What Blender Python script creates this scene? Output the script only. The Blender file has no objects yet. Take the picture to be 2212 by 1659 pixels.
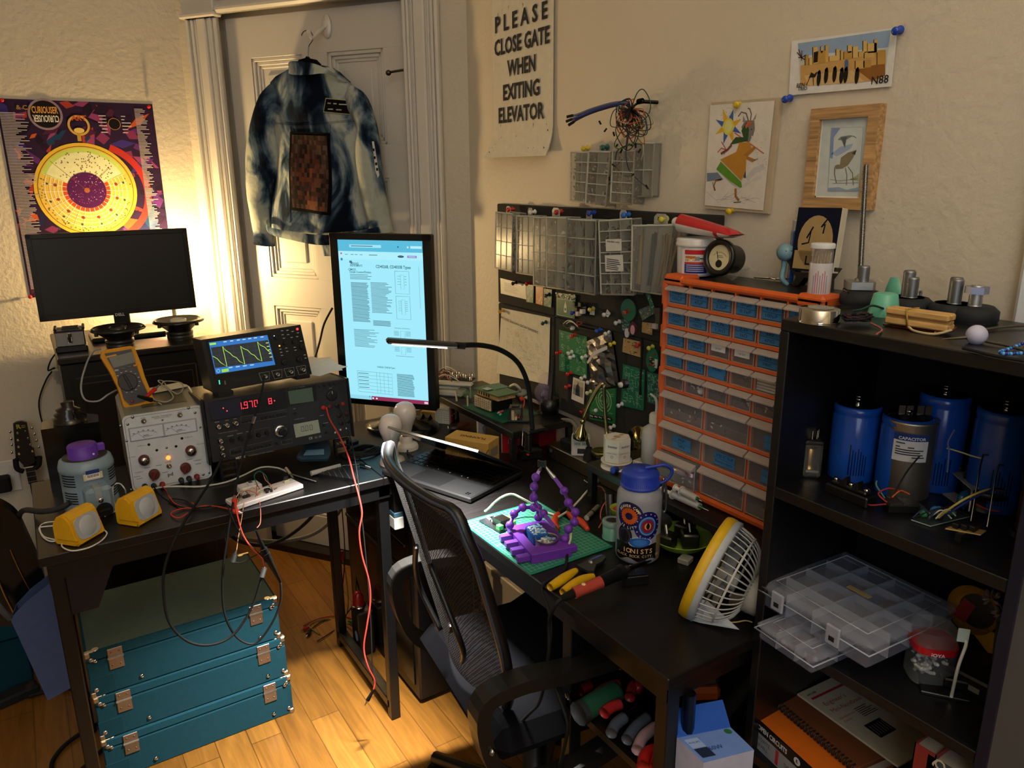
import bpy,math,random
from mathutils import Vector as V,Matrix
sc=bpy. context. scene
COL=sc. collection
PI=math. pi
random. seed(7)
# ---- camera (room axes: X towards the right-hand wall, Y towards the far left wall, Z up)
FPX,CX,CY,H=1634.,1106.,829.5,1.5
_a=V((10-CX,385-CY,FPX)). normalized()
_b=V((3736-CX,353-CY,FPX))
_b=(_b-_b. dot(_a)*_a). normalized()
_c=_b. cross(_a)
AX,AY,AZ=_b,_a,_c
def w2(v):return V((AX. dot(v),AY. dot(v),AZ. dot(v)))
CAM=V((0,0,H))
cr,cd,cf=w2(V((1,0,0))),w2(V((0,1,0))),w2(V((0,0,1)))
cam=bpy. data. objects. new('camera',bpy. data. cameras. new('camera'))
COL. objects. link(cam)
cam. matrix_world=Matrix(((cr. x,-cd. x,-cf. x,0),(cr. y,-cd. y,-cf. y,0),(cr. z,-cd. z,-cf. z,H),(0,0,0,1)))
cam. data. sensor_fit='HORIZONTAL';cam. data. sensor_width=36.;cam. data. lens=FPX/2212*36
cam. data. clip_start=.02
sc. camera=cam
# ---- colour management
sc. view_settings. view_transform='Standard';sc. view_settings. look='None'
sc. view_settings. exposure=0.0;sc. view_settings. gamma=1.0;sc. view_settings. use_curve_mapping=False
sc. cycles. use_denoising=True
sc. cycles. max_bounces=8;sc. cycles. transparent_max_bounces=24
sc. cycles. sample_clamp_indirect=6.0
sc. cycles. caustics_reflective=False;sc. cycles. caustics_refractive=False
# ---- world, window light and an added uplight
wd=bpy. data. worlds. new('room_air');sc. world=wd;wd. use_nodes=True
wd. node_tree. nodes['Background']. inputs[0]. default_value=(.55,.62,.72,1)
wd. node_tree. nodes['Background']. inputs[1]. default_value=.10
def light(name,kind,loc,energy,col,aim=None,**kw):
 l=bpy. data. lights. new(name,kind);l. energy=energy;l. color=col
 for k,v in kw. items():setattr(l,k,v)
 o=bpy. data. objects. new(name,l);COL. objects. link(o);o. location=loc
 if aim is not None:o. rotation_euler=(V(aim)-V(loc)). to_track_quat('-Z','Y'). to_euler()
 return o
LAMP=V((.455,3.03,1.16))
LAMP_POWER=900.
light('window_light','AREA',(-1.1,-1.5,1.9),17.,(.74,.86,1.),aim=(.7,1.5,.9),shape='RECTANGLE',size=1.3,size_y=1.5)
light('added_uplight','AREA',(.1,-.5,2.1),52.,(1.,.86,.66),aim=(.1,-.45,2.85),shape='DISK',size=.4)  # unseen uplight, added to brighten the upper walls by ceiling bounce
# ---- unprojection: points of the place measured from the photograph on a known plane
def ray(u,v):return w2(V((u-CX,v-CY,FPX)). normalized())
def pz(u,v,z):d=ray(u,v);return CAM+d*((z-H)/d. z)
def px(u,v,x):d=ray(u,v);return CAM+d*(x/d. x)
def py(u,v,y):d=ray(u,v);return CAM+d*(y/d. y)
# ---- colours
def hx(s):
 s=s. lstrip('#');r=[]
 for i in(0,2,4):
  c=int(s[i:i+2],16)/255;r. append(c/12.92 if c<=.04045 else((c+.055)/1.055)**2.4)
 return tuple(r)
def C(c):return hx(c)if isinstance(c,str)else c
def mixc(a,b,t):a,b=C(a),C(b);return tuple(x+(y-x)*t for x,y in zip(a,b))
# ---- materials: every kind reads the part's own colours from 'Col' and varies them with noise
KIND=dict(matte=(.85,0,.3),plas=(.5,0,.5),gloss=(.18,0,.5),satin=(.34,0,.5),metal=(.32,1,.5),chrome=(.1,1,.5),brushed=(.45,1,.5),cloth=(.95,0,.1),paper=(.9,0,.2),rubber=(.7,0,.3))
MATS={}
def mat(k):
 if k in MATS:return MATS[k]
 m=bpy. data. materials. new(k);m. use_nodes=True;MATS[k]=m
 nt=m. node_tree;N=nt. nodes;L=nt. links
 bs=N['Principled BSDF'];out=N['Material Output']
 at=N. new('ShaderNodeAttribute');at. attribute_name='Col'
 tc=N. new('ShaderNodeTexCoord');no=N. new('ShaderNodeTexNoise');no. inputs['Scale']. default_value=60
 no. inputs['Detail']. default_value=3
 L. new(tc. outputs['Object'],no. inputs['Vector'])
 mr=N. new('ShaderNodeMapRange');mr. inputs[3]. default_value=.88;mr. inputs[4]. default_value=1.12
 L. new(no. outputs[0],mr. inputs[0])
 mx=N. new('ShaderNodeVectorMath');mx. operation='SCALE'
 L. new(at. outputs['Color'],mx. inputs[0]);L. new(mr. outputs[0],mx. inputs['Scale'])
 colour=mx. outputs[0]
 if k in KIND:
  r,me,sp=KIND[k]
  L. new(colour,bs. inputs['Base Color']);bs. inputs['Roughness']. default_value=r
  bs. inputs['Metallic']. default_value=me;bs. inputs['Specular IOR Level']. default_value=sp
  if k=='cloth':
   bu=N. new('ShaderNodeBump');bu. inputs['Strength']. default_value=.25;bu. inputs['Distance']. default_value=.002
   n2=N. new('ShaderNodeTexNoise');n2. inputs['Scale']. default_value=700
   L. new(tc. outputs['Object'],n2. inputs['Vector']);L. new(n2. outputs[0],bu. inputs['Height']);L. new(bu. outputs[0],bs. inputs['Normal'])
 elif k. startswith('emit'):
  L. new(at. outputs['Color'],bs. inputs['Emission Color']);bs. inputs['Emission Strength']. default_value=float(k[4:]or 1)
  bs. inputs['Base Color']. default_value=(.01,.01,.01,1);bs. inputs['Roughness']. default_value=.3
 elif k. split('_')[0]in('clear','frost','glass','mesh'):
  a={'clear':.74,'frost':.3,'glass':.86,'mesh':.35}[k. split('_')[0]]
  L. new(colour,bs. inputs['Base Color']);bs. inputs['Roughness']. default_value={'clear':.22,'frost':.4,'glass':.04,'mesh':.8}[k. split('_')[0]]
  tr=N. new('ShaderNodeBsdfTransparent');ms=N. new('ShaderNodeMixShader');ms. inputs[0]. default_value=1-a
  L. new(tr. outputs[0],ms. inputs[1]);L. new(bs. outputs[0],ms. inputs[2]);L. new(ms. outputs[0],out. inputs['Surface'])
  if k=='mesh':
   wv=N. new('ShaderNodeTexChecker');wv. inputs['Scale']. default_value=320
   L. new(tc. outputs['Object'],wv. inputs['Vector'])
   m2=N. new('ShaderNodeMapRange');m2. inputs[3]. default_value=.45;m2. inputs[4]. default_value=1
   L. new(wv. outputs[1],m2. inputs[0]);L. new(m2. outputs[0],ms. inputs[0])
 elif k in('wall','gloss_paint'):
  L. new(colour,bs. inputs['Base Color']);bs. inputs['Roughness']. default_value=.6 if k=='wall' else .38
  bu=N. new('ShaderNodeBump');bu. inputs['Strength']. default_value=.5 if k=='wall' else .15;bu. inputs['Distance']. default_value=.004
  no. inputs['Scale']. default_value=2.5;mr. inputs[3]. default_value=.95;mr. inputs[4]. default_value=1.05
  n2=N. new('ShaderNodeTexNoise');n2. inputs['Scale']. default_value=75 if k=='wall' else 30;n2. inputs['Detail']. default_value=5
  L. new(tc. outputs['Object'],n2. inputs['Vector']);L. new(n2. outputs[0],bu. inputs['Height']);L. new(bu. outputs[0],bs. inputs['Normal'])
 elif k in('desk','felt','pine','deskx'):
  mp=N. new('ShaderNodeMapping');L. new(tc. outputs['Object'],mp. inputs[0])
  n2=N. new('ShaderNodeTexNoise');n2. inputs['Detail']. default_value=6
  L. new(mp. outputs[0],n2. inputs['Vector'])
  if k=='felt':n2. inputs['Scale']. default_value=420
  else:
   n2. inputs['Scale']. default_value=6
   mp. inputs['Scale']. default_value={'desk':(40,2,40),'deskx':(2,40,40),'pine':(2,30,30)}[k]
  r2=N. new('ShaderNodeMapRange');r2. inputs[1]. default_value=.3;r2. inputs[2]. default_value=.7
  r2. inputs[3]. default_value=.6;r2. inputs[4]. default_value=1.45
  L. new(n2. outputs[0],r2. inputs[0]);L. new(r2. outputs[0],mx. inputs['Scale']);L. new(colour,bs. inputs['Base Color'])
  bs. inputs['Roughness']. default_value={'desk':.36,'deskx':.36,'felt':.95,'pine':.6}[k]
  bu=N. new('ShaderNodeBump');bu. inputs['Strength']. default_value=.35;bu. inputs['Distance']. default_value=.001
  L. new(n2. outputs[0],bu. inputs['Height']);L. new(bu. outputs[0],bs. inputs['Normal'])
 elif k=='denim':
  mp=N. new('ShaderNodeMapping');mp. inputs['Scale']. default_value=(7.5,4.2,7.5);mp. inputs['Location']. default_value=(3.1,1.4,.3)
  L. new(tc. outputs['Object'],mp. inputs[0])
  n2=N. new('ShaderNodeTexNoise');n2. inputs['Scale']. default_value=1.;n2. inputs['Detail']. default_value=5;n2. inputs['Distortion']. default_value=1.1
  L. new(mp. outputs[0],n2. inputs['Vector'])
  rp=N. new('ShaderNodeValToRGB');e=rp. color_ramp. elements
  e[0]. position=.37;e[0]. color=(*hx('#0b1220'),1);e[1]. position=.57;e[1]. color=(*hx('#a9b0a8'),1)
  q=e. new(.43);q. color=(*hx('#1d2b3d'),1);q=e. new(.49);q. color=(*hx('#53677a'),1)
  L. new(n2. outputs[0],rp. inputs[0])
  m2=N. new('ShaderNodeMix');m2. data_type='RGBA';m2. blend_type='MULTIPLY';m2. inputs[0]. default_value=1
  L. new(rp. outputs[0],m2. inputs[6]);L. new(colour,m2. inputs[7]);L. new(m2. outputs[2],bs. inputs['Base Color'])
  bs. inputs['Roughness']. default_value=.95;bs. inputs['Specular IOR Level']. default_value=.1
  n3=N. new('ShaderNodeTexNoise');n3. inputs['Scale']. default_value=22;n3. inputs['Detail']. default_value=8
  L. new(tc. outputs['Object'],n3. inputs['Vector'])
  bu=N. new('ShaderNodeBump');bu. inputs['Strength']. default_value=.5;bu. inputs['Distance']. default_value=.012
  L. new(n3. outputs[0],bu. inputs['Height']);L. new(bu. outputs[0],bs. inputs['Normal'])
 elif k=='oakfloor':
  mp=N. new('ShaderNodeMapping');mp. inputs['Rotation']. default_value=(0,0,0);L. new(tc. outputs['Object'],mp. inputs[0])
  mp. inputs['Rotation']. default_value=(0,0,PI/2)
  br=N. new('ShaderNodeTexBrick');br. inputs['Scale']. default_value=1;br. inputs['Brick Width']. default_value=.78;br. inputs['Row Height']. default_value=.083
  br. inputs['Mortar Size']. default_value=.0016;br. inputs['Mortar Smooth']. default_value=.2;br. offset=.37;br. inputs['Bias']. default_value=0
  br. inputs['Color1']. default_value=(*hx('#8f6228'),1);br. inputs['Color2']. default_value=(*hx('#774e1c'),1);br. inputs['Mortar']. default_value=(*hx('#5a3a16'),1)
  L. new(mp. outputs[0],br. inputs['Vector'])
  m3=N. new('ShaderNodeMapping');m3. inputs['Scale']. default_value=(3,34,1);L. new(mp. outputs[0],m3. inputs[0])
  n2=N. new('ShaderNodeTexNoise');n2. inputs['Scale']. default_value=1.3;n2. inputs['Detail']. default_value=7;n2. inputs['Distortion']. default_value=1.6
  L. new(m3. outputs[0],n2. inputs['Vector'])
  r2=N. new('ShaderNodeMapRange');r2. inputs[1]. default_value=.3;r2. inputs[2]. default_value=.7;r2. inputs[3]. default_value=.72;r2. inputs[4]. default_value=1.2
  L. new(n2. outputs[0],r2. inputs[0])
  m2=N. new('ShaderNodeVectorMath');m2. operation='SCALE';L. new(br. outputs['Color'],m2. inputs[0]);L. new(r2. outputs[0],m2. inputs['Scale'])
  L. new(m2. outputs[0],bs. inputs['Base Color']);bs. inputs['Roughness']. default_value=.3
 return m
 # ---- mesh building
TXT={}
def glyphs(s,bold=0.):
 key=(s,bold)
 if key not in TXT:
  cu=bpy. data. curves. new('t','FONT');cu. body=s;cu. size=1;cu. resolution_u=2;cu. offset=bold;cu. align_x='CENTER';cu. align_y='CENTER'
  o=bpy. data. objects. new('t',cu);COL. objects. link(o)
  dg=bpy. context. evaluated_depsgraph_get();me=o. evaluated_get(dg). to_mesh()
  vs=[v. co. copy()for v in me. vertices];fs=[tuple(p. vertices)for p in me. polygons]
  o. evaluated_get(dg). to_mesh_clear();bpy. data. objects. remove(o);bpy. data. curves. remove(cu)
  TXT[key]=(vs,fs)
 return TXT[key]
def rot(axis,a):return Matrix. Rotation(a,4,axis)
def tr(*p):return Matrix. Translation(V(p)if len(p)==3 else V(p[0]))
def scl(x,y,z):return Matrix. Diagonal((x,y,z,1))
def spline(pts,k=6,closed=False):
 pts=[V(p)for p in pts];n=len(pts);out=[]
 if n<3:return pts
 rng=n if closed else n-1
 for i in range(rng):
  g=(lambda j:pts[j%n])if closed else(lambda j:pts[min(max(j,0),n-1)])
  a,b,c,d=g(i-1),g(i),g(i+1),g(i+2)
  for j in range(k):
   t=j/k
   out. append(.5*((2*b)+(c-a)*t+(2*a-5*b+4*c-d)*t*t+(3*b-a-3*c+d)*t**3))
 if not closed:out. append(pts[-1])
 return out
class MB:
 def __init__(s,kind='plas',M=None):
  s. V=[];s. F=[];s. C=[];s. S=[];s. K=[];s. kinds=[kind];s. k=0;s. M=M or Matrix. Identity(4)
 def use(s,kind):
  if kind not in s. kinds:s. kinds. append(kind)
  s. k=s. kinds. index(kind);return s
 def raw(s,vs,fs,col,smooth=False,M=None):
  M=s. M@M if M is not None else s. M
  o=len(s. V);s. V+=[M@V(v)for v in vs];col=C(col)
  for f in fs:
   s. F. append(tuple(o+i for i in f));s. C. append(col);s. S. append(smooth);s. K. append(s. k)
  return s
 def box(s,x0,y0,z0,x1,y1,z1,col,b=0.,M=None):
  if x1<x0:x0,x1=x1,x0
  if y1<y0:y0,y1=y1,y0
  if z1<z0:z0,z1=z1,z0
  b=min(b,(x1-x0)*.45,(y1-y0)*.45,(z1-z0)*.45)
  if b<=0:
   vs=[(x,y,z)for x in(x0,x1)for y in(y0,y1)for z in(z0,z1)]
   return s. raw(vs,[(0,1,3,2),(4,6,7,5),(0,4,5,1),(2,3,7,6),(0,2,6,4),(1,5,7,3)],col,False,M)
  vs=[];idx={}
  for i,x in enumerate((x0,x1)):
   for j,y in enumerate((y0,y1)):
    for k,z in enumerate((z0,z1)):
     sx,sy,sz=1-2*i,1-2*j,1-2*k
     for a,p in enumerate(((x,y+sy*b,z+sz*b),(x+sx*b,y,z+sz*b),(x+sx*b,y+sy*b,z))):
      idx[i,j,k,a]=len(vs);vs. append(p)
  fs=[]
  for i in(0,1):
   for a,q in((0,lambda u,v:(i,u,v)),(1,lambda u,v:(u,i,v)),(2,lambda u,v:(u,v,i))):
    fs. append(tuple(idx[(*q(u,v),a)]for u,v in((0,0),(1,0),(1,1),(0,1))))
  for u in(0,1):
   for v in(0,1):
    fs. append((idx[0,u,v,1],idx[1,u,v,1],idx[1,u,v,2],idx[0,u,v,2]))
    fs. append((idx[u,0,v,0],idx[u,1,v,0],idx[u,1,v,2],idx[u,0,v,2]))
    fs. append((idx[u,v,0,0],idx[u,v,1,0],idx[u,v,1,1],idx[u,v,0,1]))
    for w in(0,1):fs. append(tuple(idx[u,v,w,a]for a in(0,1,2)))
  return s. raw(vs,fs,col,False,M)
 def lathe(s,prof,col,n=20,M=None,cols=None,smooth=True,cap=True):
  vs=[];fs=[]
  for r,z in prof:
   for i in range(n):a=2*PI*i/n;vs. append((r*math. cos(a),r*math. sin(a),z))
  m=len(prof)
  for j in range(m-1):
   q=[(j*n+i,j*n+(i+1)%n,(j+1)*n+(i+1)%n,(j+1)*n+i)for i in range(n)]
   if cols:s. raw(vs,q,cols[j],smooth,M)if False else fs. append((q,cols[j]))
   else:fs. append((q,col))
  M2=s. M@M if M is not None else s. M
  o=len(s. V);s. V+=[M2@V(v)for v in vs]
  for q,c in fs:
   c=C(c)
   for f in q:s. F. append(tuple(o+i for i in f));s. C. append(c);s. S. append(smooth);s. K. append(s. k)
  if cap:
   for j,c in((0,fs[0][1]),(m-1,fs[-1][1])):
    if prof[j][0]>1e-5:s. F. append(tuple(o+j*n+i for i in range(n)));s. C. append(C(c));s. S. append(False);s. K. append(s. k)
  return s
 def cyl(s,p0,p1,r0,col,r1=None,n=14,smooth=True,M=None):
  p0,p1=V(p0),V(p1);d=p1-p0;q=d. to_track_quat('Z','Y'). to_matrix(). to_4x4()
  T=Matrix. Translation(p0)@q
  return s. lathe([(r0,0),(r0 if r1 is None else r1,d. length)],col,n,(M@T)if M is not None else T,smooth=smooth)
 def sph(s,c,r,col,n=12,sc_=(1,1,1),M=None):
  pr=[(r*math. sin(PI*i/n)if 0<i<n else 1e-6,-r*math. cos(PI*i/n))for i in range(n+1)]
  T=tr(c)@scl(*sc_)
  return s. lathe(pr,col,max(8,n+4),(M@T)if M is not None else T,cap=False)
 def tube(s,pts,r,col,n=6,k=5,closed=False,smooth=True,M=None):
  pts=spline(pts,k,closed)if k else[V(p)for p in pts]
  m=len(pts);vs=[];fs=[];up=None
  for i,p in enumerate(pts):
   if closed:t=(pts[(i+1)%m]-pts[i-1]). normalized()
   else:t=(pts[min(i+1,m-1)]-pts[max(i-1,0)]). normalized()
   if up is None:up=t. orthogonal(). normalized()
   up=(up-up. dot(t)*t)
   up=up. normalized()if up. length>1e-6 else t. orthogonal(). normalized()
   w=t. cross(up);rr=r(i/(m-1))if callable(r)else r
   for j in range(n):
    a=2*PI*j/n;vs. append(p+rr*(math. cos(a)*up+math. sin(a)*w))
  for i in range(m if closed else m-1):
   for j in range(n):fs. append((i*n+j,i*n+(j+1)%n,((i+1)%m)*n+(j+1)%n,((i+1)%m)*n+j))
  if not closed:fs+=[tuple(range(n)),tuple((m-1)*n+j for j in range(n))]
  return s. raw(vs,fs,col,smooth,M)
 def prism(s,pts,z0,z1,col,M=None,smooth=False,side=None):
  n=len(pts);vs=[(x,y,z0)for x,y in pts]+[(x,y,z1)for x,y in pts]
  s. raw(vs,[tuple(range(n)),tuple(range(2*n-1,n-1,-1))],col,False,M)
  return s. raw(vs,[(i,(i+1)%n,n+(i+1)%n,n+i)for i in range(n)],side or col,smooth,M)
 def poly(s,pts,col,z=None,M=None):
  vs=pts if z is None else[(p[0],p[1],z)for p in pts]
  return s. raw(vs,[tuple(range(len(vs)))],col,False,M)
 def rect(s,x0,y0,x1,y1,col,z=0.,M=None):return s. poly([(x0,y0),(x1,y0),(x1,y1),(x0,y1)],col,z,M)
 def disc(s,x,y,r,col,z=0.,ry=None,n=24,M=None,a0=0.,a1=2*PI):
  p=[(x+r*math. cos(a0+(a1-a0)*i/n),y+(ry or r)*math. sin(a0+(a1-a0)*i/n))for i in range(n+(a1-a0<6.28))]
  if a1-a0<6.28:p. append((x,y))
  return s. poly(p,col,z,M)
 def ring(s,x,y,r0,r1,col,z=0.,n=32,M=None,a0=0.,a1=2*PI):
  vs=[(x+r*math. cos(a0+(a1-a0)*i/n),y+r*math. sin(a0+(a1-a0)*i/n),z)for i in range(n+1)for r in(r0,r1)]
  return s. raw(vs,[(2*i,2*i+1,2*i+3,2*i+2)for i in range(n)],col,False,M)
 def stroke(s,pts,w,col,z=0.,M=None):
  pts=[V((p[0],p[1],0))for p in pts];vs=[];n=len(pts)
  for i,p in enumerate(pts):
   t=(pts[min(i+1,n-1)]-pts[max(i-1,0)]);t=t. normalized()if t. length else V((1,0,0))
   ww=w(i/(n-1))if callable(w)else w
   q=V((-t. y,t. x,0))*ww/2;vs+=[(p. x+q. x,p. y+q. y,z),(p. x-q. x,p. y-q. y,z)]
  return s. raw(vs,[(2*i,2*i+1,2*i+3,2*i+2)for i in range(n-1)],col,False,M)
 def lines(s,x0,y0,x1,y1,n,col,z=0.,fill=.45,M=None,jag=.35):
  h=(y1-y0)/n
  for i in range(n):s. rect(x0,y0+i*h+h*(.5-fill/2),x1-(x1-x0)*random. random()*jag,y0+i*h+h*(.5+fill/2),col,z,M)
  return s
 def text(s,t,x,y,size,col,z=0.,M=None,bold=0.,sx=1.,width=None):
  vs,fs=glyphs(t,bold)
  xs=[v. x for v in vs]or[0];ys=[v. y for v in vs]or[0];cx_=(max(xs)+min(xs))/2;cy_=(max(ys)+min(ys))/2
  if width:sx=width/max(max(xs)-min(xs),1e-6)/size
  return s. raw([((v. x-cx_)*size*sx+x,(v. y-cy_)*size+y,z)for v in vs],fs,col,False,M)
 def surf(s,f,nu,nv,col,smooth=True,M=None):
  vs=[];fs=[]
  for i in range(nu+1):
   for j in range(nv+1):vs. append(f(i/nu,j/nv))
  w=nv+1
  q=[(i*w+j,(i+1)*w+j,(i+1)*w+j+1,i*w+j+1)for i in range(nu)for j in range(nv)]
  if callable(col):
   M2=s. M@M if M is not None else s. M
   o=len(s. V);s. V+=[M2@V(v)for v in vs]
   for n_,f_ in enumerate(q):
    s. F. append(tuple(o+i for i in f_));s. C. append(C(col((n_//nv+.5)/nu,(n_%nv+.5)/nv)));s. S. append(smooth);s. K. append(s. k)
   return s
  return s. raw(vs,q,col,smooth,M)
 def cut(s):s. cuts=getattr(s,'cuts',[])+[(len(s. V),len(s. F))];return s
 def pieces(s):
  cs=[c for c in getattr(s,'cuts',[])]+[(len(s. V),len(s. F))];v0=f0=0;out=[]
  for v1,f1 in cs:
   if f1>f0:
    q=MB();q. kinds=s. kinds;q. V=s. V[v0:v1];q. F=[tuple(i-v0 for i in f)for f in s. F[f0:f1]];q. C=s. C[f0:f1];q. S=s. S[f0:f1];q. K=s. K[f0:f1];out. append(q)
   v0,f0=v1,f1
  return out
 def mesh(s,name):
  me=bpy. data. meshes. new(name);me. from_pydata([v[:]for v in s. V],[],s. F)
  for k in s. kinds:me. materials. append(mat(k))
  me. polygons. foreach_set('material_index',s. K);me. polygons. foreach_set('use_smooth',s. S)
  at=me. attributes. new('Col','FLOAT_COLOR','CORNER');buf=[]
  for f,c in zip(s. F,s. C):buf+=[c[0],c[1],c[2],1.]*len(f)
  at. data. foreach_set('color',buf);me. update()
  return me
def tag(o,label,cat,group=None):
 o['label']=label;o['category']=cat
 if group:o['group']=group
 return o
def T(name,label,cat,M=None,group=None):
 o=bpy. data. objects. new(name,None);COL. objects. link(o);o. empty_display_size=.05
 if M is not None:o. matrix_basis=M
 return tag(o,label,cat,group)
def P(name,mb,parent,label=None,mods=()):
 o=bpy. data. objects. new(name,mb. mesh(name));COL. objects. link(o);o. parent=parent
 if label:o['label']=label
 for t,kw in mods:
  m=o. modifiers. new(t. lower(),t)
  for k,v in kw. items():setattr(m,k,v)
 return o
def PP(name,mb,parent,label=None):
 for q in mb. pieces():P(name,q,parent,label)
def S(name,mb,label,cat,M=None,group=None,mods=()):
 o=P(name,mb,None,None,mods)
 if M is not None:o. matrix_basis=M
 return tag(o,label,cat,group)
def ST(name,mb,parent=None):
 o=P(name,mb,parent)
 if parent is None:o['kind']='structure'
 return o
def dup(root,M=None,label=None,group=None):
 r=root. copy();COL. objects. link(r)
 if M is not None:r. matrix_basis=M
 if label:r['label']=label
 if group:r['group']=group
 for ch in list(root. children):
  c=ch. copy();COL. objects. link(c);c. parent=r
  for g in ch. children:d=g. copy();COL. objects. link(d);d. parent=c
 return r
SUB=(('SUBSURF',dict(levels=1,render_levels=2)),)
# frames: local x to the right, y up, z out towards the room
XW=1.26;YW=3.14
DD=V((-.56942,.82205,0));DP=V((.91091,2.70018,0));DN=V((-.82205,-.56942,0))
def basis(o,x,y,z):return Matrix(((x[0],y[0],z[0],o[0]),(x[1],y[1],z[1],o[1]),(x[2],y[2],z[2],o[2]),(0,0,0,1)))
def WR(y,z,off=0.):return basis((XW-off,y,z),(0,-1,0),(0,0,1),(-1,0,0))
def WL(x,z,off=0.):return basis((x,YW-off,z),(1,0,0),(0,0,1),(0,-1,0))
def WD(s,z,off=0.):return basis(DP+DD*s+DN*off+V((0,0,z)),-DD,(0,0,1),DN)
def on(p,yaw=0.):return Matrix. Translation(V(p))@rot('Z',math. radians(yaw))
def front(p,yaw=0.,tilt=0.):return Matrix. Translation(V(p))@rot('Z',math. radians(yaw))@rot('X',math. radians(90-tilt))
def pd(u,v,off=0.):
 r=ray(u,v);t=DN. dot(DP+DN*off-CAM)/DN. dot(r);return CAM+t*r
ZD=.75
# ================= the room
WALLC='#cfc5b2';TRIMC='#d4cfc6'
m=MB('oakfloor');m. box(-2.3,-1.9,-.05,1.4,3.3,0,'#b07a35');ST('floor',m)
m=MB('wall');m. box(-2.3,-1.9,2.85,1.4,3.3,2.9,'#d9d4c8');ST('ceiling',m)
m=MB('wall');m. box(-2.3,YW,0,.607,YW+.1,2.85,WALLC);ST('wall_left',m)
m=MB('wall');m. box(XW,-1.9,0,XW+.1,2.196,2.85,WALLC);ST('wall_right',m)
m=MB('wall');m. box(-2.3,-1.9,0,1.3,-1.8,2.85,WALLC);ST('wall_rear',m)
m=MB('wall');m. box(-2.3,-1.9,0,-2.2,3.2,2.85,WALLC);ST('wall_side',m)
# the cut-off corner with the door
m=MB('wall',WD(0,0));m. box(-.548,0,-.12,-.40,2.85,0,WALLC);m. box(.45,0,-.12,.618,2.85,0,WALLC);m. box(-.40,2.1,-.12,.45,2.85,0,WALLC)
m. box(-.40,0,-.12,.45,2.12,-.08,TRIMC);ST('wall_back',m)
def casing(x0,x1):
 m=MB('gloss_paint',WD(0,0));w=x1-x0;s=1 if w>0 else-1;a=min(x0,x1);w=abs(w)
 m. box(a,0,0,a+w,2.05,.014,TRIMC,.003)
 for p,q,h in((.0,.09,.03),(.14,.22,.024),(.26,.31,.02),(.36,.66,.027),(.7,.75,.02),(.79,.86,.026),(.9,1.,.021)):
  if s<0:p,q=1-q,1-p
  m. box(a+w*p,.18,0,a+w*q,2.035,h,TRIMC,.0045)
 m. box(a-.004,0,0,a+w+.004,.18,.03,TRIMC,.004)
 return m
ST('trim_1',casing(-.476,-.345));ST('trim_2',casing(.525,.395))
m=MB('gloss_paint',WD(0,0))
for a in(-.48,.39):m. box(a-.002,2.035,0,a+.142,2.19,.034,TRIMC,.004);m. box(a-.01,2.035,0,a+.15,2.05,.042,TRIMC,.004)
m. box(-.345,2.045,0,.395,2.18,.016,TRIMC,.003);m. box(-.345,2.045,0,.395,2.068,.036,TRIMC,.008);m. box(-.345,2.085,0,.395,2.10,.026,TRIMC,.006)
ST('trim_3',m)
d1=T('door_1','white painted panelled door in the corner','door');del d1['label'];del d1['category'];d1['kind']='structure'
d1. matrix_basis=WD(0,0,-.028)
DC='#d0cbc2'
m=MB('gloss_paint');X0,X1=-.345,.40
rows=((.16,.42),(.52,1.02),(1.13,1.49),(1.60,1.90))
colsx=((X0+.10,-.028),(.075,X1-.105))
ys=[.03]+[v for r in rows for v in r]+[2.035]
for i in range(0,len(ys),2):m. box(X0,ys[i],-.035,X1,ys[i+1],0,DC,.0015)
for a,b in rows:
 xs=[X0]+[v for c_ in colsx for v in c_]+[X1]
 for i in range(0,len(xs),2):m. box(xs[i],a-.001,-.035,xs[i+1],b+.001,0,DC)
P('door_leaf',m,d1)
for a,b in rows:
 for x0,x1 in colsx:
  m=MB('gloss_paint');m. box(x0,a,-.03,x1,b,-.018,DC)
  for i,(e,t)in enumerate(((0,0),(.012,.006),(.022,.011))):
   for q in((x0+e,a+e,x0+e+.012,b-e),(x1-e-.012,a+e,x1-e,b-e),(x0+e,a+e,x1-e,a+e+.012),(x0+e,b-e-.012,x1-e,b-e)):
    m. box(q[0],q[1],-.02,q[2],q[3],-.003-t,DC,.002)
  m. box(x0+.055,a+.055,-.02,x1-.055,b-.055,-.012,DC,.005);P('door_panel',m,d1)
m=MB('metal');hxx=X1+.008
for z in(1.70,):
 m. cyl((hxx,z,.012),(hxx,z+.125,.012),.007,'#8d857a');m. sph((hxx,z+.135,.012),.008,'#6d655a');m. cyl((hxx,z+.13,.012),(hxx-.06,z+.118,.05),.004,'#6d655a');m. sph((hxx-.065,z+.116,.052),.009,'#57504a')
P('door_hinge',m,d1)
m=MB('satin',WD(0,0));m. box(-.40,0,-.06,.44,.028,.03,'#1a1310');ST('trim_4',m)
m=MB('gloss_paint');m. box(XW-.03,.30,0,XW,.60,.0,TRIMC)
m=MB('gloss_paint');m. box(XW-.018,.60,0,XW,2.18,.13,TRIMC,.003);m. box(XW-.022,.60,.12,XW,2.18,.15,TRIMC,.004);ST('baseboard_right',m)
m=MB('gloss_paint');m. box(-2.2,YW-.018,0,.56,YW,.13,TRIMC,.003);ST('baseboard_left',m)
# window on the right-hand wall, only its casing edge shows
w1=T('window_1','x','x');del w1['label'];del w1['category'];w1['kind']='structure'
m=MB('gloss_paint')
for a,b,c_,e in((.43,.533,.95,2.3),(-.72,-.617,.95,2.3),(-.72,.533,2.2,2.3),(-.75,.553,.90,.96)):m. box(XW-.028,a,c_,XW,b,e,'#dfe3ea',.006)
P('window_frame',m,w1)
m=MB('gloss');m. box(XW-.008,-.617,.96,XW-.002,.43,2.2,'#2a3644');P('window_pane',m,w1)
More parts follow.
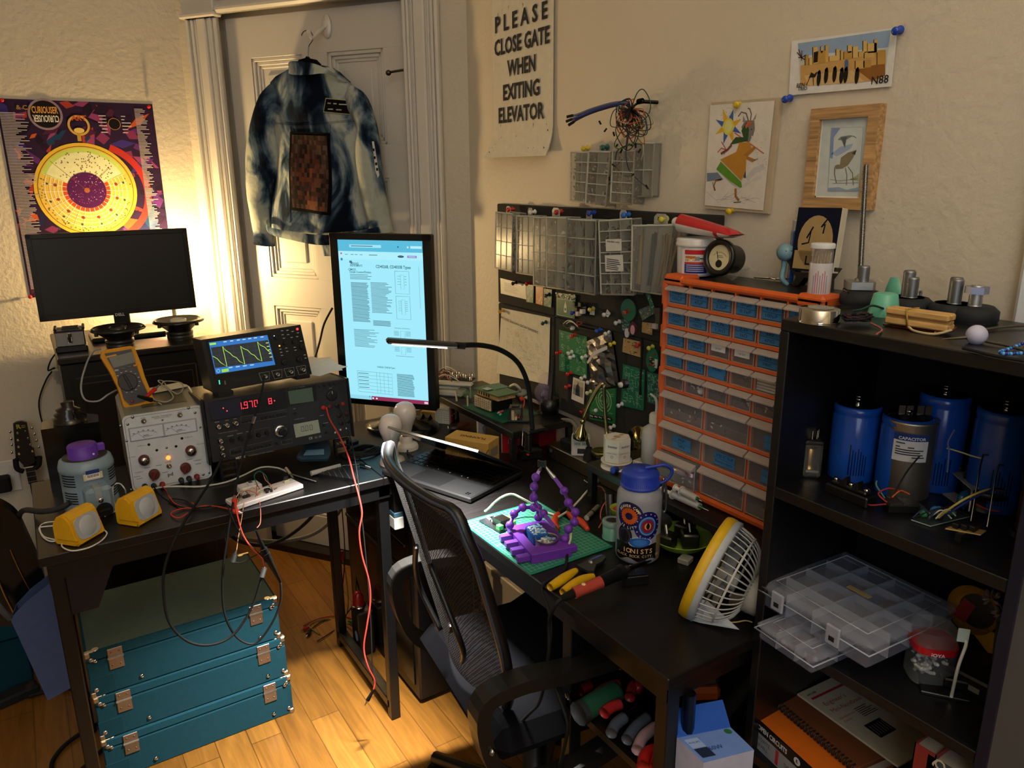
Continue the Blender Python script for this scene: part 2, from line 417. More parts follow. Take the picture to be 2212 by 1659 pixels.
# ================= the L-shaped desk
DK='#0d0b0b';FR='#0b0b0c'
desk=T('corner_desk','black woodgrain L-shaped desk on a black metal frame','desk')
m=MB('deskx');m. box(-.062,1.70,.728,.70,2.176,.75,DK,.002);P('desktop',m,desk)
m=MB('deskx');m. box(.70,1.70,.728,1.225,2.176,.75,DK,.002);P('desktop',m,desk)
m=MB('deskx');m. box(.738,.71,.728,1.225,1.699,.75,DK,.002);P('desktop',m,desk)
def legpart(x,y,z1=.728,w=.014):m=MB('satin');m. box(x-w,y-w,0,x+w,y+w,z1,FR,.002);P('leg',m,desk)
for x,y in((-.035,1.735),(-.035,2.15),(.706,2.15),(.706,1.735),(.765,.735),(.765,.985),(1.19,.735),(1.19,2.1)):legpart(x,y)
m=MB('satin');m. box(-.05,1.712,.688,.72,1.738,.727,FR);m. box(-.05,2.14,.694,.72,2.165,.727,FR);m. box(-.05,1.72,.694,-.02,2.16,.727,FR)
m. box(.748,.722,.694,.776,1.70,.727,FR);m. box(.75,.722,.694,1.2,.746,.727,FR);m. box(.69,1.712,.694,.735,2.16,.727,FR);P('frame',m,desk)
m=MB('satin');m. box(.692,1.735,.03,.72,2.15,.058,FR,.002);P('stretcher',m,desk)
m=MB('satin');m. poly([(-.02,1.728,.69),(.06,1.728,.69),(-.02,1.728,.59)],'#12121a');m. poly([(-.02,1.724,.69),(-.02,1.724,.59),(.06,1.724,.69)],'#12121a')
m. prism([(-.021,-.1),(.03,-.1),(.075,0),(-.021,0)],-.002,.002,'#15151d',M=basis((0,1.733,.69),(1,0,0),(0,0,1),(0,-1,0)));P('brace',m,desk)
m=MB('satin');m. cyl((.64,2.16,.69),(.706,2.155,.60),.008,FR);m. cyl((.60,2.16,.69),(.70,2.15,.62),.006,FR);P('brace',m,desk)
# tool shelf between the two right-hand legs
m=MB('satin');m. box(.751,.735,.515,.777,.985,.53,FR);m. box(1.178,.735,.515,1.2,.985,.53,FR);m. box(.752,.728,.515,1.2,.745,.53,FR);m. box(.752,.975,.515,1.2,.995,.53,FR);m. box(.765,.735,.518,1.19,.985,.528,'#08080a');P('lower_shelf',m,desk)
m=MB('satin');q0=V((.80,.722,.692));q1=V((.80,.722,.56))
m. cyl(q0,q1,.011,FR,n=8);m. cyl(q1,(1.0,.722,.685),.012,FR,n=8);m. sph(q1-V((0,.012,0)),.006,'#8a8a8a');P('brace',m,desk)
# ================= bookshelf at the right
BK='#0e0e10'
bs=T('bookshelf','narrow black three-tier bookshelf at the end of the desk','bookshelf')
BX,BB,BY0,BY1=.935,1.185,.344,.7135
m=MB('desk');m. box(BX,BY1-.016,0,BB,BY1,1.272,BK,.0015);P('side_panel',m,bs)
m=MB('satin');m. box(BX,BY0,0,BB,BY0+.016,1.272,'#141a2c',.0015);P('side_panel',m,bs)
m=MB('desk');m. box(BX,BY0,1.272,BB,BY1,1.29,BK,.0015);P('top_board',m,bs)
for z in(1.026,.778,.53,.06):m=MB('desk');m. box(BX+.001,BY0+.016,z-.018,BB-.006,BY1-.016,z,BK,.001);P('shelf_board',m,bs)
m=MB('matte');m. box(BB-.006,BY0+.016,.04,BB-.001,BY1-.016,1.272,'#09090b');P('back_panel',m,bs)
ZS0,ZS1,ZS2,ZS3=1.29,1.026,.778,.53
# ================= black cabinet behind the left desk
bc=T('storage_cabinet','black storage cabinet with inset front panel behind the left desk','cabinet')
m=MB('desk');m. box(.055,2.65,0,.47,3.10,.945,'#0c0c0d',.004);P('body',m,bc)
m=MB('deskx');m. box(.05,2.64,.945,.476,3.11,.966,'#15120f',.004);P('top_board',m,bc)
m=MB('satin')
for z0,z1 in((.42,.90),(.06,.38)):
 for x0,x1 in((.085,.262),(.268,.445)):m. box(x0,2.642,z0,x1,2.652,z1,'#111112',.004);m. box(x0+.014,2.638,z0+.02,x1-.014,2.644,z1-.02,'#0a0a0b',.004)
P('front_panel',m,bc)
# ---- drawing on a plane of the place: photograph measurements brought onto that plane
def LP(M,x0=0,y0=0,s=1.):
 inv=M. inverted();n=V(M. col[2][:3]);o=M. translation
 def f(a,b):
  r=ray(x0+a/s,y0+b/s);t=n. dot(o-CAM)/n. dot(r);q=inv@(CAM+r*t);return(q. x,q. y)
 return f
SEG={'0':'abcdef','1':'bc','7':'abc','8':'abcdefg','9':'abcdfg'}
def seven(m,t,x,y,w,h,col,z,gap=1.45,th=.16):
 for i,ch in enumerate(t):
  X=x+i*w*gap;t_=w*th
  R=dict(a=(0,h-t_,w,h),g=(0,h/2-t_/2,w,h/2+t_/2),d=(0,0,w,t_),f=(0,h/2,t_,h),e=(0,0,t_,h/2),b=(w-t_,h/2,w,h),c=(w-t_,0,w,h/2))
  for s_ in SEG. get(ch,''):
   a,b,c,d=R[s_];m. rect(X+a,y+b,X+c,y+d,col,z)
 return m
def screw(m,x,y,z,r,col='#8d8f92'):
 m. sph((x,y,z),r,col,6,(1,1,.5));return m
def pushpin(M,col,label,tilt=(0,0),name='push_pin',group=None,s=1.):
 m=MB('gloss');m. lathe([(.0055*s,.0),(.0062*s,.0015*s),(.0036*s,.004*s),(.003*s,.010*s),(.0052*s,.0125*s),(.006*s,.015*s),(.005*s,.0175*s),(.0005,.018*s)],col,12,tr(0,0,.005))
 m. use('metal'). cyl((0,0,-.001),(0,0,.006),.0008,'#b0b0b0',n=5)
 return S(name,m,label,'push pin',M@rot('X',tilt[0])@rot('Y',tilt[1]),group)
def clipnose(m,p0,p1,col,r=.0045):
 p0,p1=V(p0),V(p1);d=p1-p0
 m. use('rubber'). cyl(p0,p0+d*.68,r*.6,col,r,8);m. cyl(p0+d*.66,p0+d*.72,r,col,r*.7,8)
 m. use('metal'). cyl(p0+d*.7,p1,r*.55,'#9a9a98',r*.25,6);return m
 # ================= left wall: poster, pins, mandolin, outlet
M=WL(.25,1.424,.002);f=LP(M)
m=MB('paper');HW,HH=.2375,.329
m. box(-HW,-HH,-.0015,HW,HH,0,'#2b1838')
random. seed(3)
for i in range(240):
 x,y=random. uniform(-HW,HW),random. uniform(-HH,HH);a=random. random()*6.3;l=random. uniform(.012,.05);w=random. uniform(.006,.022)
 p=[(x+l*math. cos(a),y+l*math. sin(a)),(x-w*math. sin(a),y+w*math. cos(a)),(x-l*math. cos(a),y-l*math. sin(a)),(x+w*math. sin(a),y-w*math. cos(a))]
 p=[(max(-HW,min(HW,u)),max(-HH,min(HH,v)))for u,v in p]
 m. poly(p,random. choice(['#5a2a6e','#7a2f5a','#a33a34','#1f2148','#3a2c7a','#c0552c','#173a5c','#4b1f3c','#24132b','#8c3b6c','#2b1a3a','#1b1024']),.00004+i*.000001)
Z=.0004
dx,dy=f(188,411);R_=.147
px_,py__=f(178,287)
m. ring(dx+.03,dy-.01,.155,.178,'#b1302a',Z,a0=-1.3,a1=1.2)
m. disc(dx,dy,R_*1.09,'#8a6a1e',Z+.0001,n=48);m. ring(dx,dy,R_*1.02,R_*1.09,'#d6b23c',Z+.0002,48);m. disc(dx,dy,R_,'#d9b752',Z+.0003,n=48)
m. disc(dx,dy,R_*.97,'#b9d065',Z+.0004,n=40,a0=.42,a1=PI-.42);m. disc(dx,dy,R_*.88,'#d9dcb0',Z+.0005,n=40,a0=.45,a1=PI-.45)
for i in range(90):
 a=random. uniform(.55,PI-.55);r=R_*random. uniform(.42,.9);m. disc(dx+r*math. cos(a),dy+r*math. sin(a),.0022,'#7c5a4c',Z+.0006,n=6)
for j,r in enumerate((.45,.52,.6,.68,.76,.86)):m. ring(dx,dy,R_*r,R_*(r+.018),'#f0e3b8' if j else '#c94a36',Z+.0007,40,a0=PI-.42,a1=2*PI+.42)
m. ring(dx,dy,R_*.42,R_*.5,'#c4472f',Z+.00065,40,a0=PI-.42,a1=2*PI+.42)
for i in range(19):
 a=PI-.42+(PI+.84)*i/18;m. stroke([(dx+R_*.42*math. cos(a),dy+R_*.42*math. sin(a)),(dx+R_*.93*math. cos(a),dy+R_*.93*math. sin(a))],.0016,'#f3e7c2',Z+.0008)
for i in range(60):
 a=PI-.3+(PI+.6)*random. random();r=R_*random. uniform(.88,.98);m. disc(dx+r*math. cos(a),dy+r*math. sin(a),.002,'#5c5a3a',Z+.0008,n=6)
for i in range(8):
 a=PI-.2+(PI+.4)*i/7;r=R_*.66;m. disc(dx+r*math. cos(a),dy+r*math. sin(a),.006,'#8c3a2a',Z+.0009,n=5);m. disc(dx+r*1.25*math. cos(a),dy+r*1.25*math. sin(a),.004,'#31505c',Z+.0009,n=5)
m. disc(dx,dy,R_*.415,'#4a1450',Z+.001,n=36)
for i in range(90):
 a=random. random()*6.28;r=R_*.4*random. random()**.5;m. disc(dx+r*math. cos(a),dy+r*math. sin(a),.0014,random. choice(['#d9c7d6','#b54c86','#8e3f8e']),Z+.0011,n=5)
for u,v in((108,348),(236,362)):
 e=f(u,v);m. stroke([(dx,dy),e],lambda t:.001+.007*math. sin(PI*(t*.9+.05))**2,'#8a4630',Z+.0013)
m. disc(dx,dy,.009,'#a05a34',Z+.0014,n=12)
m. ring(*f(170,271),.027,.034,'#c8a24a',Z+.001,30);m. disc(*f(171,282),.016,'#d9c066',Z+.0012,ry=.009);a,b=f(171,296);m. rect(a-.006,b-.014,a+.006,b+.012,'#b58f3c',Z+.0011)
a,b=f(98,247);m. disc(a,b,.051,'#8f7a8a',Z+.0009,n=30);m. disc(a,b,.044,'#151013',Z+.001,n=30)
m. text('CURIOUSER',a,b+.014,.03,'#e0a24a',Z+.0012,width=.076,bold=.02);m. text('CURIOUSER',a,b-.014,.03,'#e6e0d4',Z+.0012,tr(2*a,2*b-.028,0)@rot('Z',PI),width=.076,bold=.02)
a,b=f(170,255);m. text('ART',a,b,.024,'#c8552f',Z+.0013,bold=.02)
a,b=f(247,268);m. disc(a,b,.018,'#0f0b10',Z+.001);m. ring(a,b,.018,.02,'#a57b3a',Z+.001)
for s_ in(-1,1):
 for i in range(6):m. rect(a+s_*.024,b-.03+i*.011,a+s_*(.034+.02*random. random()),b-.027+i*.011,'#c9c2c4',Z+.001)
for i in range(120):
 y=HH-.045-i*.0049
 if y<-HH+.01:break
 m. rect(-HW+.006,y,-HW+.04+.045*random. random()*(1 if i<55 else .6),y+.0024,'#b7aeb0',Z+.001)
for i in range(95):y=HH-.02-i*.0049;m. rect(HW-.062,y,HW-.05+.03*random. random(),y+.0024,'#b7aeb0',Z+.001)
a,b=f(52,232);m. text('& CA',a,b,.02,'#a0803c',Z+.001,bold=.02)
S('poster',m,'large colourful poster of a golden pocket watch on the left wall','poster',M)
for u,v,n_ in((4,217,'at the upper left corner'),(320,231,'at the upper right corner'),(65,640,'at the lower left corner')):
 q=py(u,v,YW);pushpin(WL(q. x,q. z,.003),'#c8281c','red push pin %s of the pocket watch poster'%n_,group='pins of the watch poster')
 # mandolin hanging on its wall hook
YM=3.05;M=basis((0,YM,0),(1,0,0),(0,0,1),(0,-1,0));f=LP(M,0,860,4.61)
mo=T('mandolin','dark mandolin hanging by its headstock below the poster','mandolin',M)
m=MB('satin');hd=[f(*q)for q in((130,260),(165,240),(215,232),(268,245),(310,470),(345,560),(345,640),(255,690),(215,650),(155,590))]
m. prism(hd,-.014,0,'#191310');a,b=f(205,280);m. text('R',a-.006,b,.022,'#a9a53a',.0006,bold=.03);m. rect(a+.002,b-.006,a+.014,b-.004,'#a9a53a',.0006);m. rect(a+.002,b,a+.014,b+.002,'#a9a53a',.0006)
P('headstock',m,mo)
m=MB('satin');nk=[f(*q)for q in((250,690),(340,675),(372,835),(285,855))];m. prism(nk,-.012,.003,'#15110f')
for t in(.28,.58,.88):
 p=[tuple(nk[0][k]+(nk[3][k]-nk[0][k])*t for k in(0,1)),tuple(nk[1][k]+(nk[2][k]-nk[1][k])*t for k in(0,1))];m. stroke(p,.0012,'#a8a59c',.0038)
m. stroke([nk[0],nk[1]],.004,'#d8d0b8',.005);x0,y0=nk[3];x1,y1=nk[2]
m. box(x0+.003,y0-.30,-.012,x1+.02,y0,.003,'#15110f');P('neck',m,mo)
for u,v,pu,pv in((175,345,100,340),(178,415,112,410),(185,482,118,468),(190,552,118,545),(255,330,320,302),(280,397,345,362),(302,460,365,425),(323,525,388,490)):
 m=MB('chrome');a=V((*f(u,v),.004));b=V((*f(pu,pv),-.006));m. cyl((a. x,a. y,-.002),(a. x,a. y,.008),.0035,'#c9c9c6',n=8);c_=a+(b-a)*.7;m. cyl((c_. x,c_. y,-.006),b,.0018,'#c0c0bc',n=6);m. sph(b,.0055,'#d8d8d4',8,(.7,1.1,.6));P('tuning_peg',m,mo)
m=MB('rubber');m. tube([f(155,600)+(.01,),f(170,690)+(.012,),f(235,720)+(.012,)],.009,'#0c0c0c',8);m. tube([f(390,570)+(.01,),f(385,650)+(.012,),f(345,690)+(.012,)],.009,'#0c0c0c',8);m. tube([f(160,610)+(.0,),f(270,640)+(-.04,),f(390,590)+(.0,)],.006,'#0c0c0c',8)
m. box(f(290,640)[0]-.02,f(290,640)[1]-.03,-.088,f(290,640)[0]+.02,f(290,640)[1]+.03,-.04,'#0f0f0f',.004)
S('wall_hanger',m,'black padded yoke hook holding the mandolin on the wall','wall hook',M)
q=py(8,1030,YW);M=WL(q. x,q. z)
m=MB('gloss');m. box(-.05,-.06,0,.05,.06,.007,'#d6d4d0',.003);o=S('wall_outlet',m,'white outlet plate low on the left wall','outlet',M)
m=MB('rubber');m. box(-.03,-.045,.007,.02,.012,.05,'#101011',.006);S('power_adapter',m,'black power adapter plugged into the white wall outlet','power adapter',M)
# ================= on the black cabinet
ZC=.966
# glowing corner lamp behind the dark screen
lp=T('table_lamp','small warm glowing lamp hidden behind the dark wide monitor','lamp',on((LAMP. x,LAMP. y,ZC)))
m=MB('satin');m. lathe([(.035,0),(.035,.01),(.008,.02),(.006,.13),(.014,.135),(.014,.165)],'#2a2a2a',16);P('base',m,lp)
m=MB('emit%g'%LAMP_POWER);m. sph((0,0,LAMP. z-ZC),.03,(1.,.68,.30),10);P('bulb',m,lp)
# wide monitor, switched off
YD=2.86;M=front((.262,YD,1.04),0,2.);f=LP(M)
dm=T('monitor','wide black monitor switched off in front of the watch poster','monitor',front((.262,YD,ZC),0,0)if 0 else M)
c4=[f(*q)for q in((57,507),(402,492),(425,665),(82,695))]
xl=(c4[0][0]+c4[3][0])/2;xr=(c4[1][0]+c4[2][0])/2;yt=(c4[0][1]+c4[1][1])/2;yb=(c4[2][1]+c4[3][1])/2
m=MB('satin');m. box(xl,yb,-.03,xr,yt,-.002,'#0b0b0c',.004);m. box(xl+.05,yb+.04,-.055,xr-.05,yt-.04,-.03,'#0b0b0c',.01);P('casing',m,dm)
m=MB('satin');t_=.016
for q in((xl,yb,xr,yb+.02),(xl,yt-t_,xr,yt),(xl,yb,xl+t_,yt),(xr-t_,yb,xr,yt)):m. box(q[0],q[1],-.004,q[2],q[3],.003,'#0a0a0b',.0015)
P('bezel',m,dm)
m=MB('satin');m. rect(xl+t_,yb+.02,xr-t_,yt-t_,'#15181b',.0004);P('screen',m,dm)
m=MB('plas');m. text('D\u2202LL' if 0 else 'DELL',f(259,679)[0],f(259,679)[1],.013,'#c4c8cc',.0036,bold=.03);P('logo',m,dm)
m=MB('satin');m. box(.0-.02,-.10,-.05,.03,yb+.08,-.03,'#0d0d0e',.003);P('stand',m,dm)
m=MB('satin');zb=ZC-1.04;m. box(-.10,zb,-.13,.13,zb+.016,.03,'#111112',.004);P('base',m,dm)
# aluminium box
M=on((.098,2.76,ZC),-4)
t=T('case','small silver aluminium box with black corners left of the dark monitor','case',M)
m=MB('metal');m. box(-.04,-.03,.018,.042,.035,.072,'#a7a7a4',.003);P('body',m,t)
m=MB('satin');m. box(-.044,-.034,0,.046,.039,.018,'#161616',.003)
for a in(-.041,.037):m. box(a,-.033,.07,a+.008,.038,.078,'#161616',.002)
m. box(-.041,-.034,.064,.043,-.028,.07,'#161616');m. box(-.02,-.03,.07,.03,.02,.077,'#1d1d1d',.003);P('trim',m,t)
m=MB('chrome');m. box(-.006,-.037,.03,.006,-.03,.062,'#c8c8c4',.002);m. tube([(-.005,-.038,.05),(-.005,-.04,.03),(.005,-.04,.03),(.005,-.038,.05)],.0012,'#d0d0cc',5,k=0);P('latch',m,t)
m=MB('rubber');q=[py(*a)for a in((140,742,2.78),(112,775,2.9),(104,800,3.08),(118,795,3.1),(100,820,3.11),(84,870,3.12),(95,925,3.12),(113,962,3.1),(120,1010,3.0))]
m. tube(q,.0028,'#141312',6,k=7);S('cable',m,'thin dark cable hanging down the left wall beside the cabinet','cable')
# loudspeakers lying on their magnets
def speaker(x,y,lab,cc,dust):
 t=T('speaker_driver',lab,'loudspeaker',on((x,y,ZC)),'car speakers on the cabinet')
 m=MB('satin');m. lathe([(.040,0),(.042,.003),(.042,.012),(.040,.014),(.043,.016),(.043,.026),(.03,.028)],'#2a2826',24);P('magnet',m,t)
 m=MB('satin');m. lathe([(.036,.026),(.046,.036),(.07,.056),(.079,.059)],'#121212',24,cap=False)
 for i in range(4):
  a=i*PI/2+.6;m. cyl((.082*math. cos(a),.082*math. sin(a),.05),(.082*math. cos(a),.082*math. sin(a),.062),.006,'#161616',n=8)
 P('basket',m,t)
 m=MB('gloss');m. lathe([(.082,.058),(.083,.062),(.076,.067),(.068,.064)],'#141414',32,cap=False);P('rim',m,t)
 m=MB('satin');m. lathe([(.069,.064),(.064,.067),(.058,.062),(.026,.048),(.02,.05),(.0001,.05)],cc,28,cap=False);P('cone',m,t)
 m=MB('gloss');m. lathe([(.026,.05),(.026,.066),(.022,.068),(.014,.063),(.0001,.066)],dust,20,cap=False);P('tweeter',m,t)
speaker(.235,2.725,'black coaxial loudspeaker lying face up in front of the monitor base','#17150f','#2b2a26')
speaker(.424,2.76,'black loudspeaker with pale centre lying face up at the right cabinet edge','#8d8878','#e9e4d4')
# mailing tube, red thing
q=py(128,800,2.98);b=py(150,1010,2.98)
t=T('mailing_tube','white cardboard tube with grey taped end standing beside the cabinet','tube')
m=MB('paper');d=(q-b);m. cyl(b-V((0,0,b. z-.0))if 0 else V((b. x,b. y,.02)),q,.021,'#a9a49c',n=16);P('tube',m,t)
m=MB('satin');m. cyl(q-V((0,0,.045)),q+V((0,0,.003)),.0216,'#77787a',n=16);m. cyl(q,q+V((.005,0,.035)),.004,'#141414',n=6);P('tape',m,t)
m=MB('plas');f=LP(basis((0,2.6,0),(1,0,0),(0,0,1),(0,-1,0)));m. prism([f(*q)for q in((135,880),(150,870),(156,905),(150,945),(138,950))],-.01,.01,'#a3281f',basis((0,2.6,0),(1,0,0),(0,0,1),(0,-1,0)))
m. cyl((f(145,945)[0],f(145,945)[1],.0),(f(145,945)[0],-(0)+.001,.0),.008,'#2a2a2c',M=basis((0,2.6,0),(1,0,0),(0,0,1),(0,-1,0)));S('hand_tool',m,'red handled tool standing upright in front of the black cabinet','tool')
# ================= left desk
# transformer can with glazed insulator
q=pz(168,990,ZD);q=V((.045,2.105,ZD))
t=T('transformer','black metal transformer can with glazed insulator behind the variac','transformer',on(q,-4))
m=MB('gloss');P('can',m. prism([(-.062+.0,-.04),(.062,-.04),(.062,.03),(.04,.05),(-.04,.05),(-.062,.03)],0,.165,'#0d0c0b'),t)
m=MB('gloss');m. lathe([(.036,.165),(.038,.175),(.03,.18),(.034,.186),(.024,.192),(.028,.198),(.014,.204),(.015,.216),(.008,.218)],'#17120d',20);P('insulator',m,t)
# variac
q=V((.058,1.93,ZD));f=LP(front((.058,1.875,ZD),8,0),0,860,4.61)
t=T('variac','blue-grey variable transformer with purple dial at the desk corner','variable transformer',on(q,8))
m=MB('satin');m. lathe([(.056,0),(.058,.004),(.058,.018),(.0565,.02),(.0565,.098),(.058,.1),(.058,.108),(.054,.122),(.046,.127),(.0001,.127)],'#7e93a3',36);m. use('matte')
for a0 in(-2.55,-.62):
 for z in[.028+.0062*i for i in range(5)]+[.07+.0062*i for i in range(5)]:
  m. surf(lambda u,v:(.0572*math. cos(a0+u*.62-.31),.0572*math. sin(a0+u*.62-.31),z+v*.003),5,1,'#14171a')
P('housing',m,t)
m=MB('satin');m. box(-.026,-.088,.0,.03,-.04,.072,'#7c91a1',.008);m. box(-.008,-.0895,.04,.007,-.05,.0745,'#8f9aa0',.001);P('terminal_box',m,t)
m=MB('chrome');m. sph((.002,-.089,.043),.006,'#c9c9c9',8,(1,.5,1));P('screw',m,t)
m=MB('rubber');m. cyl((.006,-.085,.018),(.006,-.092,.018),.0175,'#0e0e0f',n=24);m. box(-.006,-.094,.015,.018,-.09,.021,'#1a1a1b',.001);P('outlet',m,t)
m=MB('satin');m. lathe([(.047,.127),(.047,.128),(.0001,.128)],'#2b2622',30);P('dial_plate',m,t)
m=MB('plas');m. lathe([(.031,.128),(.031,.155),(.029,.158),(.0001,.158)],'#5a2aa0',28,tr(-.004,-.008,0));m. box(.024,-.014,.134,.042,-.002,.152,'#6a3ab4',.002);m. sph((.012,-.038,.138),.0025,'#e0d8f0',6);P('knob',m,t)
m=MB('paper');m. box(-.02,-.0605,.085,.02,-.057,.101,'#c9c0a6',.001);m. box(-.014,-.0612,.089,.013,-.06,.108,'#e8e6e2');m. box(-.0145,-.0615,.1,.0135,-.0612,.109,'#2a3a74')
for i in range(11):m. rect(-.012+i*.0022,.0915,-.012+i*.0022+.0012,.0985,'#1a1d33',.0613,rot('X',PI/2)@tr(0,0,0))
P('label',m,t)
m=MB('rubber');q=[py(152,1085,1.86),py(130,1098,1.87),py(90,1105,1.9),py(50,1103,2.0),py(38,1130,2.1),py(36,1180,2.2)];m. tube(q,.0065,'#2c2e30',8)
S('mains_cable',m,'thick grey power cord running from the variac over the desk edge','cable')
# bench power supply
M=front((.148,1.962,ZD),-2.5,0);f=LP(M,180,800,5.925)
ps=T('power_supply','grey bench power supply with white front panel and twin meters','power supply',M)
W_,H_=.186,.196
m=MB('satin');m. box(0,.006,-.25,W_,H_-.002,-.003,'#6f7570',.008);P('chassis',m,ps)
m=MB('satin');m. box(.05,H_-.003,-.20,W_-.03,H_-.001,-.06,'#3d4340');m. box(.055,H_-.001,-.195,W_-.035,H_-.0005,-.065,'#2f3533');P('top_recess',m,ps)
m=MB('plas');pp=[]
for cx_,cy_,a in((W_-.014,H_-.012,0),(.014,H_-.012,1),(.014,.012,2),(W_-.014,.012,3)):
 for k in range(5):b=a*PI/2+k*PI/8;pp. append((cx_+.014*math. cos(b),cy_+.012*math. sin(b)))
m. prism(pp,-.004,0,'#c9cdd3')
def tri(pts,w=.0009,col='#2b2d33',z=.0004):m. stroke([f(*p)for p in pts],w,col,z)
for a in((465,640,520,590),):pass
inn=[(x*.955+W_*.0225,y*.955+H_*.0225)for x,y in pp];m. stroke(inn+[inn[0]],.0008,'#3a3c42',.0003)
def ptxt(s_,u,v,size,col='#3a3d44'):a,b=f(u,v);m. text(s_,a,b,size,col,.0004)
for s_,u,v,z_ in(('MODEL TW5005W',1005,585,.0055),('TWIN POWER SUPPLY',1010,605,.0036),('METER',765,612,.0036),('METER',1235,535,.0036),('SUPPLY A',745,965,.0045),('SUPPLY B',1345,855,.0045),('ON',1075,1072,.0045),('POWER',1088,1172,.0045),('VOLTAGE',610,1112,.0045),('VOLTAGE',1505,940,.0045),('CURRENT',712,1305,.0045),('CURRENT',1465,1150,.0045),('DC +',1000,1400,.0035),('DC +',1445,1305,.0035)):ptxt(s_,u,v,z_)
a,b=f(1115,1335);m. text('pd',a,b,.013,'#22242c',.0004,bold=.02)
for u,v in((1045,1305),(1040,850),(690,1360),(720,1385),(1470,1195),(820,1245),(965,1215),(1360,1140)):a,b=f(u,v);m. rect(a-.007,b-.0006,a+.007,b+.0006,'#5b5e66',.0004)
P('front_panel',m,ps)
me=MB('satin');q=[f(*p)for p in((575,745),(1440,600),(1460,765),(600,930))];x0,x1=(q[0][0]+q[3][0])/2,(q[1][0]+q[2][0])/2;y0,y1=(q[3][1]+q[2][1])/2,(q[0][1]+q[1][1])/2
me. box(x0,y0,0,x1,y1,.0025,'#9a9da3',.001);P('meter_bezel',me,ps)
xm=(x0+x1)/2
for a,b in((x0+.003,xm-.002),(xm+.002,x1-.003)):
 me=MB('gloss');me. rect(a,y0+.003,b,y1-.003,'#ccd1dd',.0028);w=b-a;cx_=a+w*.42;cy_=y0-.03
 me. ring(cx_,cy_,.052,.0528,'#4b4f5c',.003,20,a0=1.0,a1=2.15);me. stroke([(a+w*.22,y0+.019),(a+w*.42,y0+.004)],.0006,'#22242a',.0032)
 for i in range(5):an=2.0-i*.2;me. rect(cx_+.055*math. cos(an)-.002,cy_+.055*math. sin(an)-.001,cx_+.055*math. cos(an)+.002,cy_+.055*math. sin(an)+.001,'#555a66',.003)
 me. rect(a+w*.38,y0+.011,a+w*.55,y0+.0125,'#555a66',.003);me. rect(a+w*.35,y0+.008,a+w*.66,y0+.0092,'#777b86',.003);P('meter',me,ps)
def knob(u,v,r,h,pointer=False):
 a,b=f(u,v);k=MB('plas');k. lathe([(r*1.02,0),(r,h*.3),(r*.96,h),(r*.8,h+.001)],'#54231f',24,tr(a,b,.0005))
 if pointer:k. box(-.003,-r*1.15,h*.5,.003,r*.7,h+.005,'#6a1f1c',.0015,tr(a,b,0)@rot('Z',-.4))
 else:k. use('chrome'). lathe([(r*.72,h+.0012),(r*.7,h+.0022),(.0001,h+.0022)],'#b9b5ae',24,tr(a,b,.0005))
 P('knob',k,ps)
knob(775,1140,.0125,.014);knob(1372,1020,.0125,.014);knob(905,1322,.0125,.011,True);knob(1305,1240,.0125,.011,True)
for u,v,c_ in((785,1480,'#1b1d1c'),(900,1475,'#1b1d1c'),(1010,1455,'#7d1c20'),(1250,1400,'#1b1d1c'),(1350,1380,'#1b1d1c'),(1450,1355,'#7d1c20')):
 a,b=f(u,v);k=MB('plas');k. lathe([(.0068,0),(.0068,.004),(.0055,.006),(.0055,.016),(.003,.0165)],c_,14,tr(a,b,0));P('binding_post',k,ps)
k=MB('chrome')
for u,v,r in((630,600,.004),(1347,482,.004),(475,712,.0036),(568,692,.0036),(1430,542,.0036),(1512,530,.003),(555,905,.003),(1497,730,.003),(1012,635,.0026),(1065,992,.003),(1535,1335,.0036),(1612,1312,.003),(612,1530,.0035)):screw(k,*f(u,v),0,r);k. cut()
PP('screw',k,ps)
k=MB('chrome')
for u,v in((772,650),(1235,572),(1095,1225)):a,b=f(u,v);k. lathe([(.006,0),(.006,.002),(.0035,.003),(.003,.006)],'#8a8780',14,tr(a,b,0));k. cyl((a,b,.003),(a+.001,b+.003,.014),.0016,'#cfcdc8',.0022,8);k. cut()
PP('toggle_switch',k,ps)
k=MB('rubber')
for u,v in((838,950),(1262,870),(940,1022),(1187,972)):k. disc(*f(u,v),.0034,'#101010',.0006,n=14);k. cut()
PP('jack',k,ps)
a,b=f(1087,1118);k=MB('emit3');k. sph((a,b,.001),.0055,(1.,.22,.03),8);P('pilot_light',k,ps)
# universal test system
M=front((.345,1.93,.790),0,6.);f=LP(M,400,680,4.879)
ms=T('test_instrument','wide dark multi-instrument with red digits under the oscilloscope','instrument',M)
q=[f(*p)for p in((230,905),(1690,672),(1752,1265),(300,1570))];x0,x1=min(q[0][0],q[3][0]),max(q[1][0],q[2][0]);y0,y1=(q[2][1]+q[3][1])/2,(q[0][1]+q[1][1])/2
MG='#25262d'
m=MB('satin');m. box(x0-.004,y0,-.26,x1+.003,y1,-.004,'#17181c',.003);m. box(x0-.003,y0,-.004,x1+.002,y1,0,MG,.0015)
m. box(x0-.012,y0-.004,-.25,x0-.004,y1+.004,.006,'#0f1013',.002);m. box(x1+.002,y0-.004,-.25,x1+.008,y1+.002,.004,'#0f1013',.002);mc=m
def fx(m,q,col,z):m. poly([f(*p)for p in q],col,z)
m=MB('satin');fx(m,((240,925),(1060,770),(1085,980),(270,1130)),'#0a0a10',.0008);fx(m,((245,930),(590,870),(605,1060),(285,1110)),'#1b2136',.001);m. use('emit2.2')
def dig(s_,u,v,w,h):a,b=f(u,v);seven(m,s_,a,b,w,h,(1.,.03,.06),.0016)
dig('1',560,1000,.009,.0175);dig('970',625,988,.0088,.0175);dig('8',880,942,.0088,.0155)
for u,v in((400,983),(440,1012),(940,905),(612,985)):m. disc(*f(u,v),.0016,(1.,.05,.08),.0016,n=10)
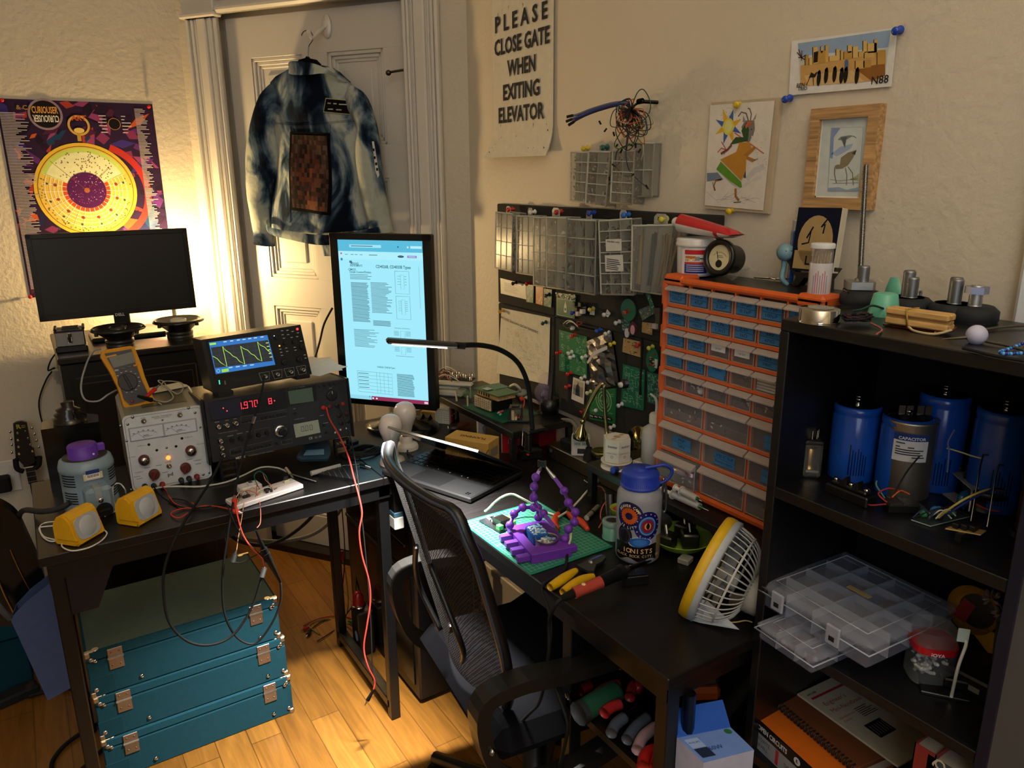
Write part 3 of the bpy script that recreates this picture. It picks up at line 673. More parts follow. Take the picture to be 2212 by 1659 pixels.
P('display_window',m,ms,'dark window with glowing red digits')
m=mc. use('plas');TX='#8f8d86'
for s_,u,v,z_ in(('UNIVERSAL COUNTER',400,908,.004),('DIGITAL MULTIMETER',1180,768,.0042),('POWER SUPPLY',1205,1095,.004),('FUNCTION GENERATOR',450,1235,.0042),('UNIVERSAL SYSTEM MS-9150',800,1460,.0052)):a,b=f(u,v);m. text(s_,a,b,z_,TX,.0006)
a,b=f(585,1502);m. text('METEX',a,b,.008,'#c0beb6',.0006,bold=.03);a,b=f(1322,1300);m. text('CE',a,b,.0085,'#b7b4a6',.0006,bold=.03)
for u,v in((1378,1292),(1420,1282)):a,b=f(u,v);m. rect(a-.0035,b-.003,a+.0035,b+.003,'#6d6b64',.0006)
for u,v,w in((985,858,.005),(988,890,.005),(1000,922,.004),(350,1025,.006),(495,1030,.005),(1530,772,.006),(335,1130,.008),(440,1112,.006),(525,1095,.006),(475,1275,.010),(575,1250,.010),(670,1228,.010),(1150,990,.005),(1440,1060,.008),(1480,1140,.010)):a,b=f(u,v);m. rect(a-w/1.4,b-.0008,a+w/1.4,b+.0008,TX,.0006)
for q in(((580,1075),(1050,1000),(1060,1070),(590,1150)),((470,1425),(600,1385),(608,1460),(480,1490)),((625,1385),(915,1320),(920,1385),(635,1450)),((730,1215),(885,1185),(895,1260),(740,1300)),((1015,1330),(1125,1305),(1130,1350),(1020,1370))):pts=[f(*p)for p in q];m. stroke(pts+[pts[0]],.0006,'#77756c',.0006)
fx(m,((1070,770),(1104,1360),(1108,1360),(1076,768)),'#101114',.0005)
P('case',m,ms)
m=MB('satin');fx(m,((1075,775),(1375,740),(1390,905),(1095,960)),'#0c0d10',.0006);fx(m,((1083,805),(1335,765),(1355,910),(1105,945)),'#4f6459',.0009);P('upper_display',m,ms)
m=MB('satin');fx(m,((1140,1155),(1400,1105),(1425,1240),(1165,1295)),'#9fa99b',.0009);a,b=f(1225,1232);seven(m,'000',a,b,.0075,.0145,'#16181a',.0013,1.55,.14);m. disc(*f(1266,1222),.001,'#16181a',.0013,n=8);P('lower_display',m,ms)
def kn(u,v,r,h,col,name='knob',pt=None):
 a,b=f(u,v);k=MB('satin');k. lathe([(r,0),(r,h),(r*.85,h+.0012)],col,22,tr(a,b,.0005))
 if pt:k. box(a-.0016,b-r*.95,h,a+.0016,b+r*.95,h+.004,'#0d0d0e',.0008,);k. box(a-.0006,b+r*.4,h,a+.0006,b+r*.95,h+.0046,'#e8e8e4')
 P(name,k,ms)
kn(1543,852,.0145,.004,'#141519','selector',True)
a,b=f(1005,1225);k=MB('chrome');k. lathe([(.0175,0),(.0175,.005),(.016,.007),(.0105,.0075)],'#b6b9c0',30,tr(a,b,.0005));P('dial',k,ms);kn(1015,1228,.0095,.016,'#0d0d0f')
for u,v in((485,1318),(578,1300),(675,1280),(768,1265),(858,1243)):kn(u,v,.0055,.01,'#0c0c0e')
k=MB('plas')
for i in range(7):k. box(*f(800+i*41,1100-i*8),0,f(800+i*41,1100-i*8)[0]+.006,f(800+i*41,1100-i*8)[1]+.0052,.004,'#0d0d10',.001);k. cut()
for i in range(3):k. box(*f(600+i*42,1145-i*10),0,f(600+i*42,1145-i*10)[0]+.006,f(600+i*42,1145-i*10)[1]+.0052,.004,'#0d0d10',.001);k. cut()
for i in range(3):k. box(*f(485+i*40,1465-i*9),0,f(485+i*40,1465-i*9)[0]+.006,f(485+i*40,1465-i*9)[1]+.0052,.004,'#0d0d10',.001);k. cut()
for i in range(7):k. box(*f(640+i*40,1435-i*9),0,f(640+i*40,1435-i*9)[0]+.006,f(640+i*40,1435-i*9)[1]+.0052,.004,'#0d0d10',.001);k. cut()
for i in range(5):k. box(*f(1405+i*53,765-i*9),0,f(1405+i*53,765-i*9)[0]+.0062,f(1405+i*53,765-i*9)[1]+.0058,.005,'#0d0d10',.001);k. cut()
for u,v in((1140,1050),(950,1370),(1025,1350),(1450,1180),(1470,1255)):a,b=f(u,v);k. box(a,b,0,a+.007,b+.006,.004,'#0d0d10',.001);k. cut()
PP('button',k,ms)
k=MB('chrome')
for u,v in((348,1175),(437,1160),(530,1140),(370,1325),(382,1398),(395,1470)):a,b=f(u,v);k. lathe([(.0075,0),(.0075,.002),(.0055,.003),(.0055,.013),(.0035,.0135),(.003,.008)],'#b5b5b3',16,tr(a,b,.0003));k. cyl((a,b,.006),(a,b,.014),.0012,'#c9b26a',n=6);k. cut()
PP('coaxial_socket',k,ms)
k=MB('plas')
for u,v,c_ in((1455,980,'#b3221c'),(1523,967,'#5a1512'),(1600,955,'#0d0d0e'),(1662,940,'#7c1a15'),(1620,1060,'#0f0f10'),(1700,1042,'#3a1210'),(1640,1140,'#0f0f10'),(1710,1120,'#0f0f10')):a,b=f(u,v);k. lathe([(.006,0),(.006,.004),(.003,.0045)],c_,14,tr(a,b,0));k. cut()
for u,v in((1580,1240),(1635,1210),(1700,1195)):k. disc(*f(u,v),.0028,'#d8d8d4',.0014,n=10);k. cut()
PP('jack',k,ms)
for xx in(x0+.035,x1-.03):
 k=MB('satin')
 for a in(-.022,.016):k. box(xx+a,-.045,-.012,xx+a+.006,.003,.004,'#131419',.001)
 for b in(-.04,-.02,-.003):k. box(xx-.02,b,-.012,xx+.02,b+.006,.004,'#131419',.001)
 P('foot',k,ms)
k=MB('satin');k. box(x0+.03,-.036,-.245,x0+.06,.002,-.22,'#131419');k. cut();k. box(x1-.06,-.036,-.245,x1-.03,.002,-.22,'#131419');PP('foot',k,ms)
# papers on top of it
M=on((.665,2.12,y1*.995+.788+.012),0)
for i,(dx_,r_)in enumerate(((0,12),(.01,-9),(-.015,30))):
 m=MB('paper');m. box(-.06,-.09,0,.06,.09,.0006,'#d8d6cf');S('paper_sheet',m,('loose paper sheet at the right end of the multi-instrument, lowest of three','loose paper sheet turned right on the multi-instrument, middle of three','loose paper sheet turned left on the multi-instrument, topmost of three')[i],'paper',M@tr(dx_,-.02*i,.0008*i)@rot('Z',math. radians(r_)))
 # oscilloscope
M=front((.36,1.995,.978),1.,7.);f=LP(M,400,680,4.879)
osc=T('oscilloscope','black oscilloscope showing green sawtooth trace on its blue screen','oscilloscope',M)
q=[f(*p)for p in((165,265),(1215,105),(1335,625),(292,820))]
mc=MB('satin');mc. prism(q,-.115,0,'#141416')
m=MB('satin');m. prism([f(*p)for p in((225,275),(905,175),(975,570),(300,680))],0,.003,'#0c0c0d');P('screen_bezel',m,osc)
m=MB('emit1.1');fx(m,((245,290),(862,213),(947,525),(320,625)),hx('#2c6fb8'),.0034);fx(m,((268,345),(868,265),(918,485),(312,560)),hx('#23272b'),.0037)
for i in range(1,8):fx(m,((268+75*i,345-10*i),(270+75*i,345-10*i),(314+75.5*i,560-9.4*i),(312+75.5*i,560-9.4*i)),hx('#454b50'),.0039)
for i in range(1,5):fx(m,((268+9*i,345+43*i),(868+10*i,265+44*i),(868+10*i,267+44*i),(268+9*i,347+43*i)),hx('#454b50'),.0039)
tr_=[(288,435),(335,462),(370,502),(437,543),(390,333),(420,372),(465,400),(500,435),(535,450),(570,490),(625,518),(580,330),(610,355),(655,372),(690,410),(725,425),(760,465),(805,487),(757,285),(790,320),(835,340),(865,375),(898,400)]
m. stroke([f(*p)for p in tr_],.0013,hx('#b9f05a'),.0042)
fx(m,((252,300),(320,292),(322,312),(256,320)),hx('#9fe04a'),.0041);fx(m,((378,575),(452,562),(458,595),(384,606)),hx('#8fd04c'),.0041)
m. ring(*f(345,590),.0035,.0045,hx('#9fd8f0'),.0041,14)
for u in(455,530,605,680):a,b=f(u,563-(u-455)*.12);m. rect(a,b,a+.010,b+.003,hx('#9cc4ea'),.0041)
for u in(400,470,540,600,660,720,790):a,b=f(u,290-(u-400)*.13);m. rect(a,b,a+.008,b+.0022,hx('#c8dff5'),.0041)
for i in range(5):a,b=f(862+i*10,295+i*37);m. rect(a-.004,b-.001,a+.003,b+.001,hx('#cfe85a'),.0041)
P('screen',m,osc)
k=MB('plas')
for u,v in((1018,168),(1075,163),(1130,175),(1025,210),(1082,208),(1038,247),(1120,238),(1178,230),(1185,190),(1220,277),(1063,350),(1072,385),(1152,342),(1160,372),(1258,422),(1266,455),(1000,362),(1010,395),(1018,428)):a,b=f(u,v);k. box(a-.0042,b-.0022,0,a+.0042,b+.0022,.002,'#2a2a2c',.0008);k. rect(a-.0028,b-.0007,a+.0028,b+.0007,'#d4d4d0',.0022);k. cut()
PP('button',k,osc)
k=MB('emit2');k. disc(*f(1180,150),.0034,(1.,.04,.05),.002,n=12);k. cut();k. disc(*f(937,222),.0014,(.5,.85,1.),.001,n=8);k. cut();a,b=f(360,710);k. rect(a-.0011,b-.0055,a+.0011,b+.0055,(.03,.9,.5),.0012);k. cut();a,b=f(993,327);k. rect(a-.002,b-.002,a+.002,b+.002,(1.,.4,.05),.001);PP('indicator_light',k,osc)
def okn(u,v,r,h):
 a,b=f(u,v);k=MB('satin');k. lathe([(r,0),(r*.95,h),(r*.7,h+.001)],'#0e0e0f',18,tr(a,b,.0005));P('knob',k,osc)
for u,v,r in((958,240,.006),(1045,300,.0055),(1140,285,.0055),(1225,335,.007),(1035,498,.0075),(1192,468,.0075)):okn(u,v,r,.011)
k=mc. use('plas')
fx(k,((440,690),(755,640),(760,680),(452,730)),'#080809',.0006);a,b=f(420,715);k. rect(a-.0012,b-.005,a+.0012,b+.005,'#8a8a84',.0008)
for q in(((775,615),(885,598),(885,685),(805,695)),((910,592),(1020,575),(1018,660),(942,675)),((1040,570),(1145,553),(1150,640),(1072,655)),((1170,548),(1265,532),(1275,615),(1200,632))):pts=[f(*p)for p in q];k. stroke(pts+[pts[0]],.0007,'#b9b9b4',.0007)
P('case',k,osc)
k=MB('chrome')
for u,v in((1105,597),(1232,577),(835,645),(965,625)):a,b=f(u,v);k. lathe([(.0065,0),(.0065,.002),(.005,.003),(.005,.014),(.0035,.0145),(.003,.008)],'#b9b7b2',16,tr(a,b,.0003));k. cut()
PP('coaxial_socket',k,osc)
k=MB('satin');a,b=f(292,820);k. box(a+.01,b-.012,-.06,a+.05,b+.0,.004,'#101012',.002);k. cut();a,b=f(1200,650);k. box(a-.01,b-.008,-.06,a+.03,b+.004,.004,'#101012',.002);PP('foot',k,osc)
# ================= rest of the left desk
def ys(pts):return[py(*p)for p in pts]
def zs(pts,z=ZD):return[pz(p[0],p[1],p[2]if len(p)>2 else z)for p in pts]
def cable(pts,r,col,lab,name='cable',cat='cable',kind='rubber',k=6,group=None,n=6):
 m=MB(kind);m. tube(pts,r,col,n,k=k);return S(name,m,lab,cat,None,group)
 # multimeter
M=front((.195,2.045,.949),0,12);f=LP(M,0,460,3.77)
t=T('multimeter','yellow and dark grey multimeter leaning on the bench power supply','multimeter',M)
out=[f(*p)for p in((830,1130),(870,1112),(1060,1082),(1095,1090),(1150,1225),(1180,1330),(1262,1530),(1245,1560),(1070,1602),(1010,1580),(985,1500),(960,1420),(900,1300),(822,1175))]
m=MB('rubber');m. prism(out,-.04,-.004,'#d0901c');c_=V((sum(p[0]for p in out)/14,sum(p[1]for p in out)/14,0))
P('holster',m,t)
m=MB('satin');m. prism([f(*p)for p in((852,1145),(1070,1108),(1105,1230),(1150,1350),(1225,1520),(1060,1565),(1010,1520),(975,1400),(935,1290),(905,1240))],-.03,.0,'#3c3d42');P('face',m,t)
m=MB('satin');m. prism([f(*p)for p in((885,1180),(1075,1130),(1105,1215),(925,1262))],0,.001,'#6e716c');P('screen',m,t)
a,b=f(1040,1375);m=MB('satin');m. lathe([(.0222,0),(.0222,.003),(.021,.004)],'#2a2b2f',28,tr(a,b,0));m. box(-.003,-.02,.004,.003,.02,.009,'#1b1c20',.001,tr(a,b,0)@rot('Z',.3));P('selector',m,t)
m=MB('plas')
for u,v,c_ in((950,1282,'#8d93a8'),(1003,1268,'#55565c'),(1053,1252,'#55565c'),(1103,1242,'#d07a1c')):a,b=f(u,v);m. box(a-.005,b-.0025,0,a+.005,b+.0025,.002,c_,.001);m. cut()
PP('button',m,t)
m=MB('plas')
for i in range(11):an=2.4-i*.42;a,b=f(1040,1375);m. rect(a+.027*math. cos(an)-.002,b+.027*math. sin(an)-.0007,a+.027*math. cos(an)+.002,b+.027*math. sin(an)+.0007,'#cfcfd4',.0004)
a,b=f(905,1165);m. rect(a-.012,b-.002,a+.012,b+.002,'#c8901e',.0005,tr(a,b,0)@rot('Z',.12)@tr(-a,-b,0));P('printing',m,t)
m=MB('plas');a,b=f(1075,1533);m. lathe([(.0042,0),(.0042,.0015),(.002,.0018)],'#7a1616',12,tr(a,b,0));P('jack',m,t)
p=lambda u,v,y:py(u/3.77,460+v/3.77,y)
cable([p(820,1110,2.09),p(770,1118,2.1),p(720,1190,2.1),p(670,1340,2.09),p(662,1450,2.06),p(700,1525,2.04),p(800,1532,2.02),p(880,1480,2.03),p(950,1442,2.08)],.0022,'#8d8f92','grey lead looping beside the yellow multimeter')
m=MB('rubber');clipnose(m,p(1190,1500,2.0),p(1300,1400,2.0),'#b81f1c',.006);S('alligator_clip',m,'red alligator clip on the grey power supply top','clip')
m=MB('rubber');clipnose(m,p(1120,1490,1.99),p(1290,1540,1.99),'#141414',.006);S('alligator_clip',m,'black alligator clip in front of the yellow multimeter','clip')
zt=.949
q=lambda u,v,z=zt:pz(180+u/5.925,800+v/5.925,z)
cable([q(1000,190,.985),q(1050,140),q(1250,160),q(1270,250),q(1200,300),q(1090,230),q(1020,140),q(960,140,.96),q(1090,250),q(1150,350),q(1060,405),q(950,395),q(1000,440)],.0018,'#a7a294','thin pale wire coiled on the grey power supply top')
m=MB('paper');m. box(-.045,-.03,0,.05,.03,.0008,'#cfc9b8');S('paper_sheet',m,'cream folded paper lying at the back of the grey power supply','paper',on(pz(358,838,.9475),12))
# yellow motion lights
def motion_light(p0,yaw,lab):
 t=T('motion_light',lab,'sensor light',on(p0,yaw),'yellow motion lights')
 pr=[(0,.004),(.004,0),(.058,0),(.062,.004),(.062,.045),(.05,.062),(.034,.068),(.022,.066),(.015,.058)]
 B=basis((0,0,0),(0,1,0),(0,0,1),(1,0,0))
 m=MB('plas');m. prism([(y+.0,z)for y,z in pr],.004,.072,'#d9a313',B);m. prism([(y+.003 if y<.03 else y-.003,z+.002 if z<.03 else z-.003)for y,z in pr],0,.076,'#d9a313',B);P('housing',m,t)
 L=basis((.038,.0075,.033),(1,0,0),(0,.25,.968),(0,-.968,.25));m=MB('satin')
 rr=[]
 for i in range(24):a=2*PI*i/24;c_,s_=math. cos(a),math. sin(a);rr. append((.031*abs(c_)**.55*(1 if c_>0 else-1),.0255*abs(s_)**.55*(1 if s_>0 else-1)))
 m. prism(rr,-.004,.0015,'#a9adb2',L);m. lathe([(.022,.0015),(.018,.0035),(.01,.0045),(.0001,.005)],'#b4b8bd',24,L,cap=False)
 P('lens',m,t)
 m=MB('plas');m. box(.0,-.001,.012,-.0012,.05,.0145,'#b8860e');P('seam',m,t)
 m=MB('rubber');m. box(.01,.006,-.0,.066,.056,.003,'#191919');P('base',m,t)
motion_light(pz(170,1183,ZD),42,'yellow boxed motion light nearest the left end of the desk')
motion_light(pz(300,1140,ZD),40,'yellow boxed motion light in front of the bench power supply')
c=lambda u,v,z=ZD+.003:pz(u/4.61,860+v/4.61,z)
cable([c(610,1232),c(480,1235),c(400,1275),c(420,1370),c(500,1425),c(615,1418),c(620,1480),c(720,1520),c(880,1490),c(1010,1420),c(1065,1350),c(1035,1310)],.0016,'#d8d6cf','thin white cord looped around the left yellow light',kind='plas')
cable([c(590,1268),c(440,1280),c(390,1300),c(440,1380),c(560,1412)],.0016,'#d8d6cf','second white cord loop left of the left yellow light',kind='plas')
cable([c(1000,1180),c(1080,1095),c(1190,1055),c(1230,1100),c(1180,1110),c(1040,1180)],.0019,'#d8d6cf','white cord running between the two yellow lights',kind='plas')
cable([c(1215,1165),c(1150,1100),c(1125,960,.79),c(1130,870,.80),c(1190,850,.80),c(1240,900,.79),c(1255,950,.77)],.0016,'#d8d6cf','white cord arching up left of the bench power supply',kind='plas')
cable([c(1520,905,.775),c(1640,885,.765),c(1800,880,.757),c(2000,880),c(2240,840),c(2420,770),c(2600,690),c(2760,695),c(2860,735)],.0025,'#c8c5bb','pale grey cable running in front of the wide instrument',kind='plas')
m=MB('chrome');q0,q1=pz(618,1012,ZD+.006),pz(628,1026,ZD+.006);m. cyl(q0,q1,.0045,'#bdbdb8',n=10);m. cyl(q1,q1+(q1-q0)*.5,.003,'#8a8a86',n=10);S('coaxial_plug',m,'silver connector at the end of the pale grey cable','plug')
# clip leads on the bench supply
c6=lambda u,v,z=ZD+.004:pz(320+u/3.607,940+v/3.607,z)
cable([c6(105,395,.79),c6(140,430,.775),c6(165,480),c6(220,540),c6(330,570),c6(450,550),c6(560,560),c6(680,590)],.0016,'#b8402c','red clip lead running from the power supply to the breadboard')
cable([c6(330,565),c6(230,580),c6(178,615),c6(240,645),c6(320,600),c6(370,555),c6(340,525)],.0016,'#b8402c','red lead loop lying left of the breadboard')
cable([c6(40,395,.79),c6(80,450,.77),c6(150,510),c6(260,560),c6(400,565),c6(520,545),c6(640,520),c6(690,470,ZD+.02)],.0017,'#141414','black clip lead running from the power supply to the breadboard')
cable([c6(190,495),c6(290,510),c6(350,560),c6(430,580),c6(540,560)],.0016,'#1a1414','second black lead bundled with the red lead')
m=MB('rubber');clipnose(m,c6(640,580,ZD+.008),c6(735,610,ZD+.008),'#d23a1c',.006);S('alligator_clip',m,'orange red alligator clip lying at the breadboard front','clip')
m=MB('rubber');clipnose(m,c6(680,560,ZD+.008),c6(668,470,ZD+.035),'#d2301c',.0065);S('alligator_clip',m,'red alligator clip gripping the left end of the breadboard','clip')
m=MB('rubber');clipnose(m,c6(680,450,ZD+.03),c6(715,490,ZD+.014),'#161616',.006);S('alligator_clip',m,'black alligator clip gripping the left end of the breadboard','clip')
# breadboard
bb=T('breadboard','white breadboard wired with coloured jumper wires at the desk edge','breadboard',on(pz(512,1103,ZD),13.2));BBM=on(pz(512,1103,ZD),13.2)
L_,W_,HB=.176,.058,.012
m=MB('plas');m. box(0,0,0,L_,W_,HB,'#d9d0cd',.002)
for y in(.006,.013,.045,.052):
 m. rect(.004,y-.0004,L_-.004,y+.0004,'#b86a62' if y in(.006,.052)else '#7a86b8',HB+.0002)
m. rect(.003,.028,L_-.003,.031,'#b3a9a0',HB+.0002)
for i in range(58):
 for y in[.0165+.0023*j for j in range(5)]+[.0325+.0023*j for j in range(5)]:m. rect(.005+i*.0029,y-.0004,.0058+i*.0029,y+.0004,'#8d847c',HB+.0002)
P('board',m,bb)
def comp(name,fn,col,kind='plas'):k=MB(kind);fn(k,col);P(name,k,bb)
for x,y,l in((.086,.024,.018),(.03,.024,.018)):comp('chip',lambda k,c:(k. box(x,y,HB,x+l,y+.0075,HB+.006,c,.0006)),'#151515')
comp('chip',lambda k,c:k. box(.083,.012,HB,.089,.018,HB+.009,c,.001),'#101010')
comp('chip',lambda k,c:k. box(.094,.010,HB,.099,.016,HB+.008,c,.001),'#101010')
comp('trimmer',lambda k,c:(k. box(.145,.036,HB,.16,.044,HB+.007,'#c8c39a',.001),k. box(.146,.038,HB+.007,.158,.043,HB+.016,'#151515',.001)),0)
for x,y,c in((.04,.022,'#8a2a22'),(.064,.019,'#c8b98c'),(.108,.018,'#b5453a'),(.018,.02,'#c9b27c'),(.05,.026,'#c2c2be')):comp('resistor',lambda k,c_:k. cyl((x,y,HB+.003),(x+.007,y+.002,HB+.003),.0013,c_,n=8),c)
random. seed(11)
for i,(x0,x1,c)in enumerate(((.01,.05,'#d9c38c'),(.02,.075,'#c7b08a'),(.005,.04,'#e0dccb'),(.03,.06,'#c84a2e'),(.012,.03,'#7b6a3c'),(.055,.085,'#b43c2c'),(.03,.048,'#2a2a2a'),(.002,.02,'#d8a050'),(.06,.1,'#d8d2bc'),(.045,.068,'#e3a04a'))):
 y0,y1=random. uniform(.012,.05),random. uniform(.012,.05);k=MB('rubber');k. tube([(x0,y0,HB),(x0+.003,y0,HB+.009),((x0+x1)/2,(y0+y1)/2,HB+random. uniform(.012,.022)),(x1-.003,y1,HB+.009),(x1,y1,HB)],.0008,c,5);P('jumper_wire',k,bb)
k=MB('rubber');k. tube([(.079,.045,HB+.01),(.075,.05,.05),(.088,.048,.058),(.1,.04,.045),(.103,.034,HB+.005)],.0011,'#1f6a58',6);P('jumper_wire',k,bb)
k=MB('rubber');k. tube([(.098,.05,.05),(.098,.04,.035),(.104,.028,.024),(.108,.02,HB)],.001,'#c9786c',6);P('jumper_wire',k,bb)
t=T('display_module','small white module with seven segment digit behind the breadboard','display',BBM@tr(.045,.06,0)@rot('Z',-.08))
m=MB('plas');m. box(0,0,0,.052,.036,.022,'#dcd7d6',.003);P('box',m,t)
m=MB('plas');m. box(.02,.004,.022,.034,.02,.029,'#d2d0ce',.001);m. rect(.0225,.006,.0315,.018,'#1e1e22',.0293);seven(m,'8',.025,.008,.005,.008,'#8a8a88',.0295);P('digit',m,t)
# black wedge heatsink, white-handled tool, tweezers, pouch, coil
A=[pz(*q,ZD)for q in((687,1030),(748,1008),(776,1038),(770,1043))]
t=T('door_wedge','black ribbed plastic wedge lying at the desk corner','wedge');m=MB('satin')
A[3]=A[3];q=[(p. x,p. y)for p in(A[0],A[3],pz(776,1036,ZD),A[1])]
m. prism(q,ZD,ZD+.009,'#161617');P('body',m,t);m=MB('satin')
for i in range(1,6):
 a=V(q[0]+(0,)). lerp(V(q[3]+(0,)),i/6);b=V(q[0]+(0,)). lerp(V(q[1]+(0,)),i/6);m. cyl((a. x,a. y,ZD+.009),(b. x,b. y,ZD+.009),.0014,'#1e1e20',n=5);m. cut()
PP('rib',m,t)
t=T('screwdriver','thin screwdriver with white handle lying at the desk corner','screwdriver');a,b,c_=pz(672,1023,ZD+.008),pz(735,1007,ZD+.008),pz(776,1004,ZD+.006)
m=MB('plas');m. cyl(a,b,.007,'#ddd5cf',n=12);P('handle',m,t);m=MB('chrome');m. cyl(b,c_,.0018,'#c4c4c0',n=8);P('shaft',m,t)
m=MB('rubber');a,b=pz(778,1003,ZD+.005),pz(790,1006,ZD+.005);m. cyl(a,b,.0035,'#151515',.0035,8);m. use('metal'). cyl(b,pz(801,1010,ZD+.004),.0028,'#a8a8a4',.0012,8);S('audio_plug',m,'black plug with metal tip beside the coiled black cable','plug')
m=MB('satin');a,b=pz(627,1024,ZD+.004),pz(684,1041,ZD+.003);m. cyl(a,b,.0035,'#121212',.0022,8);S('pen',m,'thin black pen lying behind the breadboard','pen')
m=MB('clear');q=[pz(*p,ZD+.004)for p in((640,990),(652,996),(708,995),(715,984),(712,962),(690,955),(664,957),(655,970))]
q=[V((p. x,p. y,ZD+h))for p,h in zip(q,(.002,.002,.003,.006,.015,.02,.02,.008))];m. poly(q,'#3f6f94');m. poly([p+V((0,0,.006))for p in q],'#5c8db0');m. use('paper'). poly([pz(655,984,ZD+.012),pz(700,982,ZD+.012),pz(700,970,ZD+.014),pz(662,972,ZD+.014)],'#6d96b4')
S('plastic_pouch',m,'crumpled blue plastic pouch under the wide instrument','pouch')
m=MB('rubber');c0=pz(783,978,ZD+.004)
for i in range(5):m. tube([c0+V((math. cos(a)*(.055-.004*i),math. sin(a)*(.035-.003*i),.003*i+.002*math. sin(3*a+i)))for a in[k_*2*PI/12+.3*i for k_ in range(12)]],.0028,'#111112',6,k=4,closed=True)
S('cable_coil',m,'coiled black cable at the corner of the desk','cable')
m=MB('plas');m. box(-.012,-.008,0,.012,.008,.009,'#121214',.002);S('small_connector',m,'small black connector lying left of the portrait monitor','connector',on(pz(765,958,ZD),20))
# probes and test leads hanging over the edge
cable(ys(((571,812,1.96),(565,850,1.9),(548,905,1.86),(530,965,1.84),(512,1040,1.78),(500,1105,1.69),(490,1170,1.66),(481,1240,1.65),(484,1320,1.65),(510,1375,1.64),(550,1390,1.63),(585,1350,1.62),(606,1300,1.615),(606,1258,1.612))),.0026,'#0e0e0f','black oscilloscope probe cable hanging in a loop to the floor probe',k=7)
m=MB('metal');p0,p1=py(551,900,1.855),py(546,915,1.85);m. cyl(p0,p1,.0045,'#c9c9c4',n=10);S('cable_marker',m,'silver band on the probe cable before the dark instrument','cable marker')
cable(ys(((482,984,1.9),(460,1030,1.86),(425,1085,1.78),(385,1150,1.67),(357,1220,1.65),(353,1280,1.64),(366,1345,1.63),(405,1385,1.62),(455,1393,1.61),(505,1370,1.61),(545,1310,1.61),(566,1245,1.61))),.0032,'#0d0d0e','thick black coaxial lead hanging in a wide loop',k=7)
m=MB('rubber');m. cyl(py(566,1246,1.61),py(572,1226,1.612),.006,'#121212',.0055,10);S('lead_splitter',m,'black sleeve where the coaxial lead splits in two','splitter')
cable(ys(((572,1226,1.612),(566,1205,1.62),(545,1185,1.63),(525,1155,1.645),(512,1110,1.67),(509,1085,1.705),(508,1070,1.73))),.0017,'#c9412c','red lead rising from the black sleeve to the breadboard')
cable(ys(((573,1226,1.612),(570,1205,1.615),(550,1188,1.63),(525,1160,1.65),(505,1125,1.67),(490,1090,1.70))),.0017,'#101010','black lead rising from the black sleeve to the breadboard')
m=MB('rubber');a,b=py(506,1192,1.64),py(510,1207,1.64);m. cyl(py(503,1213,1.64),py(508,1196,1.64),.0062,'#121212',.005,10);m. cyl(py(508,1196,1.64),py(511,1188,1.64),.003,'#1a1a1a',.002,8);m. tube(ys(((503,1213,1.64),(520,1215,1.635),(545,1203,1.63),(566,1193,1.62))),.0013,'#121212',5);S('ground_clip',m,'small black ground clip hanging beside the oscilloscope probe','clip')
cable(ys(((527,1087,1.715),(522,1120,1.69),(515,1160,1.66),(511,1190,1.64))),.0009,'#b98a5a','thin tan wire from the breadboard to the ground clip')
cable(ys(((560,1078,1.73),(563,1105,1.69),(562,1130,1.65),(555,1140,1.63))),.001,'#c46a58','thin red jumper wire holding the probe tip')
t=T('oscilloscope_probe','black oscilloscope probe hanging tip up beside the desk','probe');a,b,c_,d=py(553,1146,1.62),py(569,1185,1.618),py(581,1210,1.616),py(606,1258,1.612)
m=MB('rubber');m. cyl(a,b,.002,'#111111',.0055,10);P('tip',m,t);m=MB('rubber');m. cyl(b,c_,.0082,'#0f0f10',.0085,12);m. cyl(b+(c_-b)*.4,b+(c_-b)*.6,.0095,'#181818',n=12);P('collar',m,t);m=MB('rubber');m. cyl(c_,d,.0075,'#0f0f10',.003,12);P('grip',m,t)
cable(ys(((705,880,1.93),(712,905,1.9),(732,940,1.82),(752,985,1.74),(764,1030,1.69),(776,1075,1.66),(782,1110,1.65),(776,1150,1.65),(782,1200,1.65),(797,1255,1.65),(800,1300,1.65),(793,1350,1.65),(786,1400,1.65),(795,1440,1.64),(809,1470,1.64),(807,1490,1.64))),.0023,'#c0362c','long red test lead hanging from the instrument to near the floor',k=6)
m=MB('rubber');clipnose(m,py(807,1490,1.64),py(788,1524,1.63),'#151112',.0055);S('alligator_clip',m,'black clip at the low end of the long red test lead','clip')
cable(ys(((730,876,1.93),(742,900,1.9),(758,950,1.8),(768,1000,1.72),(773,1035,1.69),(777,1080,1.67),(788,1180,1.67),(800,1330,1.67),(805,1470,1.67))),.0017,'#151515','long black test lead hanging beside the long red one',k=6)
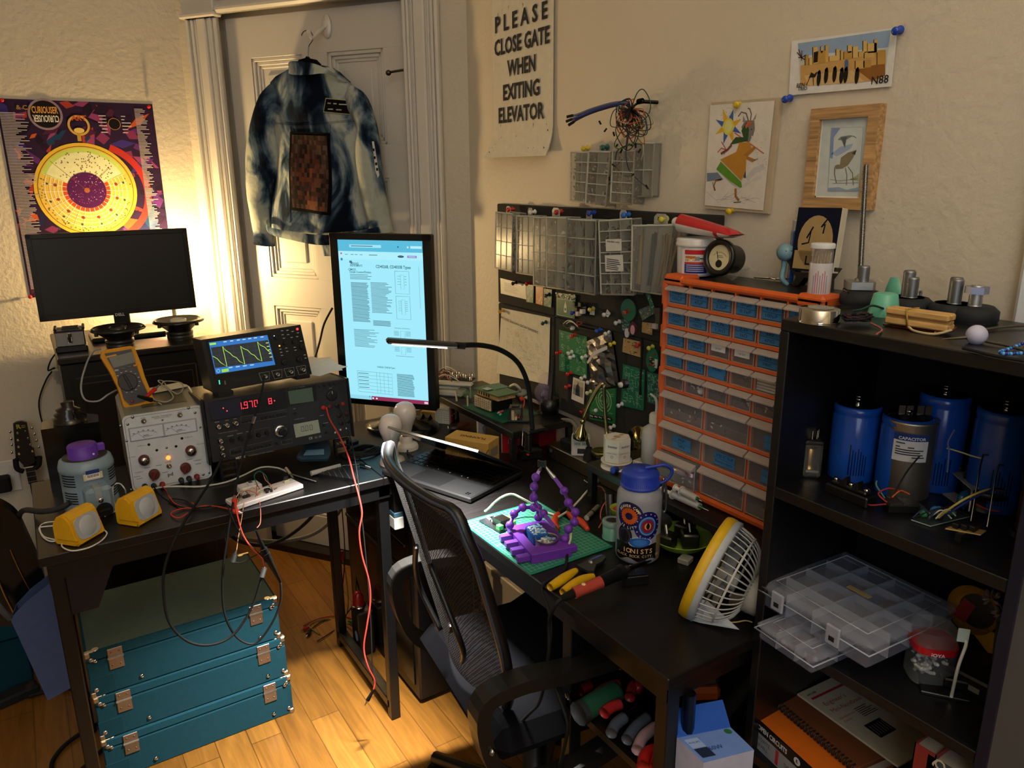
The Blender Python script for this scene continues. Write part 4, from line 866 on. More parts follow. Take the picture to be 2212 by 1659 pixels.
# ================= teal cases under the desk
def teal_case(M,w,d,h,lab,top):
 t=T('carrying_case',lab,'case',M,'teal cases under the desk')
 m=MB('cloth');m. box(0,0,0,w,d,h-.028,'#1b4350',.003);P('body',m,t)
 m=MB('cloth');m. box(.0,.0,h-.027,w,d,h,'#1d4857',.004);m. rect(.006,.006,w-.006,d-.006,top,h+.0006);P('lid',m,t)
 m=MB('cloth');m. box(.0,-.0008,.002,.055,.02,h*.42,'#193f4c',.001);P('patch',m,t)
 for x in(.065,w-.06):
  k=MB('brushed');k. box(x-.017,-.003,h-.062,x+.017,0,h-.031,'#9b928b',.001);k. box(x-.017,-.003,h-.027,x+.017,0,h-.004,'#9b928b',.001);k. cyl((x-.018,-.003,h-.029),(x+.018,-.003,h-.029),.0028,'#c8c4be',n=8)
  for a in(-.009,.009):
   for b in(-.05,-.014):k. sph((x+a,-.003,h+b),.0025,'#7f766e',6,(1,.6,1))
  P('hinge',k,t)
 for x,sx in((0,1),(w,-1)):
  for z,sz in((0,1),(h,-1)):
   k=MB('metal');k. box(x-sx*.002,-.002,z-sz*.001,x+sx*.012,.014,z+sz*.016,'#b5b0a8',.003);k. sph((x+sx*.012,-.001,z+sz*.02),.006,'#b5b0a8',8,(1,.5,1));P('corner_guard',k,t)
  for y in(0,d):
   if top is not None:k=MB('metal');s_=1 if y==0 else-1;k. box(x-sx*.001,y,h-.001,x+sx*.02,y+s_*.01,h+.0016,'#cfc7b4',.001);k. lathe([(.008,h),(.008,h+.0018)],'#cfc7b4',12,tr(x+sx*.024,y+s_*.009,0));P('corner_guard',k,t)
 for x in(.02,.115,w-.055,w-.018):
  k=MB('chrome');k. sph((x,-.001,.02 if x in(.115,w-.055)else h-.025),.0058,'#b9b9b4',8,(1,.7,1));P('stud',k,t)
CW=.475
teal_case(on((-.012,1.913,0)),CW+.006,.312,.125,'bottom teal carrying case in the stack of three under the desk','#5d6c63')
teal_case(on((-.012,1.915,.1265)),CW+.001,.31,.125,'middle teal carrying case in the stack of three under the desk','#5d6c63')
teal_case(on((-.014,1.915,.253)),CW-.006,.31,.126,'topmost teal carrying case with grey green lid under the desk','#5f6e66')
m=MB('paper');a=pz(371,1241,.3795);m. sph((a. x,a. y,.3795),.006,'#8a2320',6,(1,.6,.12));S('red_spot',m,'small red sticker spot on the topmost teal case lid','sticker')
t=T('travel_chest','teal storage trunk on the floor at the far left','trunk',on((-.95,2.482,0)));m=MB('cloth');m. box(0,0,0,.79,.42,.165,'#163f4e',.004);P('body',m,t);m=MB('cloth');m. box(-.002,-.003,.17,.792,.42,.30,'#184556',.004);P('lid',m,t)
m=MB('rubber');m. box(-.06,-.02,0,.05,.03,.03,'#1b1f22',.006);m. sph((.03,0,.02),.02,'#1c1c1c',8);S('power_plug',m,'dark plug lying on the floor before the teal trunk','plug',on(pz(45,1508,0),15))
cable([pz(60,1505,.01),pz(95,1495,.01),pz(135,1487,.01),pz(175,1492,.01),pz(230,1520,.01)],.006,'#141414','thick black cable on the floor behind the desk leg')
cable([pz(260,1540,.01),pz(190,1575,.008),pz(140,1610,.008),pz(112,1648,.008),pz(120,1672,.008),pz(160,1672,.008),pz(200,1640,.008),pz(250,1590,.01)],.0058,'#141415','black cable loop on the floor at the lower left')
# blue felt bag with a black instrument
YB=1.965;f3=lambda u,v,y:py(u,v,y)
t=T('felt_bag','blue felt bag hanging from the left end of the desk','bag')
m=MB('cloth');fr=[f3(*p,YB)for p in((22,1336),(55,1300),(106,1260),(120,1300),(140,1378),(167,1477),(136,1494),(103,1512),(70,1440))]
bk=[p+V((.012,.055,.004))for p in fr]
m. poly(fr,'#46557e');m. poly(bk,'#3d4a6e');n=len(fr)
for i in range(2,n):j=(i+1)%n;m. poly([fr[i],fr[j],bk[j],bk[i]],'#5a5f66' if i in(2,3,4)else '#3a466a')
P('body',m,t,None);bag_o=t. children[0];md=bag_o. modifiers. new('solid','SOLIDIFY');md. thickness=.003
m=MB('cloth');m. tube([fr[2],f3(110,1235,YB),f3(118,1222,YB-.01),(-.048,YB+.03,.672),bk[2]],.005,'#3b3f48',6);m. tube([fr[0],f3(8,1322,YB),f3(-10,1300,YB+.02)],.008,'#46464c',6);P('strap',m,t)
t=T('guitar','black guitar body with gold binding standing in the blue felt bag','guitar',None)
YG=2.03;B=basis((0,YG,0),(1,0,0),(0,0,1),(0,-1,0));f=LP(B);o_=spline([f(*p)+(0,)for p in((-90,1110),(-30,1085),(30,1110),(62,1165),(100,1265),(78,1330),(30,1352),(-30,1345),(-90,1310))],5,True)
m=MB('gloss');m. prism([(p. x,p. y)for p in o_],-.05,0,'#0c0b0a',B);P('body',m,t)
m=MB('metal');m. tube([py(22,1188,YG-.002),py(45,1238,YG-.002),py(70,1284,YG-.002)],.0022,'#a58a44',6);m. cut();m. tube([py(-8,1242,YG-.002),py(10,1285,YG-.002),py(32,1328,YG-.002)],.003,'#c9b06a',6);PP('binding',m,t)
# ================= tower under the desk corner
t=T('computer_tower','black computer tower with drive bays under the desk corner','computer',on((.79,1.735,0)))
m=MB('satin');m. box(0,0,.012,.19,.53,.665,'#0d0d0e',.006);P('case',m,t)
B=basis((.79,1.735,0),(0,-1,0),(0,0,1),(-1,0,0));f=LP(B)
m=MB('gloss');m. box(-.003,.03,.42,0,.50,.64,'#0b0b0c',.002);m. box(-.003,.03,.05,0,.50,.40,'#0b0b0c',.002);P('front_cover',m,t)
for z0,ya in((.57,.04),(.49,.05),(.40,.05),(.27,.05)):
 k=MB('chrome');k. box(-.006,ya,z0,-.003,ya+.17,z0+.008,'#bdb8ae',.001);P('bay_trim',k,t)
k=MB('satin');k. box(-.005,.03,.405,-.002,.52,.415,'#1d1d1f');P('divider',k,t)
for x in(.03,.14):
 for y in(.04,.46):k=MB('rubber');k. box(x,y,0,x+.03,y+.03,.0125,'#101010');P('foot',k,t)
t=T('beacon_light','red glass beacon lamp on a black post beside the computer tower','beacon');q=px(776,1300,.755)
m=MB('satin');m. box(.728,q. y-.05,0,.783,q. y+.01,q. z-.012,'#0b0b0c',.004);P('post',m,t)
m=MB('gloss');m. lathe([(.02,0),(.0185,.006),(.0165,.03),(.012,.036),(.011,.044),(.0001,.046)],'#8d1712',20,tr(.752,q. y,q. z-.008));P('dome',m,t)
m=MB('chrome');m. lathe([(.0235,0),(.0235,.004),(.02,.005)],'#a8a39a',20,tr(.752,q. y,q. z-.012));P('ring',m,t)
m=MB('paper');m. disc(0,0,.013,'#7f94b8',.0,ry=.018,M=basis((.7272,q. y-.03,.07),(0,-1,0),(0,0,1),(-1,0,0)));P('sticker',m,t)
t=T('tape_measure','small white and blue box hanging under the desk corner','box',on((.745,1.735,.585)))
m=MB('plas');m. box(-.014,-.018,0,.014,.018,.036,'#a9a9a2',.003);P('body',m,t);m=MB('plas');m. box(-.0135,-.0175,.036,.0135,.0175,.05,'#2c4a5c',.002);P('lid',m,t);m=MB('satin');m. box(-.012,-.016,.05,.012,.016,.125,'#0f0f10',.002);P('bracket',m,t)
# clip leads on the floor, hoses under the desk
for pts,c_,lab in((((655,1352),(690,1336),(735,1330),(770,1340)),'#8e2018','red clip lead on the oak floor by the desk leg'),(((668,1362),(700,1340),(735,1338),(765,1300,.03),(770,1240,.15)),'#161616','black clip lead on the oak floor by the desk leg'),(((690,1370),(668,1352),(690,1340),(735,1344),(752,1310,.05),(745,1230,.2),(730,1180,.3)),'#6d6a3c','thin olive wire looping on the oak floor by the desk leg'),(((685,1385),(712,1368),(740,1345),(738,1290,.08),(745,1200,.22),(738,1090,.5)),'#3a1512','dark red wire rising from the floor behind the desk leg')):
 cable([pz(p[0],p[1],.004)if len(p)<3 else py(p[0],p[1],2.2)for p in pts],.002,c_,lab)
for a,b,c_,lab in(((668,1355),(650,1362),'#a82018','red alligator clip at the end of the floor leads'),((672,1362),(660,1376),'#161616','black alligator clip at the end of the floor leads'),((752,1342),(790,1352),'#1d8a4c','green alligator clip lying beside the desk leg')):
 m=MB('rubber');clipnose(m,pz(*a,.007),pz(*b,.007),c_,.006);S('alligator_clip',m,lab,'clip')
m=MB('rubber');clipnose(m,py(739,1190,2.2),py(741,1215,2.2),'#b0281c',.006);S('alligator_clip',m,'red alligator clip hanging behind the desk leg','clip')
cable([py(*p)for p in((470,1145,2.4),(500,1158,2.4),(560,1168,2.4),(620,1168,2.38),(680,1152,2.35),(725,1115,2.32),(745,1080,2.3))],.007,'#6d6a62','grey hose sagging under the left desk',k=6,n=8)
cable([py(*p)for p in((480,1135,2.3),(515,1168,2.3),(570,1178,2.3),(620,1160,2.28),(665,1125,2.25),(688,1095,2.2))],.006,'#151516','black hose sagging under the left desk',k=6,n=8)
# ================= denim jacket on the door
M=WD(0,0,.0);f=LP(WD(0,0,.075),400,0,2.963)
def curve(pts):
 P_=[f(*p)for p in pts];P_. sort(key=lambda p:-p[1])
 def g(y):
  if y>=P_[0][1]:return P_[0][0]
  for a,b in zip(P_,P_[1:]):
   if a[1]>=y>=b[1]:t=(a[1]-y)/max(a[1]-b[1],1e-6);t=t*t*(3-2*t)*.4+t*.6;return a[0]+(b[0]-a[0])*t
  return P_[-1][0]
 return g
jk=T('denim_jacket','bleached blue denim jacket on a hanger on the white door','jacket',M)
JL=curve(((640,430),(560,470),(490,505),(500,650),(520,800),(545,950),(530,1100),(515,1300),(508,1470)))
JR=curve(((900,440),(980,490),(1060,560),(1100,680),(1105,800),(1100,1000),(1110,1200),(1125,1350),(1145,1480)))
yt,yb=f(770,432)[1],f(770,1465)[1]
def jz(u,v):return .035+.062*max(0,math. sin(PI*min(max(u,0),1)))**.55*(.75+.25*v)+.006*math. sin(u*17+v*3)*v+.005*math. sin(u*9-v*12)
def jp(u,v,o=0.):
 y=yt+(yb-yt)*v-.0*u;return(JL(y)+(JR(y)-JL(y))*u,y-.012*math. sin(PI*u)*v+.0*u,jz(u,v)+o)
m=MB('denim');m. surf(jp,26,30,'#ffffff');m. surf(lambda u,v:(jp(1-u,v)[0],jp(1-u,v)[1],.03),8,12,'#ffffff');P('back',m,jk)
m=MB('denim')
for v in(.31,.318):m. tube([jp(i/14,v+.02*math. sin(PI*i/14),.001)for i in range(15)],.0012,'#d8d8d0',4,k=2);m. cut()
for u0 in(.27,.73):m. tube([jp(u0+(.5-u0)*.12*k/8,.34+.6*k/8,.001)for k in range(9)],.0012,'#d8d8d0',4,k=2);m. cut()
PP('seam',m,jk)
def sleeve(out,inn,name,z0=.03,dep=.042):
 A=[f(*p)for p in out];B=[f(*p)for p in inn];n=len(A)
 cs=spline([((a[0]+b[0])/2,(a[1]+b[1])/2,z0+.02*math. sin(PI*i/(n-1)))for i,(a,b)in enumerate(zip(A,B))],5);hs=spline([((V(a)-V(b)). length/2,0,0)for a,b in zip(A,B)],5)
 m=MB('denim');N=len(cs)
 def g(u,v):
  i=min(int(v*(N-1)+.5),N-1);c_=cs[i];h=hs[i]. x;t=(cs[min(i+1,N-1)]-cs[max(i-1,0)]);t. z=0;t=t. normalized();w=V((-t. y,t. x,0));a=2*PI*u;wr=1+.06*math. sin(v*34+2*math. sin(a))*math. cos(a*2)
  return c_+w*(h*math. cos(a))+V((0,0,dep*min(1,h/.045)*math. sin(a)*wr))
 m. surf(g,18,N-1,'#ffffff');P(name,m,jk)
 return cs,hs
sleeve(((520,520),(450,600),(395,790),(370,1000),(372,1200),(390,1380),(396,1490)),((600,560),(575,680),(555,830),(575,960),(520,1150),(498,1330),(512,1500)),'sleeve')
sleeve(((396,1485),(394,1550)),((514,1495),(516,1595)),'cuff',.032,.034)
sleeve(((1010,540),(1110,600),(1180,760),(1210,930),(1235,1150),(1262,1350),(1285,1490)),((960,600),(1010,700),(1085,840),(1080,1000),(1095,1200),(1120,1350),(1150,1500)),'sleeve')
sleeve(((820,1545),(838,1640)),((940,1545),(945,1650)),'cuff',.03,.02)
m=MB('denim');hw=[f(*p)for p in((512,1440),(560,1495),(730,1535),(930,1565),(1150,1525),(1285,1490))];hu=[f(*p)for p in((505,1400),(560,1450),(730,1478),(930,1500),(1150,1470),(1280,1440))]
n=len(hw);Aw,Au=spline([V(p+(0,))for p in hw],4),spline([V(p+(0,))for p in hu],4);N=len(Aw)
m. surf(lambda u,v:(Au[int(u*(N-1)+.5)]*(1-v)+Aw[int(u*(N-1)+.5)]*v)+V((0,0,.048+.06*math. sin(PI*u)**.6+.004*math. sin(PI*v))),N-1,3,'#ffffff');m. surf(lambda u,v:(Au[int((1-u)*(N-1)+.5)]*(1-v)+Aw[int((1-u)*(N-1)+.5)]*v)+V((0,0,.03)),N-1,1,'#ffffff');P('waistband',m,jk)
m=MB('denim');ct=[f(*p)for p in((640,435),(660,410),(715,395),(850,412),(930,445),(975,485),(1010,515))];cb=[f(*p)for p in((655,455),(690,475),(750,488),(850,490),(925,480),(965,490),(1005,522))]
ct,cb=spline([V(p+(0,))for p in ct],4),spline([V(p+(0,))for p in cb],4);N=len(ct)
m. surf(lambda u,v:ct[int(u*(N-1)+.5)]*(1-v)+cb[int(u*(N-1)+.5)]*v+V((0,0,.045+.06*math. sin(PI*u)+.02*v)),N-1,3,'#ffffff');m. surf(lambda u,v:ct[int((1-u)*(N-1)+.5)]*(1-v)+cb[int((1-u)*(N-1)+.5)]*v+V((0,0,.03)),N-1,1,'#ffffff');P('collar',m,jk)
def jxy(x,y,o):
 v=(y-yt)/(yb-yt);u=(x-JL(y))/(JR(y)-JL(y));return(x,y,jz(u,v)+o)
def patch(q,n,o,col):
 q=[f(*p)for p in q]
 def g(u,v):a=V(q[0]). lerp(V(q[1]),u);b=V(q[3]). lerp(V(q[2]),u);c_=a. lerp(b,v);return jxy(c_. x,c_. y,o)
 return lambda m:m. surf(g,n,n,col)
m=MB('cloth');patch(((674,842),(945,852),(958,1378),(697,1342)),10,.004,'#0c0b0b')(m)
random. seed(5)
def paint(u,v):
 r=random. random();k=math. exp(-((u-.5)**2*9+(v-.55)**2*7));b=('#2a2320','#3a2f2b','#4a3c36','#231d1c')[int(r*4)]
 return mixc(b,'#a0583c',.8*k*r*r)if v<.86 or u<.3 else mixc(b,'#b06a44',.5*r)
patch(((692,862),(928,872),(940,1355),(712,1325)),16,.0055,paint)(m);P('back_patch',m,jk,'dark figure painting patch in a black frame')
m=MB('cloth');q=((905,628),(1055,640),(1042,733),(900,720));patch(q,3,.006,'#b8a878')(m);q=((909,633),(1050,645),(1038,728),(904,715));patch(q,3,.0068,'#0f0f10')(m)
for i,(u,v,w)in enumerate(((930,662,9),(962,664,9),(1010,668,26),(940,700,14),(985,703,14))):patch(((u-w,v-4),(u+w,v-3),(u+w,v+4),(u-w,v+3)),1,.0078,'#b9b5a4')(m)
P('name_patch',m,jk,'black patch with pale lettering')
m=MB('cloth');a=jxy(*f(1080,645),.012)
for i in range(9):an=i*2.4;m. sph((a[0]+.006*math. cos(an)*(i>0),a[1]+.006*math. sin(an)*(i>0),a[2]-.0004*i),.0065,'#8d1f26',6)
P('flower_pin',m,jk,'red flower pin')
m=MB('cloth');q=[f(*p)for p in((1172,905),(1207,905),(1242,1120),(1232,1140),(1205,1060))];m. poly([(x,y,.074)for x,y in q],'#d9d7cf')
for u,v in((1205,960),(1212,1010),(1222,1050),(1228,1085)):a,b=f(u,v);m. rect(a-.004,b-.004,a+.004,b+.005,'#26282c',.0745)
P('sleeve_patch',m,jk,'white sleeve patch')
hg=T('clothes_hanger','black clothes hanger with wire hook inside the denim jacket','hanger',M);f2=LP(WD(0,0,.06),400,0,2.963)
m=MB('cloth');q=[f2(*p)for p in((700,412),(735,382),(772,372),(780,360),(790,372),(830,380),(862,412),(780,440))];m. prism(q,.05,.064,'#0d0d0e');P('arms',m,hg)
m=MB('chrome');m. tube([f2(*p)+(.057,)for p in((782,365),(785,320),(790,290),(812,255),(812,225),(790,195),(760,198),(745,215),(741,228))],.0018,'#8a8a86',6);P('hook',m,hg)
hk=T('wall_hook','white oval adhesive hook on the upper door','hook',M);m=MB('gloss');a,b=f(790,135)
m. lathe([(.0001,-.028),(.017,-.026),(.018,-.022),(.017,-.018),(.0001,-.017)],'#dcd8d0',24,tr(a,b,0)@scl(1,2.1,1));P('plate',m,hk)
m=MB('gloss');a,b=f(790,200);m. tube([(a,b+.03,-.016),(a,b,.03),(a,b-.016,.055),(a+.002,b-.012,.072),(a+.002,b+.004,.078)],.006,'#dcd8d0',8);P('hook',m,hk)
# ================= sign, cables, boxes and pictures on the right-hand wall
M=WR(1.9,1.75,.0);f=LP(WR(1.9,1.75,.008),1000,0,3.606)
lft=lambda y:f(225,700)[0];xl=f(228,500)[0];xr=f(700,500)[0];y1=2.02-1.75;y0=f(450,1222)[1]
def sg(u,v):
 k=max(0,(v-.8)/.2);return(xl-.012*k*k+(xr-xl+.006*k)*u,y1+(y0-y1)*v,.006+.03*k*k*(1-.35*u))
m=MB('satin');m. surf(sg,4,24,lambda u,v:'#d2ccbc');m. surf(lambda u,v:(lambda p:(p[0],p[1],p[2]-.003))(sg(1-u,v)),4,24,'#b9b2a2')
for s_,a,b,c_ in(('PLEASE',250,660,135),('CLOSE GATE',245,676,322),('WHEN',345,565,512),('EXITING',313,598,700),('ELEVATOR',278,634,880)):
 p,q=f(a,c_),f(b,c_-(b-a)*(.0003*(390-c_/3.606))*1.0);y=(p[1]+q[1])/2;
 yy=f((a+b)/2,c_)[1];t_=' '. join(s_)if s_=='PLEASE' else s_
 m. text(t_,(p[0]+q[0])/2,yy,.058,'#1a1616',.0085,bold=.03,width=q[0]-p[0])
random. seed(9)
for i in range(26):
 x,v=random. uniform(xl+.01,xr-.02),random. choice((random. uniform(.0,.3),random. uniform(.8,.97)));u=(x-xl)/(xr-xl);p=sg(u,v);l=random. uniform(.003,.014);m. poly([(p[0],p[1],p[2]+.0008),(p[0]+.003,p[1]+.001,p[2]+.0008),(p[0]+.002+random. uniform(-.004,.004),p[1]-l,p[2]+.0011)],random. choice(('#8b8064','#6e6552','#a3977c')))
for u,v in((.05,.965),(.93,.955),(.93,.86)):p=sg(u,v);m. disc(p[0],p[1],.0025,'#3a3024',p[2]+.0012,n=8)
S('metal_sign',m,'tall white sign reading PLEASE CLOSE GATE WHEN EXITING ELEVATOR','sign',M)
# bundle of jumper wires on a hook
f=LP(WR(0,0,.05),1000,0,3.606);W3=lambda u,v,o=.05:LP(WR(0,0,o),1000,0,3.606)(u,v)+(o,)
wb=T('wire_bundle','tangled bundle of coloured jumper wires hanging on the right wall','wire bundle',WR(0,0))
random. seed(21);cc=['#1b2a24','#20302a','#161616','#8a2f26','#b3482e','#a8672c','#2a4f46','#1f2f52','#16181a','#6a6a30','#c05a38','#27463a','#111418','#a09a88']
for i in range(34):
 a=random. uniform(-2.9,-.2)if i>8 else random. uniform(2.2,3.9);l=random. uniform(90,330)if i>8 else random. uniform(90,200);w=random. uniform(35,95)
 e=(1305+l*.62*math. cos(a),850-l*math. sin(a)if i>8 else 850-l*.5*math. sin(a));nx,ny=-math. sin(a)*w,-math. cos(a)*w*.8;o=random. uniform(.02,.1)
 m=MB('rubber');m. tube([W3(1305,850),W3(1305+(e[0]-1305)*.55+nx,850+(e[1]-850)*.55+ny,o),W3(e[0]+nx*.2,e[1]+ny*.2,o),W3(1305+(e[0]-1305)*.55-nx,850+(e[1]-850)*.55-ny,o*.8),W3(1315,860,.055)],.0011,cc[i%len(cc)],5,k=6);P('wire',m,wb)
for pts,c_ in((((1310,840),(1360,720),(1410,700),(1460,800),(1440,900),(1350,980),(1260,1070)),'#2b4f44'),(((1320,900),(1290,1050),(1265,1200),(1200,1290),(1140,1380)),'#22304a'),(((1300,900),(1270,1150),(1280,1280),(1320,1360),(1450,1475)),'#2a3550'),(((1280,1130),(1200,1180),(1195,1290),(1250,1365),(1320,1370)),'#16191a'),(((1330,1000),(1390,1080),(1405,1170),(1390,1250)),'#c9c4b4'),(((1250,1000),(1180,1120),(1220,1160),(1330,1120),(1400,1130)),'#4d6a34')):
 m=MB('rubber');m. tube([W3(*p,.03+.03*random. random())for p in pts],.0012,c_,5,k=6);P('wire',m,wb)
for j,(pts,c_)in enumerate(((((1300,800),(1180,800),(1000,850),(900,890),(820,908)),'#5d6276'),(((1300,806),(1180,812),(1010,862),(910,905),(815,942)),'#3c4270'),(((1300,812),(1190,822),(1020,872),(900,925),(833,968)),'#23264e'))):
 m=MB('rubber');P3=[W3(*p,.055+.02*i)for i,p in enumerate(pts)];m. tube(P3,.0028,c_,6);d=(V(P3[-1])-V(P3[-2])). normalized();m. cyl(V(P3[-1])-d*.012,V(P3[-1])+d*.004,.0034,'#131313',n=8);P('ribbon_wire',m,wb)
for u,v in((1320,1135),(1195,1140),(1240,1160),(1345,1150),(1385,1160),(1180,1060),(1120,1000),(1075,970),(1320,1365),(1185,1300),(1440,1470),(1140,1380)):m=MB('rubber');p=V(W3(u,v,.05));a=random. random()*6;m. cyl(p,p+V((.009*math. cos(a),.009*math. sin(a),.004)),.0022,'#141414',n=6);P('pin_header',m,wb)
m=MB('rubber')
for i in range(16):a=random. uniform(-2.8,.6);p=V(W3(1310,840,.06));m. cyl(p,p+V((.03*math. cos(a),.03*math. sin(a),random. uniform(-.02,.03))),.0024,'#1a1a1a',n=6)
P('pin_cluster',m,wb)
m=MB('metal');m. cyl((W3(1385,790)[0],W3(1385,790)[1],0),W3(1385,790,.07),.004,'#303030',n=8);m. cyl(W3(1365,792,.066),W3(1400,785,.066),.006,'#121212',n=8);P('hook',m,wb)
# clear compartment boxes
random. seed(31)
def organizer(q,o,d,nx,ny,fill,lab,tab=None,grp='clear organizers on the felt board',base=(1040,420,5.027),tint='#9a9890',fr='clear',labels=(),name='organizer_box'):
 F=LP(WR(0,0,o+d),*base);p=[F(*c_)for c_ in q];t=T(name,lab,'organizer box',WR(0,0),grp)
 e=lambda u,v:tuple(V(p[0]). lerp(V(p[1]),u). lerp(V(p[3]). lerp(V(p[2]),u),v))
 m=MB(fr);m. prism([e(0,0),e(1,0),e(1,1),e(0,1)],o,o+d,tint)
 m. use('frost')
 for a,b in(((0,0),(1,0)),((1,0),(1,1)),((1,1),(0,1)),((0,1),(0,0))):m. cyl(e(*a)+(o+d,),e(*b)+(o+d,),.0022,'#c9c6b8',n=6);m. cyl(e(*a)+(o,),e(*b)+(o,),.0018,'#a9a699',n=6)
 P('shell',m,t)
 m=MB('frost')
 for i in range(1,nx):a,b=e(i/nx,0),e(i/nx,1);m. cyl(a+(o+d+.0005,),b+(o+d+.0005,),.0013,'#c9c6b8',n=5);m. poly([a+(o+.001,),a+(o+d-.001,),b+(o+d-.001,),b+(o+.001,)],'#a9a699')
 for j in range(1,ny):a,b=e(0,j/ny),e(1,j/ny);m. cyl(a+(o+d+.0005,),b+(o+d+.0005,),.0013,'#c9c6b8',n=5);m. poly([a+(o+.001,),a+(o+d-.001,),b+(o+d-.001,),b+(o+.001,)],'#a9a699')
 P('divider',m,t)
 m=MB('plas')
 for i in range(nx):
  for j in range(ny):
   fill(m,lambda u,v:e((i+.08+.84*u)/nx,(j+.08+.84*v)/ny),o+.002,d-.005,i,j)
 if m. V:
  ob=P('contents',m,t);ob['kind']='stuff'
 if tab:
  a,b,c_=tab;F2=LP(WR(0,0,o+.004),*base);x,y=F2(a,b);w=c_/base[2]*.0013;m=MB('frost');m. prism([(x-w,y-.012),(x-w,y+.004),(x-w*.6,y+.011),(x+w*.6,y+.011),(x+w,y+.004),(x+w,y-.012)],o+.002,o+.005,'#bdbab0');m. use('matte'). rect(x-w*.4,y-.003,x+w*.4,y+.004,'#141414',o+.0053);P('hang_tab',m,t)
 for k,lq in enumerate(labels):m=MB('paper');G=LP(WR(0,0,o+d+.003),*base);z_=o+d+.003;qq=[G(*c_)for c_ in lq];m. poly([c_+(z_,)for c_ in qq],'#d9d7d0');x0,x1=qq[3][0]+.004,qq[1][0]-.006;yy0,yy1=qq[3][1]+.006,qq[0][1]-.006;(m. lines(x0,yy0,x1,yy1,6,'#4d4d50',z_+.0003)if k else[m. rect(x0+i*(x1-x0)/14,yy0+.02,x0+(i+.3+.4*random. random())*(x1-x0)/14,yy1,'#3a3a3c',z_+.0003)for i in range(14)]);P('sticker',m,t)
 return t
def bits(cols,n=14,s=.004,kind='plas'):
 def g(m,e,z,d,i,j):
  m. use(kind)
  for k in range(n):
   u,v=random. random(),1-random. random()**1.6*.85;x,y=e(u,v);zz=z+d*(.1+.7*random. random());a=random. random()*6.3;dx,dy=s*math. cos(a),s*math. sin(a);m. cyl((x-dx,y-dy,zz),(x+dx,y+dy,zz+.001),s*.42,random. choice(cols),n=5,smooth=False)
 return g
def sticks(cols,n,r):
 def g(m,e,z,d,i,j):
  for k in range(n):
   u=(k+.5)/n;a,b=e(min(1,u+random. uniform(-.06,.06)),.02+.1*random. random()),e(max(0,u+random. uniform(-.06,.06)),.98);m. cyl(a+(z+d*random. uniform(.2,.85),),b+(z+d*random. uniform(.2,.85),),r,cols[(k+i)%len(cols)],n=5)
 return g
gr=['#8d8d8a','#5e5e5e','#a9a79e','#3c3c3e','#c2c0b6']
organizer(((158,192),(340,215),(330,835),(150,795)),.035,.045,3,4,bits(gr+['#8a4a62','#b9a44a'],22),'clear organizer at the far left of the row on the felt board',(292,170,40))
organizer(((380,235),(575,240),(575,880),(380,850)),.03,.04,3,4,bits(gr+['#cbb88a','#d8d4c8'],9,.006),'clear organizer with pale parts, second from left on the felt board',(528,190,40))
organizer(((567,250),(702,252),(702,1005),(567,985)),.045,.03,2,4,bits(gr+['#b9a27a','#e0dccf'],11,.006),'narrow clear organizer, third from left on the felt board')
organizer(((708,250),(922,258),(912,1035),(710,1005)),.035,.045,2,4,bits(['#cfcac0','#8a4a3a','#2f2f31','#8d8d8a','#3a3a4a'],12,.006),'clear organizer with white parts under the red pin, fourth from left',(808,190,60))
organizer(((930,270),(1245,285),(1230,1090),(920,1040)),.03,.035,3,4,sticks(['#17181a','#202224','#2b2d30','#8f9092'],9,.0017),'clear organizer full of dark heat shrink tubing on the felt board',(1168,225,40))
organizer(((1275,290),(1630,265),(1652,1090),(1300,1085)),.03,.03,3,7,bits(gr,10,.0045,'metal'),'clear organizer of screws with two white stickers on the felt board',(1540,220,45),labels=(((1348,488),(1520,482),(1522,612),(1352,618)),((1340,660),(1535,655),(1543,835),(1346,838))))
organizer(((1640,340),(2085,335),(1958,1085),(1625,1040)),.03,.045,3,1,lambda m,e,z,d,i,j:(sticks(['#c9a673','#d6b684','#b8935f'],9,.0034)(m,e,z,d,i,j)if i!=1 else sticks(['#2c4a5c','#35566a','#24404f'],12,.0022)(m,e,z,d,i,j)),'frosted organizer of wooden sticks at the right of the felt board',(1948,265,80),tint='#b9b6b0')
B2=(1000,0,3.606);G2='small clear boxes pinned to the wall'
organizer(((842,1185),(978,1187),(952,1578),(836,1560)),.006,.03,3,5,bits(['#a9a49a','#7d776d','#c9c3b4'],12,.0045,'metal'),'small clear box of metal screws, left of the boxes pinned above the felt board',None,G2,B2)
organizer(((982,1180),(1148,1185),(1112,1612),(956,1590)),.006,.03,2,5,bits(['#c9c6ba','#a9a69c','#39404f'],5,.004),'clear box with dark blue and red parts pinned above the felt board',(1085,1150,30),G2,B2)
organizer(((1168,1172),(1338,1176),(1318,1592),(1150,1576)),.006,.035,2,5,bits(['#b5a48c','#a08c72','#c6b69c'],20,.003),'clear box of tan powdery parts under the hanging wires',None,G2,B2)
organizer(((1340,1112),(1492,1116),(1472,1530),(1330,1530)),.004,.02,2,2,lambda*a:None,'nearly empty clear box at the right of the pinned boxes',None,G2,B2)
